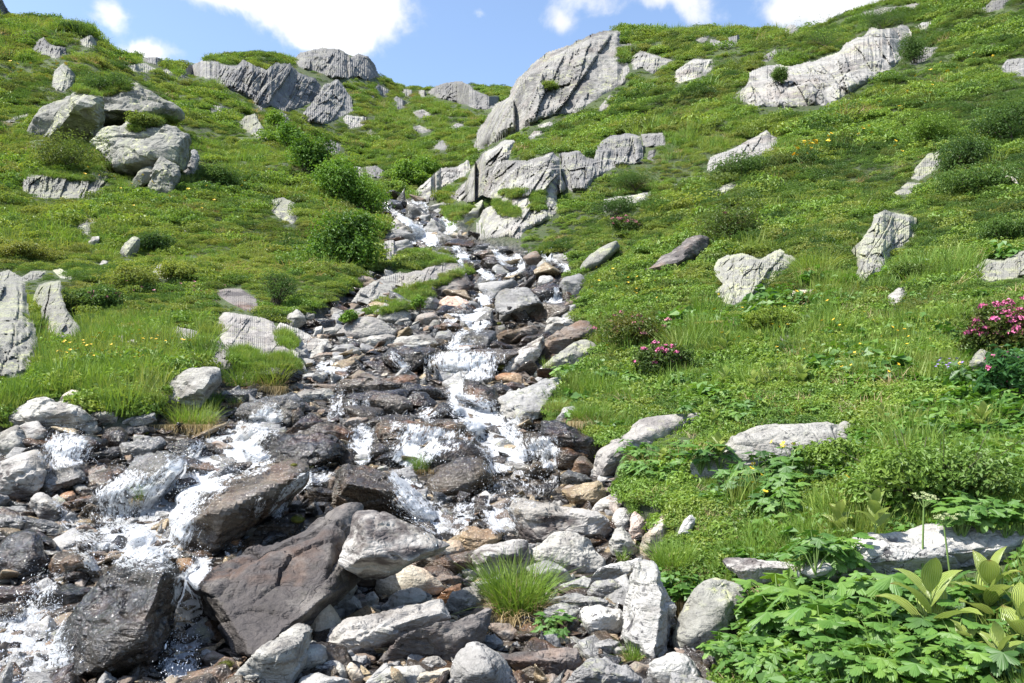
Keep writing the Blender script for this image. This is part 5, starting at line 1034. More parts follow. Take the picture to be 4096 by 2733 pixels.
ST('rounded pale boulder beneath the bedrock ramp', 'pale', 'E', [(261, 612), (330, 557), (420, 526), (484, 590), (494, 622), (400, 664), (300, 644)], p=11)
ST('large rounded bedrock boulder with brown stains on the left shore', 'bed', 'E', [(-5, 722), (60, 647), (180, 606), (280, 627), (384, 700), (360, 744), (200, 764), (18, 764)], p=11)
ST('little flat stone beside the rounded pale boulder', 'pale', 'E', [(380, 655), (400, 622), (450, 612), (494, 645), (440, 664)])
ST('brown squarish stone downstream of the orange-pink slab', 'brown', 'E', [(506, 642), (530, 597), (640, 576), (684, 630), (600, 664)])
ST('pale tilted finger of rock by the little flat stone', 'pale', 'E', [(475, 625), (500, 590), (535, 562), (545, 575), (515, 625), (490, 635)])
ST('dark thin slab leaning left of the chute', 'wetbrown', 'E', [(675, 660), (720, 642), (790, 648), (840, 690), (800, 705), (700, 690)])
ST('brown ridged stone below the short bright fall', 'wetbrown', 'E', [(890, 680), (960, 648), (1035, 685), (980, 692)])
ST('grey stone standing below the short bright fall', 'grey', 'E', [(800, 690), (815, 630), (860, 625), (878, 660), (860, 695)])
ST('small brown stones joined into one lump by the chute', 'grey', 'E', [(640, 770), (660, 710), (740, 695), (775, 740), (730, 785)])
ST('rounded lichen boulder sunk in the grass of the bank top', 'lichen', 'E', [(1601, 302), (1640, 227), (1740, 147), (1840, 104), (1856, 140), (1804, 204), (1720, 284), (1630, 324)], p=12)
# --- left shore
ST('long pale grey boulder lying at the left shore', 'pale', 'D', [(16, 1312), (50, 1237), (220, 1151), (300, 1151), (424, 1198), (644, 1288), (664, 1352), (600, 1384), (350, 1394), (150, 1364), (26, 1352)], p=16, rough=.035)
ST('pale slab leaning on the long pale grey boulder', 'pale', 'D', [(341, 1192), (460, 1146), (514, 1178), (594, 1262), (500, 1264)])
ST('white cracked stone at the end of the long pale grey boulder', 'pale', 'D', [(566, 1242), (700, 1211), (779, 1228), (764, 1304), (700, 1316), (600, 1284)])
ST('tan pointed stone against the tall grass of the left bank', 'cream', 'D', [(386, 1172), (430, 1117), (470, 1091), (524, 1098), (517, 1152), (480, 1164)])
ST('whitish boulder cut by the picture edge at the left shore', 'pale', 'D', [(-64, 1482), (0, 1377), (110, 1321), (154, 1370), (179, 1472), (120, 1544), (0, 1534)], p=14)
ST('round grey boulder beside the whitish edge boulder', 'patchy', 'D', [(126, 1332), (200, 1301), (250, 1296), (329, 1380), (302, 1434), (180, 1484), (158, 1402)], p=10)
ST('big pale wedge boulder with a wet black side under the left bank', 'pale', 'D', [(1016, 1192), (1060, 1117), (1170, 1007), (1290, 961), (1424, 956), (1444, 1012), (1404, 1084), (1290, 1174), (1260, 1254), (1150, 1219), (1036, 1209)], ridge=[(1060, 1180, .4), (1200, 1150, .55), (1370, 1060, .7), (1400, 985, .5), (1180, 1040, .2)], lean=0.60, p=22)
ST('long wet black beam of rock lying below the bedrock sheet', 'wet', 'D', [(1386, 972), (1560, 946), (1710, 931), (1944, 948), (1989, 977), (1984, 1004), (1860, 1034), (1700, 1010), (1450, 1064), (1408, 1012)])
ST('wet flat rock between the two grass clumps', 'wetgrey', 'D', [(1416, 1142), (1500, 1097), (1690, 1081), (1684, 1134), (1560, 1184), (1428, 1174)], lean=0.77)
ST('dark smooth slab where the upper left cascade begins', 'wetgrey', 'D', [(1556, 1252), (1620, 1187), (1800, 1146), (1960, 1131), (2014, 1180), (1984, 1254), (1900, 1334), (1820, 1294), (1600, 1284)], ridge=[(1600, 1250, .4), (1780, 1200, .5), (1980, 1190, .4), (1900, 1310, .5)], lean=0.63)
ST('brown post-like stone in the cascade lip', 'wetbrown', 'D', [(1906, 1322), (1918, 1207), (1980, 1191), (2004, 1260), (1994, 1324), (1928, 1349)], p=24)
ST('round black boulder left of the straw-fringed tussock', 'wet', 'D', [(676, 1402), (710, 1347), (790, 1336), (844, 1380), (822, 1474), (740, 1494), (688, 1442)], p=12)
ST('grey lumpy stone behind the straw-fringed tussock', 'grey', 'D', [(831, 1322), (900, 1257), (1020, 1241), (1034, 1292), (950, 1334)])
ST('wet flat slab beside the round black boulder', 'wetgrey', 'D', [(795, 1378), (840, 1330), (960, 1328), (985, 1360), (900, 1388)], lean=0.77)
ST('dark flat stone under the straw-fringed tussock', 'wet', 'D', [(830, 1450), (850, 1398), (980, 1385), (1000, 1410), (920, 1445)])
ST('glossy black boulder beside the straw fringe', 'wet', 'D', [(1091, 1472), (1180, 1421), (1300, 1406), (1349, 1440), (1322, 1504), (1250, 1574), (1138, 1554)], p=14)
ST('thin dark plank above the short left fall', 'wet', 'D', [(330, 1410), (360, 1368), (460, 1352), (565, 1362), (520, 1392), (400, 1412)], lean=0.77)
ST('dark rock veiled by the short left fall', 'wet', 'D', [(276, 1572), (300, 1457), (480, 1391), (620, 1386), (694, 1430), (684, 1492), (560, 1574)], ridge=[(310, 1470, .4), (480, 1430, .5), (660, 1440, .5), (450, 1550, .5)], lean=0.70, p=14)
ST('brown humped rock islet in the upper left cascade', 'wetbrown', 'D', [(1536, 1432), (1590, 1367), (1690, 1341), (1764, 1360), (1704, 1404), (1580, 1449)], p=12)
ST('flat white stone above the cascade lip', 'pale', 'D', [(1946, 1132), (2000, 1097), (2170, 1086), (2194, 1132), (2080, 1174), (1978, 1164)], lean=0.63)
ST('grey plank stone near the flat white stone', 'grey', 'D', [(1936, 1022), (2040, 977), (2150, 971), (2159, 1002), (2000, 1049)], lean=0.63)
ST('dark oval boulder right of the flat white stone', 'wet', 'D', [(2201, 1102), (2250, 1047), (2340, 1026), (2344, 1132), (2260, 1144)], p=12)
ST('thin dry plank below the bedrock sheet', 'brown', 'D', [(2055, 880), (2110, 845), (2240, 838), (2230, 865), (2120, 890)], lean=0.70)
ST('dry humped slab on the left shore above the thin dry plank', 'grey', 'D', [(2185, 830), (2230, 795), (2330, 790), (2340, 850), (2260, 862)])
ST('white cobble below the long wet black beam', 'white', 'D', [(1973, 915), (2010, 882), (2055, 885), (2085, 910), (2050, 938), (1990, 935)], p=9)
ST('whitish bluish cobble next to the thin dry plank', 'white', 'D', [(2180, 915), (2210, 870), (2260, 862), (2270, 900), (2230, 928)])
ST('pale pointed boulder beside the grass under the willow', 'pale', 'D', [(1880, 655), (1900, 605), (1960, 562), (2000, 590), (2020, 640), (1960, 685)])
ST('smooth white stone pair top in the left shore grass', 'white', 'D', [(2045, 665), (2070, 625), (2130, 618), (2200, 640), (2235, 665), (2150, 672)])
ST('white upright stone at the left shore grass edge', 'white', 'D', [(2065, 735), (2085, 680), (2125, 668), (2135, 700), (2100, 735)])
ST('pale boulder beside the white upright stone', 'pale', 'D', [(2120, 735), (2140, 685), (2210, 675), (2240, 700), (2200, 735)])
# --- single stones in the slopes
SG = 'stones lying in the meadow'
ST('greenish lichened pointed boulder standing in the shrubs', 'lichen', 'D', [(793, 182), (820, 130), (880, 78), (922, 92), (918, 150), (878, 222), (820, 215)], ridge=[(850, 150, .6), (900, 110, .4), (840, 200, .5)], lean=0.30, p=26, group=SG)
ST('small white stone in the shrubs below the pointed boulder', 'pale', 'D', [(650, 272), (680, 234), (712, 240), (710, 285), (675, 292)], group=SG, name='stone', cat='stone')
ST('broken pale stone in the shrubs left of the pointed boulder', 'pale', 'D', [(578, 125), (610, 80), (655, 76), (650, 120), (620, 145)], group=SG, name='stone', cat='stone')
ST('bright white flat stone high in the meadow', 'white', 'D', [(1128, 48), (1145, 32), (1165, 42), (1160, 52)], group=SG, name='stone', cat='stone')
ST('second bright white stone high in the meadow, wider and lower', 'white', 'D', [(1175, 54), (1215, 35), (1240, 45), (1215, 58)], group=SG, name='stone', cat='stone')
ST('big domed slab with pale lichen among the herbs', 'pale', 'F', [(100, 1580), (280, 1436), (500, 1347), (700, 1316), (1000, 1301), (1200, 1326), (1345, 1350), (1260, 1430), (1050, 1500), (900, 1560), (700, 1600), (400, 1650), (140, 1660)], lean=0.70, p=14, rough=.012, group=SG)
ST('pointed lichened boulder beneath the pink rhododendron', 'lichen', 'F', [(1936, 982), (1970, 897), (2020, 841), (2080, 841), (2118, 870), (2090, 964), (2020, 1014), (1958, 1004)], lean=0.40, p=18, group=SG)
ST('small pale rock beside the upper edge of the pink rhododendron', 'lichen', 'F', [(1786, 752), (1850, 706), (1924, 701), (1904, 764), (1808, 774)], p=12, group=SG)
ST('lone small stone under a turf lip in the meadow', 'pale', 'F', [(1586, 1312), (1620, 1272), (1694, 1296), (1684, 1354), (1620, 1344)], p=11, group=SG, name='stone', cat='stone')
ST('bright white granite slab surrounded by lobed leaves', 'white', 'I', [(850, 940), (900, 866), (1050, 746), (1280, 686), (1530, 616), (1720, 601), (1880, 636), (2100, 656), (2311, 716), (2420, 760), (2311, 860), (2000, 864), (1600, 884), (1400, 944), (1200, 1000), (940, 1014)], ridge=[(900, 930, .5), (1250, 800, .5), (1700, 720, .4), (2200, 760, .5), (1900, 690, .1)], lean=0.66, p=22, rough=.012, group=SG, lift=.06)
ST('log-like pale rock with orange streaks at the bank edge', 'patchy', 'I', [(316, 762), (420, 741), (800, 776), (878, 800), (866, 874), (700, 904), (500, 924), (436, 872), (396, 792)], p=18, strata=.06, group=SG)
ST('small dark-flecked stone beside the turf edge', 'white', 'I', [(16, 602), (60, 497), (110, 456), (149, 490), (102, 604)], p=12, group=SG)
ST('grey stone glimpsed under the foremost lobed leaves', 'pale', 'I', [(490, 1330), (540, 1245), (600, 1240), (610, 1290), (540, 1350)], group=SG, name='stone', cat='stone')
ST('tiny pale stone in the bilberry meadow', 'cream', 'F', [(855, 572), (880, 552), (905, 560), (890, 578)], group=SG, name='stone', cat='stone')
ST('dark slab hidden under the grassy overhang', 'slab', 'F', [(-195, 300), (-60, 230), (0, 180), (60, 120), (120, 80), (195, 68), (225, 100), (202, 164), (130, 236), (40, 276), (-120, 305)], ridge=[(0, 200, .4), (120, 120, .4), (60, 230, .6)], lean=0.50, group=SG)
# ------------------------------------------------------------------ filler stones, gravel
tu = np.where((US > -800) & (US < 4700))[0][::2]; td_ = np.arange(0, len(DS), 2)
tvv = np.stack([XX[np.ix_(tu, td_)], DD[np.ix_(tu, td_)], ZT[np.ix_(tu, td_)]], -1).reshape(-1, 3)
n2 = len(td_); i2, j2 = np.meshgrid(np.arange(len(tu) - 1), np.arange(n2 - 1), indexing='ij'); b2 = (i2 * n2 + j2).ravel()
tri = np.concatenate([np.stack([b2, b2 + n2, b2 + n2 + 1], 1), np.stack([b2, b2 + n2 + 1, b2 + 1], 1)])
bvh_add(tvv, tri)

protos = []
for k in range(14):
    rs = np.random.RandomState(100 + k)
    n = 11; a = rs.normal(0, 1, (n, 3)); a /= np.linalg.norm(a, axis=1)[:, None]
    a *= np.array([1.0, rs.uniform(.55, .9), rs.uniform(.3, .62)]) * rs.uniform(.8, 1.1, (n, 1))
    c, V, Fc = carve(a, 4 if k < 10 else 3, 20 if k % 3 else 10, .035, 900 + k, .03)
    protos.append((V, Fc))
fill_me = {}
def fill_mesh(k, mat):
    if (k, mat) not in fill_me: fill_me[(k, mat)] = mesh_of('stone', protos[k][0], protos[k][1], M[mat])
    return fill_me[(k, mat)]
from mathutils import Euler
RB = np.array([[p[:, 0].min(), p[:, 1].min(), p[:, 0].max(), p[:, 1].max()] for p in ROCKMASK])
def in_rocks(u, v, shrink=1.0):
    r = np.zeros(len(u), bool)
    for p, b in zip(ROCKMASK, RB):
        k = np.where((u >= b[0]) & (u <= b[2]) & (v >= b[1]) & (v <= b[3]))[0]
        if len(k):
            c = p.mean(0); r[k] |= inside(c + (p - c) * shrink, u[k], v[k])
    return r
def in_rock1(u, v, shrink):
    for i in np.where((u >= RB[:, 0]) & (u <= RB[:, 2]) & (v >= RB[:, 1]) & (v <= RB[:, 3]))[0]:
        p = ROCKMASK[i]; c = p.mean(0)
        if inside(c + (p - c) * shrink, np.array([u]), np.array([v]))[0]: return True
    return False
FILLZ = [  # zone polygon, count, pixel size range, materials, label, group
 (px('G', [(1500, 1600), (1700, 1420), (1900, 1180), (2250, 880), (2400, 820), (2400, 1600)]) , 16, (30, 75), ['pale', 'white', 'cream', 'grey', 'patchy'], 'small pale dry stone in the rubble left of the off-white boulder', 'small dry stones in the lower rubble'),
 (px('H', [(300, 850), (900, 860), (1000, 1000), (1900, 1000), (2000, 1300), (1900, 1450), (1200, 1500), (700, 1560), (300, 1560)]), 26, (26, 70), ['pale', 'white', 'cream', 'grey', 'brown', 'patchy'], 'small pale stone filling gaps of the dry rubble around the big tussock', 'small dry stones around the big tussock'),
 (px('H', [(1250, 450), (1900, 430), (2000, 700), (1800, 900), (1350, 800)]), 10, (28, 60), ['pale', 'grey', 'cream'], 'small grey stone wedged near the big knobbly boulder', 'small stones by the knobbly boulder'),
 (px('G', [(-80, 100), (600, 60), (760, 200), (640, 560), (400, 640), (-80, 560)]), 20, (30, 85), ['wetgrey', 'wetbrown', 'wet', 'grey', 'rust'], 'small wet stone jumbled left of the foaming cascade', 'small wet stones left of the cascade'),
 (px('D', [(700, 1290), (1050, 1260), (1060, 1460), (850, 1560), (640, 1560), (330, 1400), (330, 1300)]), 14, (25, 65), ['wetgrey', 'wetbrown', 'grey', 'wet'], 'small wet stone behind the round black boulder on the left shore', 'small wet stones on the left shore'),
 (px('E', [(-150, 650), (300, 640), (650, 650), (640, 800), (300, 830), (250, 1000), (-150, 1010), (-300, 900)]), 60, (24, 95), ['pale', 'grey', 'wetgrey', 'white', 'brown', 'wet'], 'small stone in the dry rubble apron beside the oval slab', 'small stones of the rubble apron'),
 (px('E', [(-100, 1000), (600, 980), (800, 1150), (600, 1300), (0, 1330), (-200, 1200)]), 26, (22, 60), ['wetbrown', 'wet', 'wetgrey', 'cream', 'brown'], 'small wet stone around the long black beam in mid stream', 'small wet stones in mid stream'),
 (px('E', [(1000, 980), (1300, 900), (1400, 1000), (1100, 1150)]), 8, (22, 50), ['wetbrown', 'rust', 'wetgrey'], 'small wet stone at the foot of the rusty red slab', 'small stones by the rusty slab'),
 (px('E', [(850, 150), (1560, 180), (1580, 480), (1350, 620), (1150, 400), (900, 350)]), 30, (16, 42), ['wet', 'wetgrey', 'wetbrown', 'grey', 'pale'], 'small stone among the upper rapids', 'small stones of the upper rapids'),
 (px('E', [(950, 620), (1400, 600), (1350, 720), (980, 700)]), 8, (22, 52), ['wet', 'wetbrown', 'grey'], 'small wet stone below the grooved grey block', 'small stones below the grooved block'),
 (px('B', [(300, 1320), (720, 1340), (880, 1560), (900, 1640), (560, 1640), (330, 1480)]), 24, (13, 34), ['wet', 'wetgrey', 'grey', 'pale'], 'small stone in the highest cascade under the cliff', 'small stones of the highest cascade'),
 (px('H', [(-30, 30), (560, -20), (600, 140), (330, 240), (0, 200)]), 14, (26, 60), ['wet', 'wetbrown', 'wetgrey'], 'small dark stone around the splashing middle falls', 'small stones of the middle falls'),
 (px('H', [(1200, 60), (1750, 130), (1700, 420), (1350, 370)]), 14, (24, 56), ['wetbrown', 'wetyellow', 'wetgrey'], 'small brown stone in the central pool', 'small stones of the central pool'),
 (px('D', [(1880, 570), (2311, 560), (2330, 700), (2000, 760)]), 12, (20, 52), ['pale', 'white', 'grey'], 'small pale stone on the left shore grass below the ramp', 'small stones on the left shore'),
]
FILLZ.append((px('E', [(-200, 560), (60, 600), (300, 640), (640, 590), (640, 800), (350, 830), (0, 900), (-300, 850)]), 24, (55, 120), ['pale', 'pale', 'grey', 'bed', 'cream', 'white'], 'dry pale stone of the upper rubble apron below the bedrock ramp', 'dry pale stones of the rubble apron'))
for zi, (zp, cnt, (s0, s1), mats, lab, grp) in enumerate(FILLZ):
    zp = np.array(zp); rs = np.random.RandomState(500 + zi); lo, hi = zp.min(0), zp.max(0); placed = []; tries = 0
    while len(placed) < cnt and tries < 3000:
        tries += 1
        u, v = lo + rs.rand(2) * (hi - lo)
        if not inside(zp, np.array([u]), np.array([v]))[0]: continue
        if in_rock1(u, v, .9): continue
        sz = s0 + (s1 - s0) * rs.rand() ** 1.6
        if any((u - a) ** 2 + (v - b) ** 2 < (0.62 * (sz + c)) ** 2 for a, b, c in placed): continue
        placed.append((u, v, sz)); d = float(tdepth(u, min(v, 2860))[0]); r = sz * d / F * .62
        kpr = rs.randint(len(protos)); mt = mats[rs.randint(len(mats))]
        me = fill_mesh(kpr, mt); V = protos[kpr][0]
        p = world(u, v, d); o = link('stone', me, p + np.array([0, 0.15 * r, 0.12 * r]))
        o.rotation_euler = (rs.normal(0, .35), rs.normal(0, .35), rs.uniform(0, 6.28)); o.scale = (r, r, r * rs.uniform(.85, 1.2))
        tag(o, lab, 'stone', grp)
        mt_ = np.array(Euler(o.rotation_euler).to_matrix()); bvh_add((V * np.array(o.scale)) @ mt_.T + np.array(o.location), protos[kpr][1])

# instanced ground litter (uncountable): one object, points carry rotation, size and kind
def scatter_object(name, label, P, rot, scl, idx, protos_, kind='stuff'):
    pc = bpy.data.collections.new(name + '_sources')
    for i, pr in enumerate(protos_):
        pr.name = f'{chr(97 + i // 26)}{chr(97 + i % 26)}_{pr.name}'; pc.objects.link(pr)
    me = bpy.data.meshes.new(name); me.vertices.add(len(P)); me.vertices.foreach_set('co', np.asarray(P, np.float32).ravel())
    attr(me, 'rot', rot, 'FLOAT_VECTOR'); attr(me, 'scl', scl, 'FLOAT_VECTOR')
    a = me.attributes.new('kind_index', 'INT', 'POINT'); a.data.foreach_set('value', np.asarray(idx, np.int32))
    o = link(name, me); g = bpy.data.node_groups.new(name, 'GeometryNodeTree')
    g.interface.new_socket('Geometry', in_out='INPUT', socket_type='NodeSocketGeometry'); g.interface.new_socket('Geometry', in_out='OUTPUT', socket_type='NodeSocketGeometry')
    n = g.nodes; gi = n.new('NodeGroupInput'); go = n.new('NodeGroupOutput'); ins = n.new('GeometryNodeInstanceOnPoints')
    ci = n.new('GeometryNodeCollectionInfo'); ci.inputs['Collection'].default_value = pc
    ci.inputs['Separate Children'].default_value = True; ci.inputs['Reset Children'].default_value = True
    def na(nm, t):
        q = n.new('GeometryNodeInputNamedAttribute'); q.data_type = t; q.inputs['Name'].default_value = nm; return q.outputs['Attribute']
    L = g.links.new
    L(gi.outputs[0], ins.inputs['Points']); L(ci.outputs[0], ins.inputs['Instance']); ins.inputs['Pick Instance'].default_value = True
    L(na('kind_index', 'INT'), ins.inputs['Instance Index']); L(na('rot', 'FLOAT_VECTOR'), ins.inputs['Rotation']); L(na('scl', 'FLOAT_VECTOR'), ins.inputs['Scale'])
    L(ins.outputs[0], go.inputs[0])
    md = o.modifiers.new('scatter', 'NODES'); md.node_group = g
    tag(o, label, name.replace('_', ' '), kind=kind); return o

n = 8500
u = RS.uniform(-350, 3050, n); d = np.exp(RS.uniform(math.log(2.6), math.log(38), n)); sm = smask(u, d)
k = sm > .6; u, d = u[k], d[k]; z = tz(u, d); P = np.stack([(u - W / 2) / F * d, d, z + .01], 1)
s = (0.012 * d + .02) * np.clip(RS.lognormal(-.35, .5, len(d)), .25, 2.6) * 1.05
scl = np.stack([s, s, s * RS.uniform(.7, 1.1, len(d))], 1)
rot = np.stack([RS.normal(0, .3, len(d)), RS.normal(0, .3, len(d)), RS.uniform(0, 6.28, len(d))], 1)
gp = []
for kk, mt in enumerate(['wetbrown', 'wet', 'wetgrey', 'wetbrown', 'wet', 'grey', 'wetyellow', 'brown']):
    _, V, Fc = carve(np.random.RandomState(kk).normal(0, 1, (9, 3)) * np.array([1, .75, .42]), 4, 18, .03, kk)
    gp.append(bpy.data.objects.new('pebble', mesh_of('pebble', V / np.abs(V).max(), Fc, M[mt])))
GRAVEL = scatter_object('gravel', 'wet pebbles and gravel covering the stream bed between the boulders', P, rot, scl, RS.randint(0, 8, len(d)), gp)

# ------------------------------------------------------------------ running water, laid over the stones it runs over
TREE = BVHTree.FromPolygons(np.concatenate(BVH_V).tolist(), np.concatenate(BVH_F).tolist())
def hit(u, v):
    r = Vector(((u - W / 2) / F, 1, (VH - v) / F)); L = r.length
    h = TREE.ray_cast(Vector((0, 0, 0)), r / L)
    return None if h[0] is None else np.array(h[0][:])
DROPS = []
def UVK(sc_): return (0.0016 / sc_) ** .75
def water(crop, pts, foam=1.0, drops=1.0, spread=1.55, name='water', fade=(.12, .12)):
    p = np.array([q[:2] for q in px(crop, [(a, b) for a, b, *_ in pts])]); wd_ = np.array([q[2] / 1.6507 for q in pts]) * spread
    fm = np.array([q[3] if len(q) > 3 else foam for q in pts])
    L = np.concatenate([[0], np.cumsum(np.linalg.norm(np.diff(p, axis=0), axis=1))])
    n = max(6, int(L[-1] / 5)); t = np.linspace(0, L[-1], n)
    cu, cv, ww, ff = (pchip(L, a, t) if len(L) > 2 else np.interp(t, L, a) for a in (p[:, 0], p[:, 1], wd_, fm))
    ww = np.maximum(ww, 6)
    m = int(np.clip(ww.max() / 5.5, 5, 70)); x = np.linspace(-.5, .5, m)
    tg = np.stack([np.gradient(cu), np.gradient(cv)], 1); tg = np.array([np.convolve(np.pad(tg[:, i], 4, 'edge'), np.ones(9) / 9, 'valid') for i in (0, 1)]).T
    tg /= np.linalg.norm(tg, axis=1)[:, None] + 1e-6
    nu_ = np.abs(tg[:, 1]) * .6 + .4; nv_ = -tg[:, 0] * np.sign(tg[:, 1] + 1e-6) * .6
    Uu = cu[:, None] + x[None] * ww[:, None] * nu_[:, None]; Vv = cv[:, None] + x[None] * ww[:, None] * nv_[:, None]
    D = np.full(Uu.shape, np.nan)
    for i in range(n):
        for j in range(m):
            h = hit(Uu[i, j], Vv[i, j])
            if h is not None: D[i, j] = h[1]
    if np.isnan(D).any(): D = np.where(np.isnan(D), np.nanmedian(D), D)
    # a sheet of water bridges small gaps: take a local near value, then relax
    pd = np.pad(D, 2, 'edge'); st_ = np.stack([pd[a:a + n, b:b + m] for a in range(5) for b in range(5)])
    D2 = np.percentile(st_, 30, axis=0)
    for _ in range(2):
        pd = np.pad(D2, 1, 'edge'); D2 = (pd[:-2, 1:-1] + pd[2:, 1:-1] + pd[1:-1, :-2] + pd[1:-1, 2:] + 2 * pd[1:-1, 1:-1]) / 6
    D2 = np.minimum(D2, D + .0)
    V = world(Uu, Vv, D2).reshape(-1, 3); sc_ = float(np.median(D2)) / F
    ln = fbm(V * 7, 3, 3); ln2 = fbm(V * 22, 3, 4)
    off = (0.028 + 0.05 * np.clip(ln, -.4, 1) + 0.022 * ln2) * np.clip(.5 + 1.4 * sc_ / .0025 * .5, .6, 2.2)
    Dn = D2.ravel() - off; V = world(Uu.ravel(), Vv.ravel(), Dn); V[:, 2] += .012
    across = np.repeat(np.abs(x)[None], n, 0).ravel() * 2
    along = np.repeat((t / t[-1])[:, None], m, 1).ravel()
    fo = np.repeat(ff[:, None], m, 1).ravel() * (1 - np.clip((across + .22 * fbm(V * 14, 3, 8) - .25) / .75, 0, 1) ** 1.3) * smooth(along, 0, max(fade[0], 1e-3)) * (1 - smooth(along, 1 - max(fade[1], 1e-3), 1))
    ii, jj = np.meshgrid(np.arange(n - 1), np.arange(m - 1), indexing='ij'); b = (ii * m + jj).ravel()
    Fq = np.stack([b, b + m, b + m + 1, b + 1], 1)
    c0 = V.mean(0); me = mesh_of(name, V - c0, Fq, M['water'])
    uvs(me, np.stack([(np.repeat(x[None], n, 0) * ww[:, None]).ravel() * sc_ * UVK(sc_) + L[-1], np.repeat(t[:, None], m, 1).ravel() * sc_ * UVK(sc_)], 1)); attr(me, 'foam', fo)
    V3 = V.reshape(n, m, 3); dg = np.gradient(V3, axis=0); sl = np.abs(dg[..., 2]) / (np.linalg.norm(dg, axis=2) + 1e-6)
    attr(me, 'steep', smooth(sl.ravel(), .45, .85))
    o = link(name, me, c0); tag(o, kind='structure')
    rs = np.random.RandomState(int(L[-1]) + n); k = int(drops * (ww.mean() * L[-1]) * 0.0075)
    if k > 0:
        pr = np.clip(fo, 0.02, None); pr /= pr.sum(); ix = rs.choice(len(V), k, p=pr)
        q = V[ix] + rs.normal(0, 1, (k, 3)) * np.array([.05, .05, .05]) * np.clip(sc_ / .002, .6, 2) * .7 + np.array([0, -.03, .02]) + rs.exponential(.028, (k, 1)) * np.array([0, -.5, .8])
        DROPS.append((q, np.full(k, sc_)))
    return o
# upper left cascade to the lower left pool
water('D', [(1960, 1160, 60, .5), (1850, 1220, 170, .75), (1740, 1310, 230, .95), (1640, 1400, 260, .95), (1500, 1500, 320, 1.0), (1400, 1568, 380, 1.0), (1290, 1640, 430, 1.0), (1200, 1730, 430, .95), (1120, 1830, 440, .95), (1060, 1940, 440, 1.0), (1010, 2040, 470, 1.0), (900, 2120, 520, .95), (760, 2180, 420, .85), (660, 2260, 170, .9), (700, 2330, 90, .8)], drops=1.3)
water('D', [(1830, 1160, 120, .4), (1760, 1260, 170, .7), (1700, 1350, 150, .6), (1700, 1440, 120, .5)], drops=.5)
water('G', [(900, 130, 300, .35), (860, 260, 330, .75), (800, 350, 330, .8), (780, 450, 330, .75), (800, 550, 300, .7)], drops=1.2)
water('G', [(1750, -20, 300, .55), (1620, 60, 380, .85), (1480, 140, 330, .9), (1330, 230, 220, .85), (1220, 330, 150, .9)], drops=1)
water('D', [(560, 1390, 180, .5), (480, 1440, 330, .85), (440, 1530, 330, .85), (420, 1590, 280, .7), (440, 1640, 160, .3)], drops=1.2)
water('G', [(300, 340, 60, .4), (420, 440, 70, .7), (450, 510, 120, .75), (530, 570, 200, .8), (620, 640, 230, .8), (720, 700, 240, .8)], drops=.6)
water('G', [(420, 650, 130, .6), (540, 700, 180, .65), (640, 790, 150, .9), (690, 850, 70, .8)], drops=.5)
water('G', [(380, 830, 130, .6), (320, 910, 170, .75), (240, 1010, 130, .6), (170, 1080, 90, .5)], drops=.8)
water('G', [(460, 1080, 60, .7), (380, 1110, 180, .95), (280, 1190, 330, 1.1), (200, 1270, 480, 1.15), (150, 1380, 560, 1.15), (150, 1480, 580, 1.15), (160, 1600, 600, 1.15)], drops=1.4, fade=(.08, .0))
water('G', [(180, 1030, 90, .5), (200, 1120, 120, .8), (210, 1200, 140, .9)], drops=.6)
water('G', [(1420, 720, 110, .6), (1340, 770, 120, 1.1), (1290, 860, 120, 1.2), (1230, 930, 150, 1.2), (1240, 1050, 160, 1.2), (1245, 1180, 150, 1.2), (1220, 1320, 170, 1.1), (1190, 1450, 190, 1.1), (1190, 1600, 200, 1.1)], drops=1.6, fade=(.1, 0))
water('G', [(2220, 130, 130, .5), (2130, 190, 170, .75), (2010, 250, 150, .85), (1920, 310, 110, .9), (1870, 380, 90, .8), (1830, 460, 110, .8), (1770, 520, 90, .6)], drops=.9)
water('G', [(1740, 340, 60, .4), (1710, 420, 90, .6), (1700, 510, 60, .5)], drops=.7)
water('G', [(1660, 600, 60, .6), (1560, 690, 60, .6), (1460, 720, 120, .7)], drops=.4)
# central stream, from the cliff down to the lower pool
water('B', [(290, 1320, 70, .5), (360, 1395, 60, .8), (470, 1470, 60, .95), (540, 1525, 110, 1.0), (560, 1600, 170, .9)], drops=.5)
water('B', [(450, 1330, 60, .7), (560, 1350, 40, .7), (590, 1400, 40, .7), (490, 1420, 40, .8)], drops=.2)
water('B', [(690, 1420, 60, .8), (710, 1470, 70, .9), (740, 1510, 100, .9), (690, 1570, 70, .6)], drops=.3)
water('E', [(530, 20, 80, .8), (560, 50, 170, 1.0), (565, 95, 230, .95), (530, 130, 120, .95), (500, 160, 60, .7)], drops=1.3)
water('E', [(700, 60, 60, .5), (780, 140, 60, .9), (800, 175, 90, .6), (830, 215, 110, .9), (850, 255, 90, .8), (930, 300, 60, .85), (1020, 350, 70, .85), (1070, 390, 60, .6)], drops=.4)
water('E', [(1010, 150, 40, .6), (1080, 215, 60, .9), (1120, 245, 100, .95), (1190, 270, 100, .8)], drops=.4)
water('E', [(1160, 180, 40, .7), (1200, 225, 50, .9), (1210, 270, 70, .8), (1140, 330, 70, .7), (1110, 370, 120, .9), (1180, 383, 150, .8)], drops=.3, fade=(.1, .3))
water('E', [(1340, 225, 60, .7), (1400, 215, 110, .9), (1470, 260, 60, .5), (1500, 290, 70, .9), (1500, 340, 50, .8)], drops=.4)
water('E', [(1440, 400, 40, .6), (1450, 470, 50, .95), (1430, 530, 140, .8), (1420, 580, 130, .55)], drops=1.2)
water('E', [(1050, 390, 110, .4), (990, 440, 90, .7), (960, 490, 110, 1.1), (925, 560, 150, 1.2), (895, 630, 210, 1.15), (800, 650, 260, .5)], drops=1)
water('E', [(690, 575, 80, .8), (740, 595, 150, .9), (820, 620, 200, .9)], drops=.6)
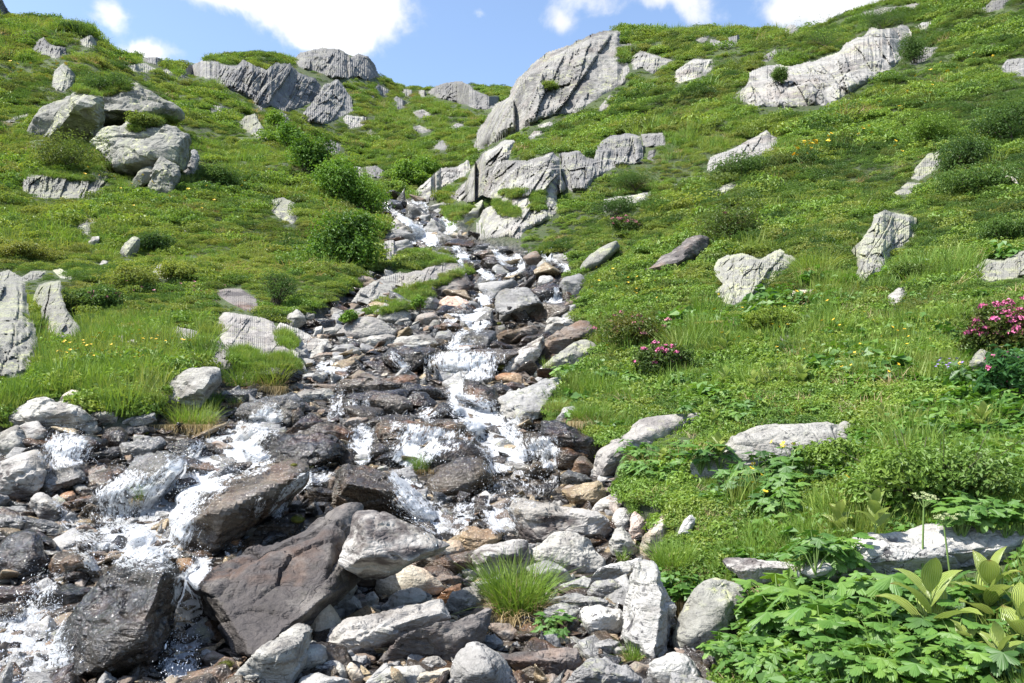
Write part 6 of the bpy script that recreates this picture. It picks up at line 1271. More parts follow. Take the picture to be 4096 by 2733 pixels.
water('E', [(870, 680, 80, .6), (790, 740, 70, .75), (760, 800, 110, .75), (830, 830, 250, .8), (900, 830, 200, .5)], drops=.5)
water('E', [(830, 820, 330, .3), (830, 865, 440, .85), (830, 920, 430, .95), (845, 985, 380, .9), (820, 1030, 160, .8)], drops=1.6)
water('E', [(700, 1000, 160, .6), (780, 1050, 110, .95), (780, 1120, 120, 1.0), (830, 1190, 210, 1.05), (930, 1260, 260, 1.05), (1010, 1340, 260, 1.0), (1080, 1430, 300, 1.0), (1130, 1520, 300, 1.05), (1150, 1590, 330, 1.0), (1200, 1660, 300, .7)], drops=1.6)
water('E', [(1230, 1250, 90, .5), (1200, 1310, 110, .7), (1130, 1370, 150, .7)], drops=.8)
water('E', [(640, 1215, 160, .7), (590, 1270, 130, .8), (560, 1310, 130, .5)], drops=.5)
water('E', [(600, 1305, 620, .35), (590, 1350, 560, .8), (560, 1410, 420, .85), (520, 1480, 300, .95), (470, 1560, 250, .95), (430, 1620, 170, .9)], drops=1.7)
water('H', [(440, 140, 160, .8), (395, 210, 130, 1.0), (450, 290, 180, .95), (520, 390, 250, .9), (600, 470, 240, .9), (680, 550, 200, .95), (730, 620, 120, .7)], drops=1.5)
water('E', [(230, 1310, 120, .6), (170, 1370, 150, .85), (150, 1450, 160, .9), (160, 1540, 120, .9), (180, 1620, 80, .7)], drops=1.1)
water('E', [(1330, 1385, 160, .5), (1340, 1430, 230, .75), (1380, 1500, 190, .8), (1400, 1580, 110, .8), (1370, 1640, 90, .6)], drops=1.2)
water('H', [(1120, 170, 330, .8), (1180, 240, 420, .5), (1220, 310, 440, .42), (1120, 370, 380, .5), (1050, 410, 200, .85), (1060, 480, 190, .95), (1100, 560, 170, .95), (1130, 620, 130, .7)], drops=1)
water('H', [(880, 310, 170, .5), (870, 390, 200, .6), (830, 480, 150, .75), (780, 560, 110, .85), (740, 620, 90, .6)], drops=1.3)
water('H', [(1450, 190, 60, .6), (1420, 270, 110, .7), (1310, 340, 130, .7)], drops=.5)
water('E', [(-10, 960, 140, .8), (40, 1005, 80, .6), (30, 1050, 60, .3)], drops=.4)
water('D', [(2080, 920, 80, .7), (2180, 945, 150, .85), (2290, 985, 160, .8)], drops=.5)
water('D', [(2300, 1080, 60, .5), (2230, 1150, 90, .6), (2220, 1240, 110, .7), (2160, 1320, 80, .5)], drops=.6)
water('E', [(90, 1140, 110, .3), (100, 1190, 120, .6), (110, 1250, 110, .5)], drops=.8)
water('E', [(200, 1130, 40, .3), (190, 1190, 60, .7), (185, 1240, 50, .5)], drops=.5)
water('E', [(330, 830, 90, .6), (440, 960, 100, .7), (400, 990, 120, .5)], drops=.3)
water('E', [(1100, 650, 260, .22), (1250, 670, 300, .2), (1180, 720, 200, .2)], drops=.1)
q = np.concatenate([a for a, b in DROPS]); sq = np.concatenate([b for a, b in DROPS])
r = RS.lognormal(0, .45, len(q)) * np.clip(sq * .62, .0011, .005)
DV, DF = ICO[2]
dp = [bpy.data.objects.new('drop', mesh_of('drop', DV, DF, M['drop'])), bpy.data.objects.new('splash', mesh_of('splash', DV * np.array([.8, .8, 2.2]), DF, M['drop']))]
tag(scatter_object('spray', 'flying water drops above the cascades', q, RS.normal(0, .5, (len(q), 3)), np.stack([r, r, r], 1), RS.randint(0, 2, len(q)), dp), kind='stuff')
# ------------------------------------------------------------------ leaves, blades and the ground cover
def blades(n, spread, h, w, lean, rs, seg=3, droop=.35, base=None, hj=.35):
    """n curved tapering blades; returns vertices and faces"""
    a = rs.uniform(0, 6.283, n); r = spread * np.sqrt(rs.rand(n)); bx, by = r * np.cos(a), r * np.sin(a); bz = np.zeros(n)
    if base is not None: bx, by, bz = base[:, 0], base[:, 1], base[:, 2]
    hh = h * rs.uniform(1 - hj, 1 + hj * .4, n); az = a + rs.normal(0, .8, n); ln = np.abs(rs.normal(lean, lean * .5 + .05, n))
    fx = rs.uniform(0, 6.283, n); ww = w * rs.uniform(.6, 1.2, n); V = []
    for k in range(seg + 1):
        t = k / seg; out = ln * hh * (t ** 1.6); zz = hh * (t - droop * ln * t * t); wd = ww * (1 - t ** 1.5) * .5
        cx, cy = bx + np.cos(az) * out, by + np.sin(az) * out
        V.append(np.stack([cx - np.cos(fx) * wd, cy - np.sin(fx) * wd, bz + zz], 1)); V.append(np.stack([cx + np.cos(fx) * wd, cy + np.sin(fx) * wd, bz + zz], 1))
    V = np.stack(V, 1).reshape(-1, 3); m = 2 * (seg + 1); b = np.arange(n)[:, None] * m
    Fq = np.concatenate([b + np.array([[2 * k, 2 * k + 1, 2 * k + 3, 2 * k + 2]]) for k in range(seg)])
    return V, Fq

def leaf_cards(P, N, size, rs, asp=1.7, fold=.25):
    """many folded leaf blades (two triangles pairs sharing a midrib): centres P, facing N"""
    n = len(P); N = N + rs.normal(0, .42, (n, 3)); N /= np.linalg.norm(N, axis=1)[:, None] + 1e-9
    T_ = np.cross(N, rs.normal(0, 1, (n, 3))); T_ /= np.linalg.norm(T_, axis=1)[:, None] + 1e-9; B = np.cross(N, T_)
    s = size * rs.uniform(.6, 1.25, n)[:, None]; L = T_ * s; Wd = B * s / asp
    up = N * s * fold
    V = np.stack([P - L * .5, P - L * .05 + Wd * .5 + up, P + L * .5, P - L * .05 - Wd * .5 + up], 1).reshape(-1, 3)
    b = np.arange(n)[:, None] * 4
    return V, np.concatenate([b + np.array([[0, 1, 2]]), b + np.array([[0, 2, 3]])])

def join(parts):
    V, Fs, o = [], {}, 0
    for v, f in parts:
        V.append(v); Fs.setdefault(f.shape[1], []).append(f + o); o += len(v)
    return np.concatenate(V), [np.concatenate(x) for x in Fs.values()]

def dome(n, rs, flat=.6, rmin=.55):
    d = rs.normal(0, 1, (n, 3)); d[:, 2] = np.abs(d[:, 2]) * .9 + .02; d /= np.linalg.norm(d, axis=1)[:, None]
    r = (rmin + (1 - rmin) * rs.rand(n) ** .6) * (1 + .22 * vnoise(d * 2.5 + rs.rand(3) * 40))
    P = d * r[:, None] * np.array([1, 1, flat]); return P, d

def proto(name, V, Fs, mat): return bpy.data.objects.new(name, mesh_of(name, V, Fs, mat, sm=False))
PR = []
for k in range(3):
    rs = np.random.RandomState(40 + k); P, N = dome(430, rs, .55); V, Fc = leaf_cards(P, N, .17, rs, 1.9); PR.append(proto('shrub', V, Fc, M['shrub']))
for k in range(2):
    rs = np.random.RandomState(50 + k); P, N = dome(520, rs, .5); V, Fc = leaf_cards(P, N, .15, rs, 3.0); PR.append(proto('juniper', V, Fc, M['shrub2']))
for k in range(2):
    rs = np.random.RandomState(60 + k); P, N = dome(340, rs, .62, .35); V, Fc = leaf_cards(P, N, .2, rs, 1.6); PR.append(proto('bilberry', V, Fc, M['bilberry']))
for k in range(3):
    rs = np.random.RandomState(70 + k); V, Fc = blades(75, .75, 1.15, .055, .38, rs, 3); PR.append(proto('grass', V, Fc, M['grass']))
rs = np.random.RandomState(80); V, Fc = blades(60, .8, .8, .05, .7, rs, 3); PR.append(proto('straw', V, Fc, M['straw']))
for k in range(2):
    rs = np.random.RandomState(84 + k); P, N = dome(64, rs, .55, .4); N = N * .4 + np.array([0, 0, 1.0]); V, Fc = leaf_cards(P, N, .38, rs, 1.35, .15); PR.append(proto('herb', V, Fc, M['herb']))
# indices: 0-2 shrub, 3-4 juniper, 5-6 bilberry, 7-9 grass, 10 straw, 11-12 herb

OB = [(p, p.min(0), p.max(0)) for p in OUTMASK]
def out_dist(u, v):
    r = np.full(len(u), -99.0)
    for p, lo, hi in OB:
        k = np.where((u > lo[0] - 22) & (u < hi[0] + 22) & (v > lo[1] - 22) & (v < hi[1] + 22))[0]
        if len(k): r[k] = np.maximum(r[k], polydist(p, u[k], v[k]))
    return r

def cover(n, ulim, dlim, seed, sfun, rock_margin=1.0):
    rs = np.random.RandomState(seed); u = rs.uniform(*ulim, n); d = np.exp(rs.uniform(math.log(dlim[0]), math.log(dlim[1]), n))
    iu = np.clip(np.round(_ui(u)).astype(int), 0, len(US) - 1); jd = np.clip(np.round(np.interp(np.log(d), np.log(DS), np.arange(len(DS)))).astype(int), 0, len(DS) - 1)
    v = VV[iu, jd]; k = (STM[iu, jd] < .45) & (v > -450) & (v < 3300) & (v < VCM[iu, jd] + 70)
    u, d, v = u[k], d[k], v[k]
    od = out_dist(u, v); k = (od < np.where(d < 18, -9, -5)) & ~in_rocks(u, v, .93); u, d, v, od = u[k], d[k], v[k], od[k]
    z = tz(u, d); P = np.stack([(u - W / 2) / F * d, d, z], 1); hp = sfun(d) * F / d
    front = np.zeros(len(u), bool)      # plants growing right in front of bare rock stay short
    for q in (.45, 1.0): front |= (out_dist(u, v - q * hp) > 0) | in_rocks(u, v - q * hp)
    return u, v, d, P, rs, np.where(front, .42, 1.0)
PTS = []
def add_pts(P, rot, scl, idx): PTS.append((P, rot, scl, idx))
def pick(P, d, u, rs):
    """which plant grows here: broad patches in the ground plane"""
    q = np.stack([P[:, 0], P[:, 1], P[:, 2]], 1)
    a = fbm(q / 7.0, 3, 21) + .22 * rs.normal(0, 1, len(q)); b = fbm(q / 3.0 + 9, 3, 22) + .25 * rs.normal(0, 1, len(q)); c = fbm(q / 1.6 + 3, 2, 23)
    idx = rs.randint(0, 3, len(q))
    right = smooth(u, 2700, 3600) * smooth(d, 9, 16)
    idx = np.where(a + right * .35 > .17, rs.randint(3, 5, len(q)), idx)
    idx = np.where(b > .16, rs.randint(5, 7, len(q)), idx)
    idx = np.where((a < -.30) & (b < .3), rs.randint(7, 10, len(q)), idx)
    idx = np.where((c > .42) & (rs.rand(len(q)) < .25), 10, idx)
    return idx
# heath and turf of all slopes
u, v, d, P, rs, od = cover(190000, (-1900, 6300), (7.5, 150), 1, lambda d: .009 * d + .06)
idx = pick(P, d, u, rs); m = len(d)
s = (0.0070 * d + .05) * np.clip(rs.lognormal(-.15, .45, m), .35, 2.4) * (1 + .7 * np.clip(fbm(P / 2.5, 2, 31), -.6, 1))
s = np.minimum(s, .85) * od
hz = np.where(idx >= 7, rs.uniform(.5, .85, m), rs.uniform(.5, 1.15, m))
bank = ((u < 1000) & (d < 11.5)) | ((u > 2100) & (d < 9))
keep = ~(bank & (idx < 5) & (rs.rand(m) < .5)); idx = np.where(~keep, np.where((u > 1500) & (rs.rand(m) < .6), rs.randint(5, 7, m), rs.randint(7, 10, m)), idx)
P[:, 2] -= .04 * s
add_pts(P, np.stack([rs.normal(0, .16, m), rs.normal(0, .16, m), rs.uniform(0, 6.28, m)], 1), np.stack([s, s, s * hz], 1), idx)
# meadow and bank grass close by
u, v, d, P, rs, od = cover(100000, (-2200, 6800), (2.0, 12.5), 2, lambda d: .016 * d + .06); m = len(d)
g = fbm(P / 1.4, 3, 41) + .25 * rs.normal(0, 1, m) + np.where(u > 1500, .10, .0)
idx = np.where(g > .12, rs.randint(11, 13, m), rs.randint(7, 10, m)); idx = np.where((fbm(P / .9 + 5, 2, 42) > .16) & (u > 1500), rs.randint(5, 7, m), idx)
idx = np.where(rs.rand(m) < .05, 10, idx)
left = u < 1500
idx = np.where(left & (rs.rand(m) < .5), rs.randint(7, 10, m), idx)
s = (0.010 * d + .028) * np.clip(rs.lognormal(-.05, .35, m), .4, 2.2) * od; s = np.where((idx >= 7) & (idx < 11), s * np.where(left, 1.1, 1.1), s); s = np.where(idx >= 11, s * np.where(left, 1.1, 1.45), s)
hz = np.where((idx >= 7) & (idx < 11), rs.uniform(.8, 1.35, m), rs.uniform(.7, 1.2, m))
P[:, 2] -= .02
add_pts(P, np.stack([rs.normal(0, .2, m), rs.normal(0, .2, m), rs.uniform(0, 6.28, m)], 1), np.stack([s, s, s * hz], 1), idx)
# turf on the grassy knolls in the stream and in pockets of the bedrock
TURF = [('E', [(450, 260), (560, 170), (700, 180), (790, 250), (700, 250), (560, 290)], 260), ('E', [(160, 590), (320, 490), (440, 430), (620, 380), (800, 310), (820, 340), (640, 420), (560, 560), (420, 560), (280, 600)], 380),
        ('E', [(0, 380), (110, 340), (220, 350), (140, 420), (0, 460)], 160), ('D', [(1520, 850), (1600, 810), (1730, 900), (1730, 950), (1540, 950)], 160), ('D', [(1760, 880), (1880, 870), (1990, 950), (1760, 940)], 120),
        ('D', [(1830, 720), (1890, 710), (1950, 800), (1930, 830), (1860, 790)], 90), ('D', [(170, 480), (270, 590), (270, 690), (210, 650)], 70), ('A', [(480, 600), (560, 520), (700, 490), (860, 560), (850, 600), (700, 640), (560, 620)], 300), ('A', [(860, 850), (960, 770), (1080, 770), (1160, 800), (1020, 830), (920, 870)], 160),
        ('A', [(150, 1180), (300, 980), (520, 940), (660, 1000), (760, 1120), (680, 1120), (600, 1200), (420, 1190), (250, 1160)], 420), ('B', [(1010, 1310), (1200, 1390), (1200, 1440), (1100, 1420)], 120), ('B', [(1280, 1290), (1360, 1270), (1350, 1390), (1290, 1400)], 80), ('B', [(1080, 1270), (1240, 1270), (1180, 1310)], 60),
        ('B', [(1860, 330), (1960, 320), (1930, 420), (1860, 420)], 70), ('B', [(1350, 560), (1430, 560), (1440, 590), (1370, 590)], 30), ('B', [(700, 1380), (900, 1370), (800, 1460), (720, 1440)], 160), ('E', [(840, 270), (900, 320), (860, 330)], 30)]
for crop, poly, cnt in TURF:
    pp = np.array(px(crop, poly)); lo, hi = pp.min(0), pp.max(0); rs = np.random.RandomState(cnt + int(lo[0])); got = []
    while len(got) < cnt:
        q = lo + rs.rand(2) * (hi - lo)
        if inside(pp, q[:1], q[1:])[0]:
            h = hit(*q); got.append(h if h is not None else np.array([0, -5, 0]))
    P = np.array(got); d = P[:, 1]; m = len(P); s = (0.0062 * d + .05) * rs.uniform(.6, 1.25, m)
    far = np.median(d) > 17
    idx = np.where(rs.rand(m) < (.35 if far else .85), rs.randint(7, 10, m), rs.randint(0, 7, m)); P[:, 2] -= .05 * s
    add_pts(P, np.stack([rs.normal(0, .2, m), rs.normal(0, .2, m), rs.uniform(0, 6.28, m)], 1), np.stack([s, s, s * rs.uniform(.7, 1.1, m)], 1), idx)
P, rot, scl, idx = (np.concatenate([a[i] for a in PTS]) for i in range(4))
COVER = scatter_object('ground_cover', 'dwarf shrubs, grass and herbs carpeting the slopes and banks', P, rot, scl, idx, PR)

# ------------------------------------------------------------------ individual plants
def at(crop, x, y):
    (u, v), = px(crop, [(x, y)]); h = hit(u, v)
    return u, v, (h if h is not None else world(u, v, float(tdepth(u, v)[0])))
def empty(name, loc, label, cat, group=None):
    o = bpy.data.objects.new(name, None); COL.objects.link(o); o.location = loc; o.empty_display_size = .1; return tag(o, label, cat, group)
def copy_tree(src, loc, rz, sc, label, group):
    r = src.copy(); COL.objects.link(r); r.location = loc; r.rotation_euler = (0, 0, rz); r.scale = sc if isinstance(sc, tuple) else (sc, sc, sc)
    for ch in src.children:
        c = ch.copy(); COL.objects.link(c); c.parent = r
    return tag(r, label, src['category'], group)
def tubes(segs, n=5):
    """segs: (p0, p1, r0, r1)"""
    V, Fq, o = [], [], 0
    for p0, p1, r0, r1 in segs:
        p0 = np.array(p0, float); p1 = np.array(p1, float); a = p1 - p0; L = np.linalg.norm(a) + 1e-9; a /= L
        b = np.cross(a, [0.3, .9, .1]); b /= np.linalg.norm(b) + 1e-9; c = np.cross(a, b); th = np.linspace(0, 6.283, n, endpoint=False)
        ring = np.cos(th)[:, None] * b + np.sin(th)[:, None] * c; V += [p0 + ring * r0, p1 + ring * r1]
        for i in range(n): Fq.append([o + i, o + (i + 1) % n, o + n + (i + 1) % n, o + n + i])
        o += 2 * n
    return np.concatenate(V), np.array(Fq)

# tussocks
def tussock(label, crop, x, y, hpx, wpx, straw=.25, lean=.45, n=260, down=0.0, group='grass tussocks among the rocks', dark=False, seed=None, name='grass_tussock'):
    u, v, p = at(crop, x, y); d = p[1]; h = hpx * 1.35 / 1.6507 * d / F; w = wpx * 1.2 / 1.6507 * d / F; n = int(n * 1.5)
    rs = np.random.RandomState(int(x + y)); t = empty(name, p - np.array([0, 0, .01]), label, 'grass tussock', group)
    bw = max(.0035, h * .019)
    V, Fq = blades(n, w * .28, h, bw, lean, rs, 4, .4); V[:, 0] *= 1.0
    link('blades', mesh_of('blades', V, Fq, M['grass'], sm=False), parent=t)
    k = int(n * straw)
    if k:
        V1, F1 = blades(k, w * .30, h * .62, bw, lean * 1.7, rs, 4, .7)
        parts = [(V1, F1)]
        if down:
            m = int(k * .9); a = rs.uniform(-.5, .5, m) * w * .75
            V2, F2 = blades(m, .01, down / 1.6507 * d / F, bw * .85, .35, rs, 4, .2, base=np.stack([a, -np.abs(rs.normal(.24, .08, m)) * w - .02, np.full(m, .05 * h)], 1), hj=.6)
            V2[:, 2] = .12 * h - (V2[:, 2] - .05 * h); V2[:, 1] = -np.abs(V2[:, 1]) - .01; parts.append((V2, F2))
        V3, F3 = join(parts); link('dead_straw', mesh_of('dead_straw', V3, F3, M['straw'], sm=False), parent=t)
    return t
tussock('big bright green tussock with a beard of straw among the pale rubble', 'H', 1185, 1120, 350, 500, .6, .5, 430, 330)
tussock('straw-fringed tussock hanging over the wet stones of the left shore', 'D', 1270, 1330, 150, 420, .9, .55, 360, 150)
tussock('small green hump joined to the straw-fringed tussock', 'D', 1400, 1210, 120, 150, .2, .45, 130)
tussock('yellowish tussock hanging at the lip of the left cascade', 'D', 1790, 1090, 180, 290, .7, .5, 300, 130)
tussock('fine green tussock behind the wet flat rock, beside the black beam', 'D', 1580, 1060, 130, 330, .2, .5, 240)
tussock('tiny straw-coloured tuft hanging over a cascade stone', 'D', 1560, 1180, 60, 130, 1.3, .6, 60, 70)
tussock('dripping green tuft beside the round-backed black boulder', 'H', 560, 160, 110, 190, .25, .6, 220, 170)
tussock('pale straw cushion above the moss-dotted dark rock', 'G', 2270, 110, 70, 110, 2.0, .6, 50)
tussock('wet green tuft swept by the foaming cascade', 'G', 930, 350, 110, 120, .2, .5, 90, 80)
tussock('thick turf sod with long grass above the dark lichened boulder', 'H', 2210, 830, 210, 330, .25, .6, 340)
tussock('grass overhang with a blonde fringe above the long black rock', 'E', 1660, 1310, 150, 330, .9, .55, 340, 240)
tussock('grass tuft beside the slate-blue stone', 'E', 1440, 1240, 110, 170, .25, .55, 180)
tussock('straw curtain hanging beside the tall flecked block', 'I', 60, 1010, 110, 190, 1.6, .55, 110, 430)
tussock('straw wisps trailing over the dark lichened boulder', 'I', 420, 900, 90, 260, 1.5, .7, 80, 160)
tussock('thin grass tuft in the rubble below the helmet-shaped stone', 'H', 1880, 760, 90, 110, .3, .5, 50)
tussock('thin straw-tipped tuft between the bottom boulders', 'H', 1950, 1420, 130, 150, .7, .6, 90, 60)
tussock('little grass tuft on the seam of the brown diagonal slab', 'E', 1390, 940, 70, 110, .2, .6, 70)
tussock('shaggy grass hump spilling off the leaning rock face', 'F', 930, 330, 150, 380, .3, .8, 380, 0)
tussock('faded grass fringe drooping over the tan flat ledge', 'F', 1040, 380, 110, 180, 1.4, .8, 120, 110)
tussock('round grass tuft below the great leaning boulder', 'A', 1230, 1230, 75, 150, .1, .5, 160)
tussock('tall pale-green grass at the foot of the propped slab', 'A', 830, 1250, 70, 160, .1, .5, 150)

# moss cushions
def moss(label, crop, x, y, rpx):
    u, v, p = at(crop, x, y); r = rpx / 1.6507 * p[1] / F; rs = np.random.RandomState(int(x * 3 + y)); P, N = dome(500, rs, .6, .85)
    V, Fc = leaf_cards(P * r, N, r * .16, rs, 2.2); D, Fi = ICO[3]; V2 = D * r * np.array([.86, .86, .5]); V, Fs = join([(V, Fc), (V2, Fi)])
    o = link('moss_cushion', mesh_of('moss_cushion', V, Fs, M['moss'], sm=False), p); tag(o, label, 'moss', 'moss cushions on wet stones')
moss('bright yellow-green moss ball atop the dark mossy rock', 'G', 1965, 490, 48)
moss('yellowish moss pad on the flank of the dark mossy rock', 'G', 1815, 595, 36)
moss('olive moss cushion beside the curtain fall', 'E', 615, 965, 42)
moss('dark moss pad below the brown end of the broad ledge', 'E', 1075, 940, 34)
moss('green moss on the stone at the foot of the narrow fall', 'G', 1490, 1450, 50)
moss('small moss dab above the long flat slab', 'G', 1940, 130, 24)
moss('small moss dab on the wet stone beside the straw cushion', 'G', 2050, 140, 26)
moss('yellow moss spot under the round black boulder', 'D', 960, 1375, 22)
moss('moss dab between the chute and the grooved block', 'E', 1063, 655, 22)

bush_moss = at('F', 300, 700); r_ = 145 / 1.6507 * bush_moss[2][1] / F; rs = np.random.RandomState(9); q_, n_ = dome(2600, rs, .13, .1); q_[:, 0] *= 1.3
V, Fc = leaf_cards(q_ * r_ + np.array([0, 0, .1]), n_, r_ * .055, rs, 2.0); o = link('moss_patch', mesh_of('moss_patch', V, Fc, M['palemoss'], sm=False), bush_moss[2]); tag(o, 'broad faded yellow moss patch in the middle of the meadow', 'moss')

# bushes
def bush(name, label, cat, crop, x, y, wpx, hpx, mat, n, leaf, lobes=9, group=None, asp=1.5, open_=.0, stems=14, seed=0, flower=None, nf=0):
    u, v, p = at(crop, x, y); sc = p[1] / F / 1.6507; w, h = wpx * sc, hpx * sc; rs = np.random.RandomState(seed + int(x))
    t = empty(name, p, label, cat, group); cs = []
    for i in range(lobes):
        a = rs.uniform(0, 6.28); r = math.sqrt(rs.rand()) * .36 * w; cs.append((np.array([r * math.cos(a), r * math.sin(a) * .8, h * rs.uniform(.3, .8) * (1 - .25 * (r / w) ** 2)]), rs.uniform(.17, .30) * w))
    cs.append((np.array([0, 0, h * .72]), .27 * w)); PP, NN = [], []; per = n // len(cs)
    for c, r in cs:
        D_ = rs.normal(0, 1, (per, 3)); D_ /= np.linalg.norm(D_, axis=1)[:, None]
        rr = r * (.4 + .65 * rs.rand(per) ** .7) * (1 + .6 * vnoise(D_ * 3.3 + c * 7)); q = c + D_ * rr[:, None] * np.array([1, 1, min(1, .55 * h / (.27 * w) * .5 + .25)])
        PP.append(q); NN.append(D_ + np.array([0, 0, .5]))
    PP = np.concatenate(PP); NN = np.concatenate(NN); k = PP[:, 2] > .02 * h; gapn = fbm(PP / (w * .12), 2, 5); k &= gapn > (-.55 + open_); PP, NN = PP[k], NN[k]
    V, Fc = leaf_cards(PP, NN, leaf, rs, asp); link('foliage', mesh_of('foliage', V, Fc, M[mat], sm=False), parent=t)
    segs = []
    for i in range(stems):
        c, r = cs[i % len(cs)]; b = np.array([rs.normal(0, .06 * w), rs.normal(0, .06 * w), -.05]); mid = b * .4 + c * .55 + rs.normal(0, .03 * w, 3); segs += [(b, mid, .012 * h + .004, .008 * h + .003), (mid, c + rs.normal(0, .3 * r, 3), .008 * h + .003, .002)]
        for q in range(3): e = c + rs.normal(0, .6 * r, 3); segs.append((mid, e, .004, .001))
    V, Fq = tubes(segs); link('branches', mesh_of('branches', V, Fq, M['bark']), parent=t)
    if flower:
        up = PP[(PP[:, 2] > h * .4) & (PP[:, 1] < .25 * w)]; ix = rs.choice(len(up), min(int(nf * (1.8 if flower == 'pinkpetal' else 1.2)), len(up)), replace=False); parts = []
        for c in up[ix]:
            q, nn = dome(26, rs, .8, .6); rr = leaf * rs.uniform(.55, .95); parts.append(leaf_cards(c + q * rr + np.array([0, -.2 * rr, .3 * rr]), nn, rr * .75, rs, 1.1, .3))
        V, Fs = join(parts); link('blossom', mesh_of('blossom', V, Fs, M[flower], sm=False), parent=t)
    return t
GA = 'alder bushes in the gully'
bush('alder_bush', 'largest dark green alder bush, beside the upper cascade', 'bush', 'E', 65, 290, 500, 390, 'alder', 9000, .085, 14, GA, seed=1)
bush('alder_bush', 'bright alder bush spreading above and behind the largest one', 'bush', 'B', 150, 1400, 420, 250, 'alder', 6500, .10, 11, GA, seed=2)
bush('alder_bush', 'alder bush in the middle of the thicket below the rocky edge', 'bush', 'A', 2210, 1330, 330, 240, 'alder', 5200, .11, 10, GA, seed=3)
bush('alder_bush', 'alder bush halfway up the gully thicket', 'bush', 'A', 2040, 1140, 300, 220, 'alder', 4800, .12, 10, GA, seed=4)
bush('alder_bush', 'alder bush under the fractured pale face', 'bush', 'A', 1900, 990, 240, 180, 'alder', 3800, .13, 9, GA, seed=5)
bush('alder_bush', 'highest alder bush of the gully beside the pale broken outcrop', 'bush', 'A', 1810, 880, 160, 150, 'alder', 2600, .13, 8, GA, seed=6)
bush('alder_bush', 'alder bush at the near edge of the gully thicket', 'bush', 'B', 20, 1250, 260, 190, 'alder', 4200, .11, 9, GA, seed=7)
bush('alder_bush', 'broad dark alder thicket across the stream head by the cliff foot', 'bush', 'B', 480, 1235, 300, 170, 'alder', 5200, .15, 10, 'alder bushes at the stream head', seed=8)
bush('alder_bush', 'second alder thicket touching the cliff blocks at the stream head', 'bush', 'B', 580, 1175, 180, 120, 'alder', 4600, .15, 9, 'alder bushes at the stream head', seed=9)
bush('alder_bush', 'low alder scrub beside the stream where the highest cascade begins', 'bush', 'B', 370, 1300, 190, 90, 'bilberry', 2400, .12, 7, 'alder bushes at the stream head', seed=10)
bush('willow_bush', 'thin twiggy willow with open leaves on the left bank', 'bush', 'D', 1820, 535, 270, 240, 'shrub2', 2600, .045, 12, None, 2.4, .35, 26, seed=11)
bush('alder_bush', 'small round leafy bush at the left shore under the bedrock ramp', 'bush', 'E', 90, 650, 140, 80, 'alder', 1100, .05, 6, None, seed=12)
bush('alder_bush', 'small leafy bush beside the bluish pointed boulder', 'bush', 'E', 535, 570, 110, 100, 'alder', 900, .05, 6, None, seed=13)
bush('rhododendron_bush', 'tall rhododendron full of pink blossom at the meadow edge', 'bush', 'F', 2140, 910, 520, 380, 'rhodo', 6500, .045, 12, 'rhododendrons', 2.2, -.1, 18, 14, 'pinkpetal', 75)
bush('rhododendron_bush', 'dark leafy bush under the tall pink rhododendron, few flowers', 'bush', 'F', 2220, 1180, 400, 330, 'willowdark', 2600, .075, 9, 'rhododendrons', 3.2, -.1, 14, 15, 'pinkpetal', 5)
bush('rhododendron_bush', 'low rhododendron with rose blossom on the bank by the lichen slab', 'bush', 'E', 1900, 830, 560, 230, 'rhodo', 5200, .055, 12, 'rhododendrons', 2.0, -.1, 18, 16, 'redpetal', 26)
bush('rhododendron_bush', 'smaller rhododendron with scattered pink flowers nearer the meadow', 'bush', 'E', 2140, 1030, 400, 220, 'rhodo', 4200, .05, 11, 'rhododendrons', 2.0, -.1, 16, 17, 'pinkpetal', 22)
bush('rhododendron_bush', 'reddish-flowered rhododendron hedge beside the upper grass slope', 'bush', 'B', 1900, 1540, 260, 110, 'rhodo', 3000, .07, 9, 'rhododendrons', 2.0, -.1, 12, 18, 'redpetal', 34)
bush('rhododendron_bush', 'dark rhododendron mound above the slanting half-buried slab', 'bush', 'C', 330, 1620, 560, 220, 'rhodo', 6000, .06, 13, 'rhododendrons', 2.0, -.1, 16, 19, 'redpetal', 3)
GJ = 'dark juniper mats on the steep slope'
for i, (lab, c, x, y, w, h) in enumerate([
    ('wide juniper mat at the picture edge below the bluish rock', 'C', 2180, 940, 420, 260), ('juniper mat sweeping below the upright pale rib', 'C', 1980, 1290, 560, 170), ('dark juniper above the big leaning rock face', 'C', 1900, 1130, 380, 200), ('juniper strip running down beside the wide stained cliff', 'C', 1600, 420, 220, 190),
    ('juniper mat draped over the top of the wide stained cliff', 'C', 1000, 330, 460, 150), ('small round dark juniper stuck in the stained cliff face', 'C', 695, 560, 110, 110), ('shrub mat hanging over the cliff top near its high end', 'C', 1370, 190, 330, 110), ('low bright bilberry mound above the upright pale rib', 'C', 1700, 970, 380, 190),
    ('juniper patch at the picture edge above the mottled rock wall', 'F', 2200, 130, 420, 160), ('heather mound above the small mottled rock', 'F', 1540, 380, 240, 110), ('bilberry mound over the half-buried dark rock', 'F', 620, 730, 330, 150), ('shrub mat below the notched pale outcrop', 'C', 420, 1180, 420, 130),
    ('dark shrub curtain above the pale rock with trailing shrubs', 'B', 1960, 1270, 380, 130), ('dark shrub at the foot of the stepped grey rock wall', 'B', 1850, 1420, 300, 110)]):
    bush('juniper_bush', lab, 'bush', c, x, y, w, h, 'bilberry' if 'bilberry' in lab else 'shrub2', 4200, .075 if c == 'C' else .05, 12, GJ, 2.4, -.1, 8, seed=30 + i)
bush('bilberry_bush', 'wide bright bilberry bush beside the big domed slab', 'bush', 'I', 1650, 440, 1150, 400, 'bilberry', 14000, .032, 18, None, 1.7, -.1, 26, seed=90)
bush('bilberry_bush', 'low bilberry bush covering the foot of the big domed slab', 'bush', 'I', 1050, 170, 420, 190, 'bilberry', 4200, .032, 10, None, 1.7, -.1, 12, seed=91)
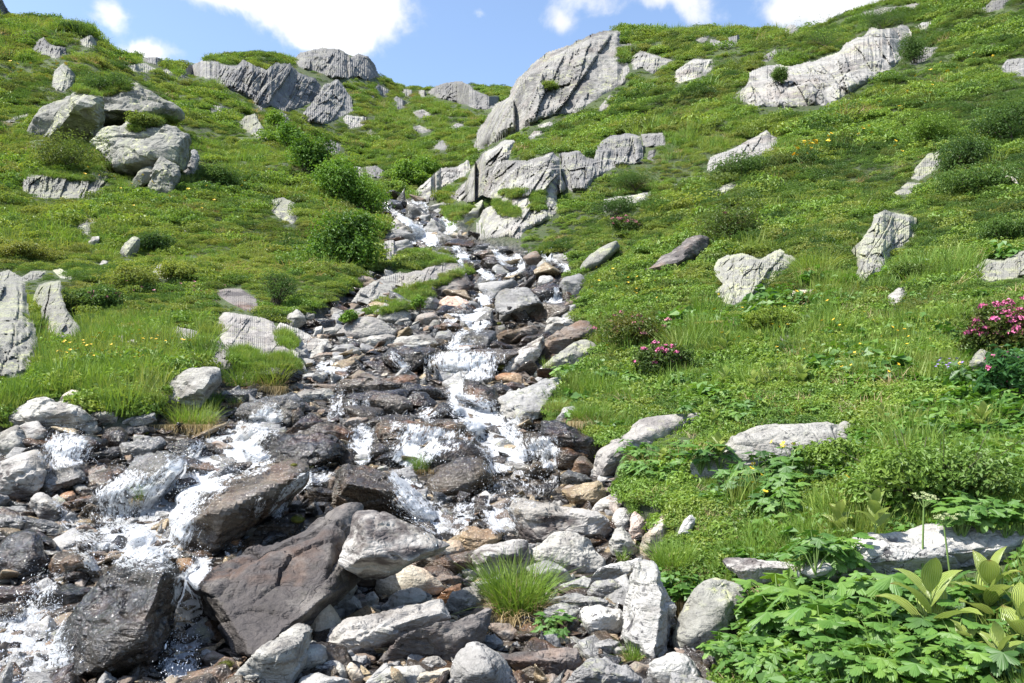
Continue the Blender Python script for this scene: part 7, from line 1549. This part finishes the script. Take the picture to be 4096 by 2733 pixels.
GS = 'dark shrub mounds of the left slope'
for i, (lab, c, x, y, w, h) in enumerate([
    ('dense green shrub cap on the low ribbed crag', 'A', 470, 1130, 460, 200), ('shrub mat capping the big overhanging crag', 'A', 700, 610, 330, 110), ('shrub cushion on the brow of the great leaning boulder', 'A', 960, 840, 190, 80), ('dark shrub mound below the great leaning boulder, in the hollow', 'A', 1400, 1240, 330, 140),
    ('brownish shrub mound near the willow on the left bank', 'D', 1180, 380, 300, 120), ('shrub mound with a few pink flowers below the pointed boulder', 'D', 640, 560, 330, 140), ('dark shrub mound above the mossy ledge', 'D', 200, 240, 330, 100), ('shrub mound behind the pointed boulder', 'D', 1010, 180, 260, 120), ('dark shrub mound beside the narrow slanting slab', 'D', 880, 430, 330, 150),
    ('shrub tuft on the crest of the leftmost hilltop', 'A', 480, 220, 220, 60)]):
    bush('shrub_mound', lab, 'bush', c, x, y, w, h, 'shrub2' if i % 2 else 'shrub', 3600, .06 if c == 'D' else .09, 11, GS, 2.0, -.1, 8, seed=60 + i, flower='redpetal' if 'pink' in lab else None, nf=10)

# false hellebore with big pleated leaves
def pleat_leaf(L, Wd, az, el, bend, rs, n=7, m=5):
    t = np.linspace(0, 1, n); w = Wd * np.sin(np.pi * np.clip(t, 0.0, 1) ** .75) ** .8 * .5; w[0] = .12 * Wd; w[-1] = .01 * Wd
    ang = el - bend * t * t; dx = np.concatenate([[0], np.cumsum(np.cos(ang[:-1]) * L / (n - 1))]); dz = np.concatenate([[0], np.cumsum(np.sin(ang[:-1]) * L / (n - 1))])
    x = np.linspace(-1, 1, m); cup = .35
    lx = dx[:, None] + 0 * x; ly = w[:, None] * x; lz = dz[:, None] + cup * w[:, None] * np.abs(x) ** 1.5
    ca, sa = math.cos(az), math.sin(az); V = np.stack([lx * ca - ly * sa, lx * sa + ly * ca, lz], -1).reshape(-1, 3)
    UV = np.stack([np.repeat(x[None] * .5 + .5, n, 0).ravel() * 1.0, np.repeat(t[:, None], m, 1).ravel()], 1)
    ii, jj = np.meshgrid(np.arange(n - 1), np.arange(m - 1), indexing='ij'); b = (ii * m + jj).ravel(); return V, np.stack([b, b + m, b + m + 1, b + 1], 1), UV
def hellebore(k, h=1.0):
    rs = np.random.RandomState(k); t = empty('false_hellebore', (0, 0, -50), 'x', 'plant'); VV_, FF_, UU_, o = [], [], [], 0
    nl = rs.randint(8, 12)
    for i in range(nl):
        f = i / nl; z = h * (.12 + .62 * f); V, Fq, UV = pleat_leaf(h * (.62 - .22 * f) * rs.uniform(.85, 1.15), h * .36 * (1 - .45 * f), i * 2.4 + rs.normal(0, .3), .75 + .5 * f + rs.normal(0, .15), 1.3 - .6 * f + rs.normal(0, .2), rs)
        VV_.append(V + np.array([0, 0, z])); FF_.append(Fq + o); UU_.append(UV); o += len(V)
    me = mesh_of('foliage', np.concatenate(VV_), np.concatenate(FF_), M['veratrum']); uvs(me, np.concatenate(UU_)); link('foliage', me, parent=t)
    V, Fq = tubes([((0, 0, -.03), (.01 * h, 0, .5 * h), .016 * h, .012 * h), ((.01 * h, 0, .5 * h), (.02 * h, .01 * h, .85 * h), .012 * h, .004 * h)], 6); link('stem', mesh_of('stem', V, Fq, M['stem']), parent=t); return t
HP = [hellebore(200 + k) for k in range(4)]
HEL = [('F', 330, 860, 170, 'clump beside the faded yellow moss patch'), ('F', 560, 800, 110, 'near the half-buried dark rock'), ('F', 340, 1110, 170, 'in mid meadow, paired with a broader neighbour'), ('F', 525, 1120, 160, 'in mid meadow with one broad upright leaf'), ('F', 840, 1090, 190, 'with widely spread yellow-green leaves in mid meadow'),
       ('F', 1310, 960, 110, 'small, alone in the far meadow'), ('F', 2040, 1400, 220, 'with rounded leaves below the dark leafy bush'), ('F', 1370, 1330, 150, 'narrow, behind the big domed slab'), ('F', 270, 1350, 150, 'at one end of the mauve slab'), ('F', 290, 1560, 190, 'spreading before the big domed slab'),
       ('F', 2220, 1568, 170, 'at the picture edge beside bilberry'), ('F', 1690, 850, 90, 'near the pink rhododendron'), ('E', 440, 440, 60, 'tiny, on the grassy knoll'), ('E', 1810, 370, 110, 'beside the lichen boulder of the bank top'), ('E', 2235, 370, 110, 'below the slanting half-buried slab'), ('E', 1815, 900, 120, 'yellowish, before the rose rhododendron'),
       ('E', 2270, 1080, 110, 'right of the smaller rhododendron'), ('H', 2160, 160, 160, 'in the leafy bank above the rubble'), ('I', 1090, 610, 260, 'withered, with a browning tip'), ('I', 1330, 580, 290, 'with a twisted brown-edged crown'), ('I', 2090, 480, 280, 'at the picture edge by the bilberry bush'), ('I', 1690, 1390, 640, 'tallest, with twisted pointed leaves'),
       ('I', 2080, 1250, 540, 'large, with arching striped leaves'), ('I', 2290, 1420, 480, 'cut by the picture edge'), ('I', 1930, 1520, 360, 'low, at the bottom among lobed leaves'), ('I', 2150, 1568, 400, 'dark green, at the bottom corner'), ('D', 505, 1085, 130, 'alone in the tall grass of the left bank')]
used = set()
for i, (c, x, y, hp, lab) in enumerate(HEL):
    u, v, p = at(c, x, y); h = hp / 1.6507 * p[1] / F; k = i % 4; rs = np.random.RandomState(i); lb = 'false hellebore ' + lab; rz = rs.uniform(0, 6.28)
    if k not in used:
        used.add(k); r = HP[k]; r.location = p; r.rotation_euler = (0, 0, rz); r.scale = (h, h, h); tag(r, lb, 'plant', 'false hellebores')
    else: copy_tree(HP[k], p, rz, h, lb, 'false hellebores')

# leafy herbs with lobed, toothed leaves
def lobed_leaf(r, rs, lobes=5):
    pts = [(0, 0)]; span = 4.9 if lobes > 3 else 4.0
    for i in range(lobes):
        a0 = -span / 2 + span * i / lobes; a1 = a0 + span / lobes; am = (a0 + a1) / 2; L = r * (1.0 - .15 * abs(am)) * rs.uniform(.85, 1.12)
        for f, rr in ((.02, .52), (.1, .7), (.13, .66), (.24, .86), (.28, .81), (.38, .97), (.42, .91), (.5, 1.03), (.58, .91), (.62, .97), (.72, .81), (.76, .86), (.87, .66), (.9, .7), (.98, .52)): a = a0 + (a1 - a0) * f; pts.append((L * rr * math.cos(a), L * rr * math.sin(a)))
    P = np.array(pts); rad = np.linalg.norm(P, axis=1); z = -.55 * (rad / r) ** 2 * r * .5 + .05 * r * np.cos(np.arctan2(P[:, 1], P[:, 0]) * lobes * 6.28 / span)
    V = np.column_stack([P, z]); n = len(P); return V, np.array([[0, i, i + 1] for i in range(1, n - 1)])
def rotm(az, tilt):
    ca, sa, ct, s_ = math.cos(az), math.sin(az), math.cos(tilt), math.sin(tilt)
    return np.array([[ca, -sa, 0], [sa, ca, 0], [0, 0, 1]]) @ np.array([[ct, 0, s_], [0, 1, 0], [-s_, 0, ct]])
def herb(k):
    rs = np.random.RandomState(k); t = empty('leafy_herb', (0, 0, -50), 'x', 'plant'); parts, segs = [], []
    for i in range(rs.randint(8, 15)):
        az = i * 2.4 + rs.normal(0, .3); rr = rs.uniform(.15, .55); z = rs.uniform(.45, 1.0) * (1 - .4 * rr); c = np.array([rr * math.cos(az), rr * math.sin(az), z])
        V, Fc = lobed_leaf(rs.uniform(.2, .44), rs, 3 if k % 3 == 0 else 5); parts.append((V @ rotm(az + rs.normal(0, .4), rs.uniform(-.25, .8)).T + c, Fc)); segs += [((0, 0, -.05), tuple(c * np.array([.45, .45, .7])), .016, .012), (tuple(c * np.array([.45, .45, .7])), tuple(c), .012, .008)]
    V, Fs = join(parts); link('foliage', mesh_of('foliage', V, Fs, M['herb'], sm=False), parent=t); V, Fq = tubes(segs, 4); link('stems', mesh_of('stems', V, Fq, M['stem']), parent=t); return t
LP = [herb(300 + k) for k in range(8)]
used = set(); hk = [0]
def herbs(crop, poly, n, hp0, hp1, label, group, seed):
    pp = np.array(px(crop, poly)); lo, hi = pp.min(0), pp.max(0); rs = np.random.RandomState(seed); c = 0
    while c < n:
        q = lo + rs.rand(2) * (hi - lo)
        if not inside(pp, q[:1], q[1:])[0]: continue
        h = hit(*q)
        if h is None: continue
        c += 1; k = hk[0] % 8; hk[0] += 1; s = rs.uniform(hp0, hp1) / 1.6507 * h[1] / F; rz = rs.uniform(0, 6.28)
        if k not in used: used.add(k); r = LP[k]; r.location = h; r.rotation_euler = (0, 0, rz); r.scale = (s,) * 3; tag(r, label, 'plant', group)
        else: copy_tree(LP[k], h, rz, s, label, group)
herbs('I', [(640, 1060), (1000, 1040), (1700, 1120), (2311, 1130), (2311, 1650), (1100, 1650), (700, 1300)], 66, 230, 420, 'leafy herb with toothed lobed leaves in the dense patch below the white slab', 'lobed herbs in the lower corner', 1)
herbs('I', [(1700, 500), (2311, 520), (2311, 680), (1900, 640)], 18, 170, 280, 'leafy herb with lobed leaves behind the white slab', 'lobed herbs behind the white slab', 2)
herbs('I', [(120, 60), (500, 180), (900, 100), (1000, 300), (700, 560), (350, 420), (150, 250)], 26, 150, 260, 'leafy herb with lobed leaves in the bank grass below the domed slab', 'lobed herbs below the domed slab', 3)
herbs('F', [(0, 1050), (250, 1120), (600, 1200), (950, 1260), (600, 1320), (250, 1350), (0, 1250)], 26, 80, 150, 'leafy herb with lobed leaves on the bank above the domed slab', 'lobed herbs above the domed slab', 4)
herbs('E', [(1450, 960), (1700, 1000), (2311, 1060), (2311, 1200), (1800, 1230), (1440, 1130)], 30, 60, 120, 'leafy herb with lobed leaves on the bank beside the speckled slab', 'lobed herbs beside the speckled slab', 5)
herbs('H', [(1880, 60), (2311, 40), (2311, 300), (1900, 200)], 22, 90, 150, 'leafy herb with lobed leaves on the bank beside the mauve slab', 'lobed herbs beside the mauve slab', 6)
herbs('H', [(1350, 1200), (1620, 1130), (1660, 1250), (1500, 1330), (1360, 1330)], 5, 130, 190, 'low bright green herb growing among the bottom boulders beside the tussock', 'herbs among the bottom boulders', 7)
herbs('I', [(280, 1420), (700, 1330), (700, 1600), (320, 1600)], 14, 170, 280, 'leafy herb beside the bottom speckled boulder', 'herbs by the speckled boulder', 8)
herbs('I', [(600, 800), (1250, 720), (1300, 860), (900, 1000)], 10, 200, 320, 'leafy herb leaning over the near end of the white slab', 'herbs over the white slab end', 9)
herbs('D', [(-20, 1150), (600, 1020), (1000, 1000), (1000, 1130), (300, 1150)], 12, 60, 100, 'leafy herb in the tall grass of the left bank', 'herbs of the left bank', 10)

# umbels
for i, (x, y, hp, lab) in enumerate([(1640, 780, 460, 'tall umbel stalk with a pale seed head before the white slab'), (1830, 880, 430, 'leaning umbel stalk with a forked pale head by the white slab')]):
    u, v, p = at('I', x, y); h = hp / 1.6507 * p[1] / F; t = empty('umbel_plant', p, lab, 'plant'); top = np.array([-.08 * h * (i * 2 - .3), 0, h]); segs = [((0, 0, -.02), tuple(top * .8), .018 * h, .012 * h)]; rs = np.random.RandomState(i); heads = []
    for k in range(16):
        e = top * .8 + np.array([rs.normal(0, .09), rs.normal(0, .09), rs.uniform(.12, .2)]) * h; segs.append((tuple(top * .8), tuple(e), .004 * h, .003 * h)); q, nn = dome(30, rs, .5, .3); heads.append(leaf_cards(e + q * .035 * h, nn, .02 * h, rs, 1.2))
    V, Fq = tubes(segs, 5); link('stalk', mesh_of('stalk', V, Fq, M['stem']), parent=t); V, Fs = join(heads); link('seed_head', mesh_of('seed_head', V, Fs, M['umbel'], sm=False), parent=t)

# small flowers, one by one
def flower_mesh(name, mat, petals=5):
    V, Fs = [(0, 0, 1.0)], []
    for i in range(petals):
        a = 6.283 * i / petals; V += [(.5 * math.cos(a - .5), .5 * math.sin(a - .5), 1.25), (.62 * math.cos(a), .62 * math.sin(a), 1.3), (.5 * math.cos(a + .5), .5 * math.sin(a + .5), 1.25)]; b = 1 + 3 * i; Fs += [[0, b, b + 1], [0, b + 1, b + 2]]
    n = len(V); sv, sf = tubes([((0, 0, -2.5), (0, 0, 1.0), .06, .05)], 4); sf3 = np.concatenate([sf[:, [0, 1, 2]], sf[:, [0, 2, 3]]]) + n
    return mesh_of(name, np.concatenate([np.array(V), sv]), np.concatenate([np.array(Fs), sf3]), mats=[M[mat], M['stem']], mi=[0] * len(Fs) + [1] * len(sf3), sm=False)
FM = {'yellow': flower_mesh('yellow_flower', 'yellow'), 'pink': flower_mesh('pink_flower', 'redpetal'), 'violet': flower_mesh('violet_flower', 'violet')}
def flowers(kind, crop, poly, n, spx, label, group, seed):
    pp = np.array(px(crop, poly)); lo, hi = pp.min(0), pp.max(0); rs = np.random.RandomState(seed); c = 0
    while c < n:
        q = lo + rs.rand(2) * (hi - lo)
        if not inside(pp, q[:1], q[1:])[0] or in_rock1(q[0], q[1], 1): continue
        h = hit(*q)
        if h is None: continue
        c += 1; s = spx * 1.35 * rs.uniform(.7, 1.25) / 1.6507 * h[1] / F; rise = .13 + .011 * h[1]
        o = link(kind + '_flower', FM[kind], h + np.array([0, -rise * .4, rise])); o.scale = (s,) * 3; o.rotation_euler = (rs.normal(.35, .25), rs.normal(0, .3), rs.uniform(0, 6.28)); tag(o, label, 'flower', group)
flowers('yellow', 'D', [(400, 900), (800, 830), (1350, 830), (1300, 900), (900, 1050), (400, 1000)], 55, 12, 'yellow flower in the tall grass of the left bank', 'yellow flowers of the left bank', 1)
flowers('yellow', 'C', [(740, 1080), (1050, 960), (1020, 1100), (800, 1160)], 26, 16, 'yellow flower in the dense drift on the high slope', 'yellow flower drift on the high slope', 2)
flowers('yellow', 'F', [(150, 560), (900, 540), (1500, 800), (2000, 1100), (1000, 1200), (300, 900)], 48, 14, 'yellow flower dotted over the near meadow', 'yellow flowers of the near meadow', 3)
flowers('yellow', 'I', [(150, 120), (900, 180), (1100, 460), (500, 560), (300, 300)], 10, 24, 'yellow flower in the grass below the domed slab', 'yellow flowers below the domed slab', 4)
flowers('yellow', 'E', [(1620, 350), (2200, 500), (2100, 650), (1700, 560), (1700, 900), (2000, 1080), (1800, 960)], 22, 11, 'yellow flower on the bank around the rose rhododendron', 'yellow flowers of the stream bank', 5)
flowers('yellow', 'A', [(0, 450), (500, 480), (300, 640), (0, 600)], 14, 13, 'yellow flower on the leftmost slope below the dark crag', 'yellow flowers of the leftmost slope', 6)
flowers('yellow', 'A', [(500, 1180), (1300, 1250), (1900, 1150), (1700, 1500), (700, 1480)], 26, 13, 'yellow flower in the shrubs below the leaning boulder', 'yellow flowers of the shrub slope', 7)
flowers('yellow', 'C', [(1300, 700), (2200, 230), (2250, 420), (1700, 800), (1300, 1400), (1000, 1400)], 26, 14, 'yellow flower on the open steep slope', 'yellow flowers of the steep slope', 8)
flowers('pink', 'D', [(420, 480), (760, 520), (700, 640), (480, 640), (1400, 560), (1650, 480), (1700, 380), (1500, 500)], 14, 12, 'pink flower in the shrubs of the left bank', 'pink flowers of the left bank', 9)
flowers('violet', 'F', [(1650, 1060), (1880, 1060), (1880, 1130), (1700, 1120)], 22, 13, 'tiny violet flower in the creeping patch of the meadow', 'violet flower patch', 10)
# bleached branches lying on the slope
for lab, c, a, b in [('bleached bare branch lying on the steep slope', 'C', (2180, 1212), (2255, 1265)), ('short bleached stick poking from the left bank grass', 'D', (800, 798), (822, 838)), ('brown root stump lying in the left bank grass', 'D', (840, 845), (930, 850))]:
    p0 = at(c, *a)[2]; p1 = at(c, *b)[2]; k = np.array([0, -.08, .1]); mid = (p0 + p1) / 2 + np.array([.02, -.08, .16]); r = .0075 * p0[1] / 3
    V, Fq = tubes([(p0 + k, mid, r, r * .9), (mid, p1 + k, r * .9, r * .5)], 7); o = link('dead_branch', mesh_of('dead_branch', V - p0, Fq, M['deadwood']), p0); tag(o, lab, 'branch')
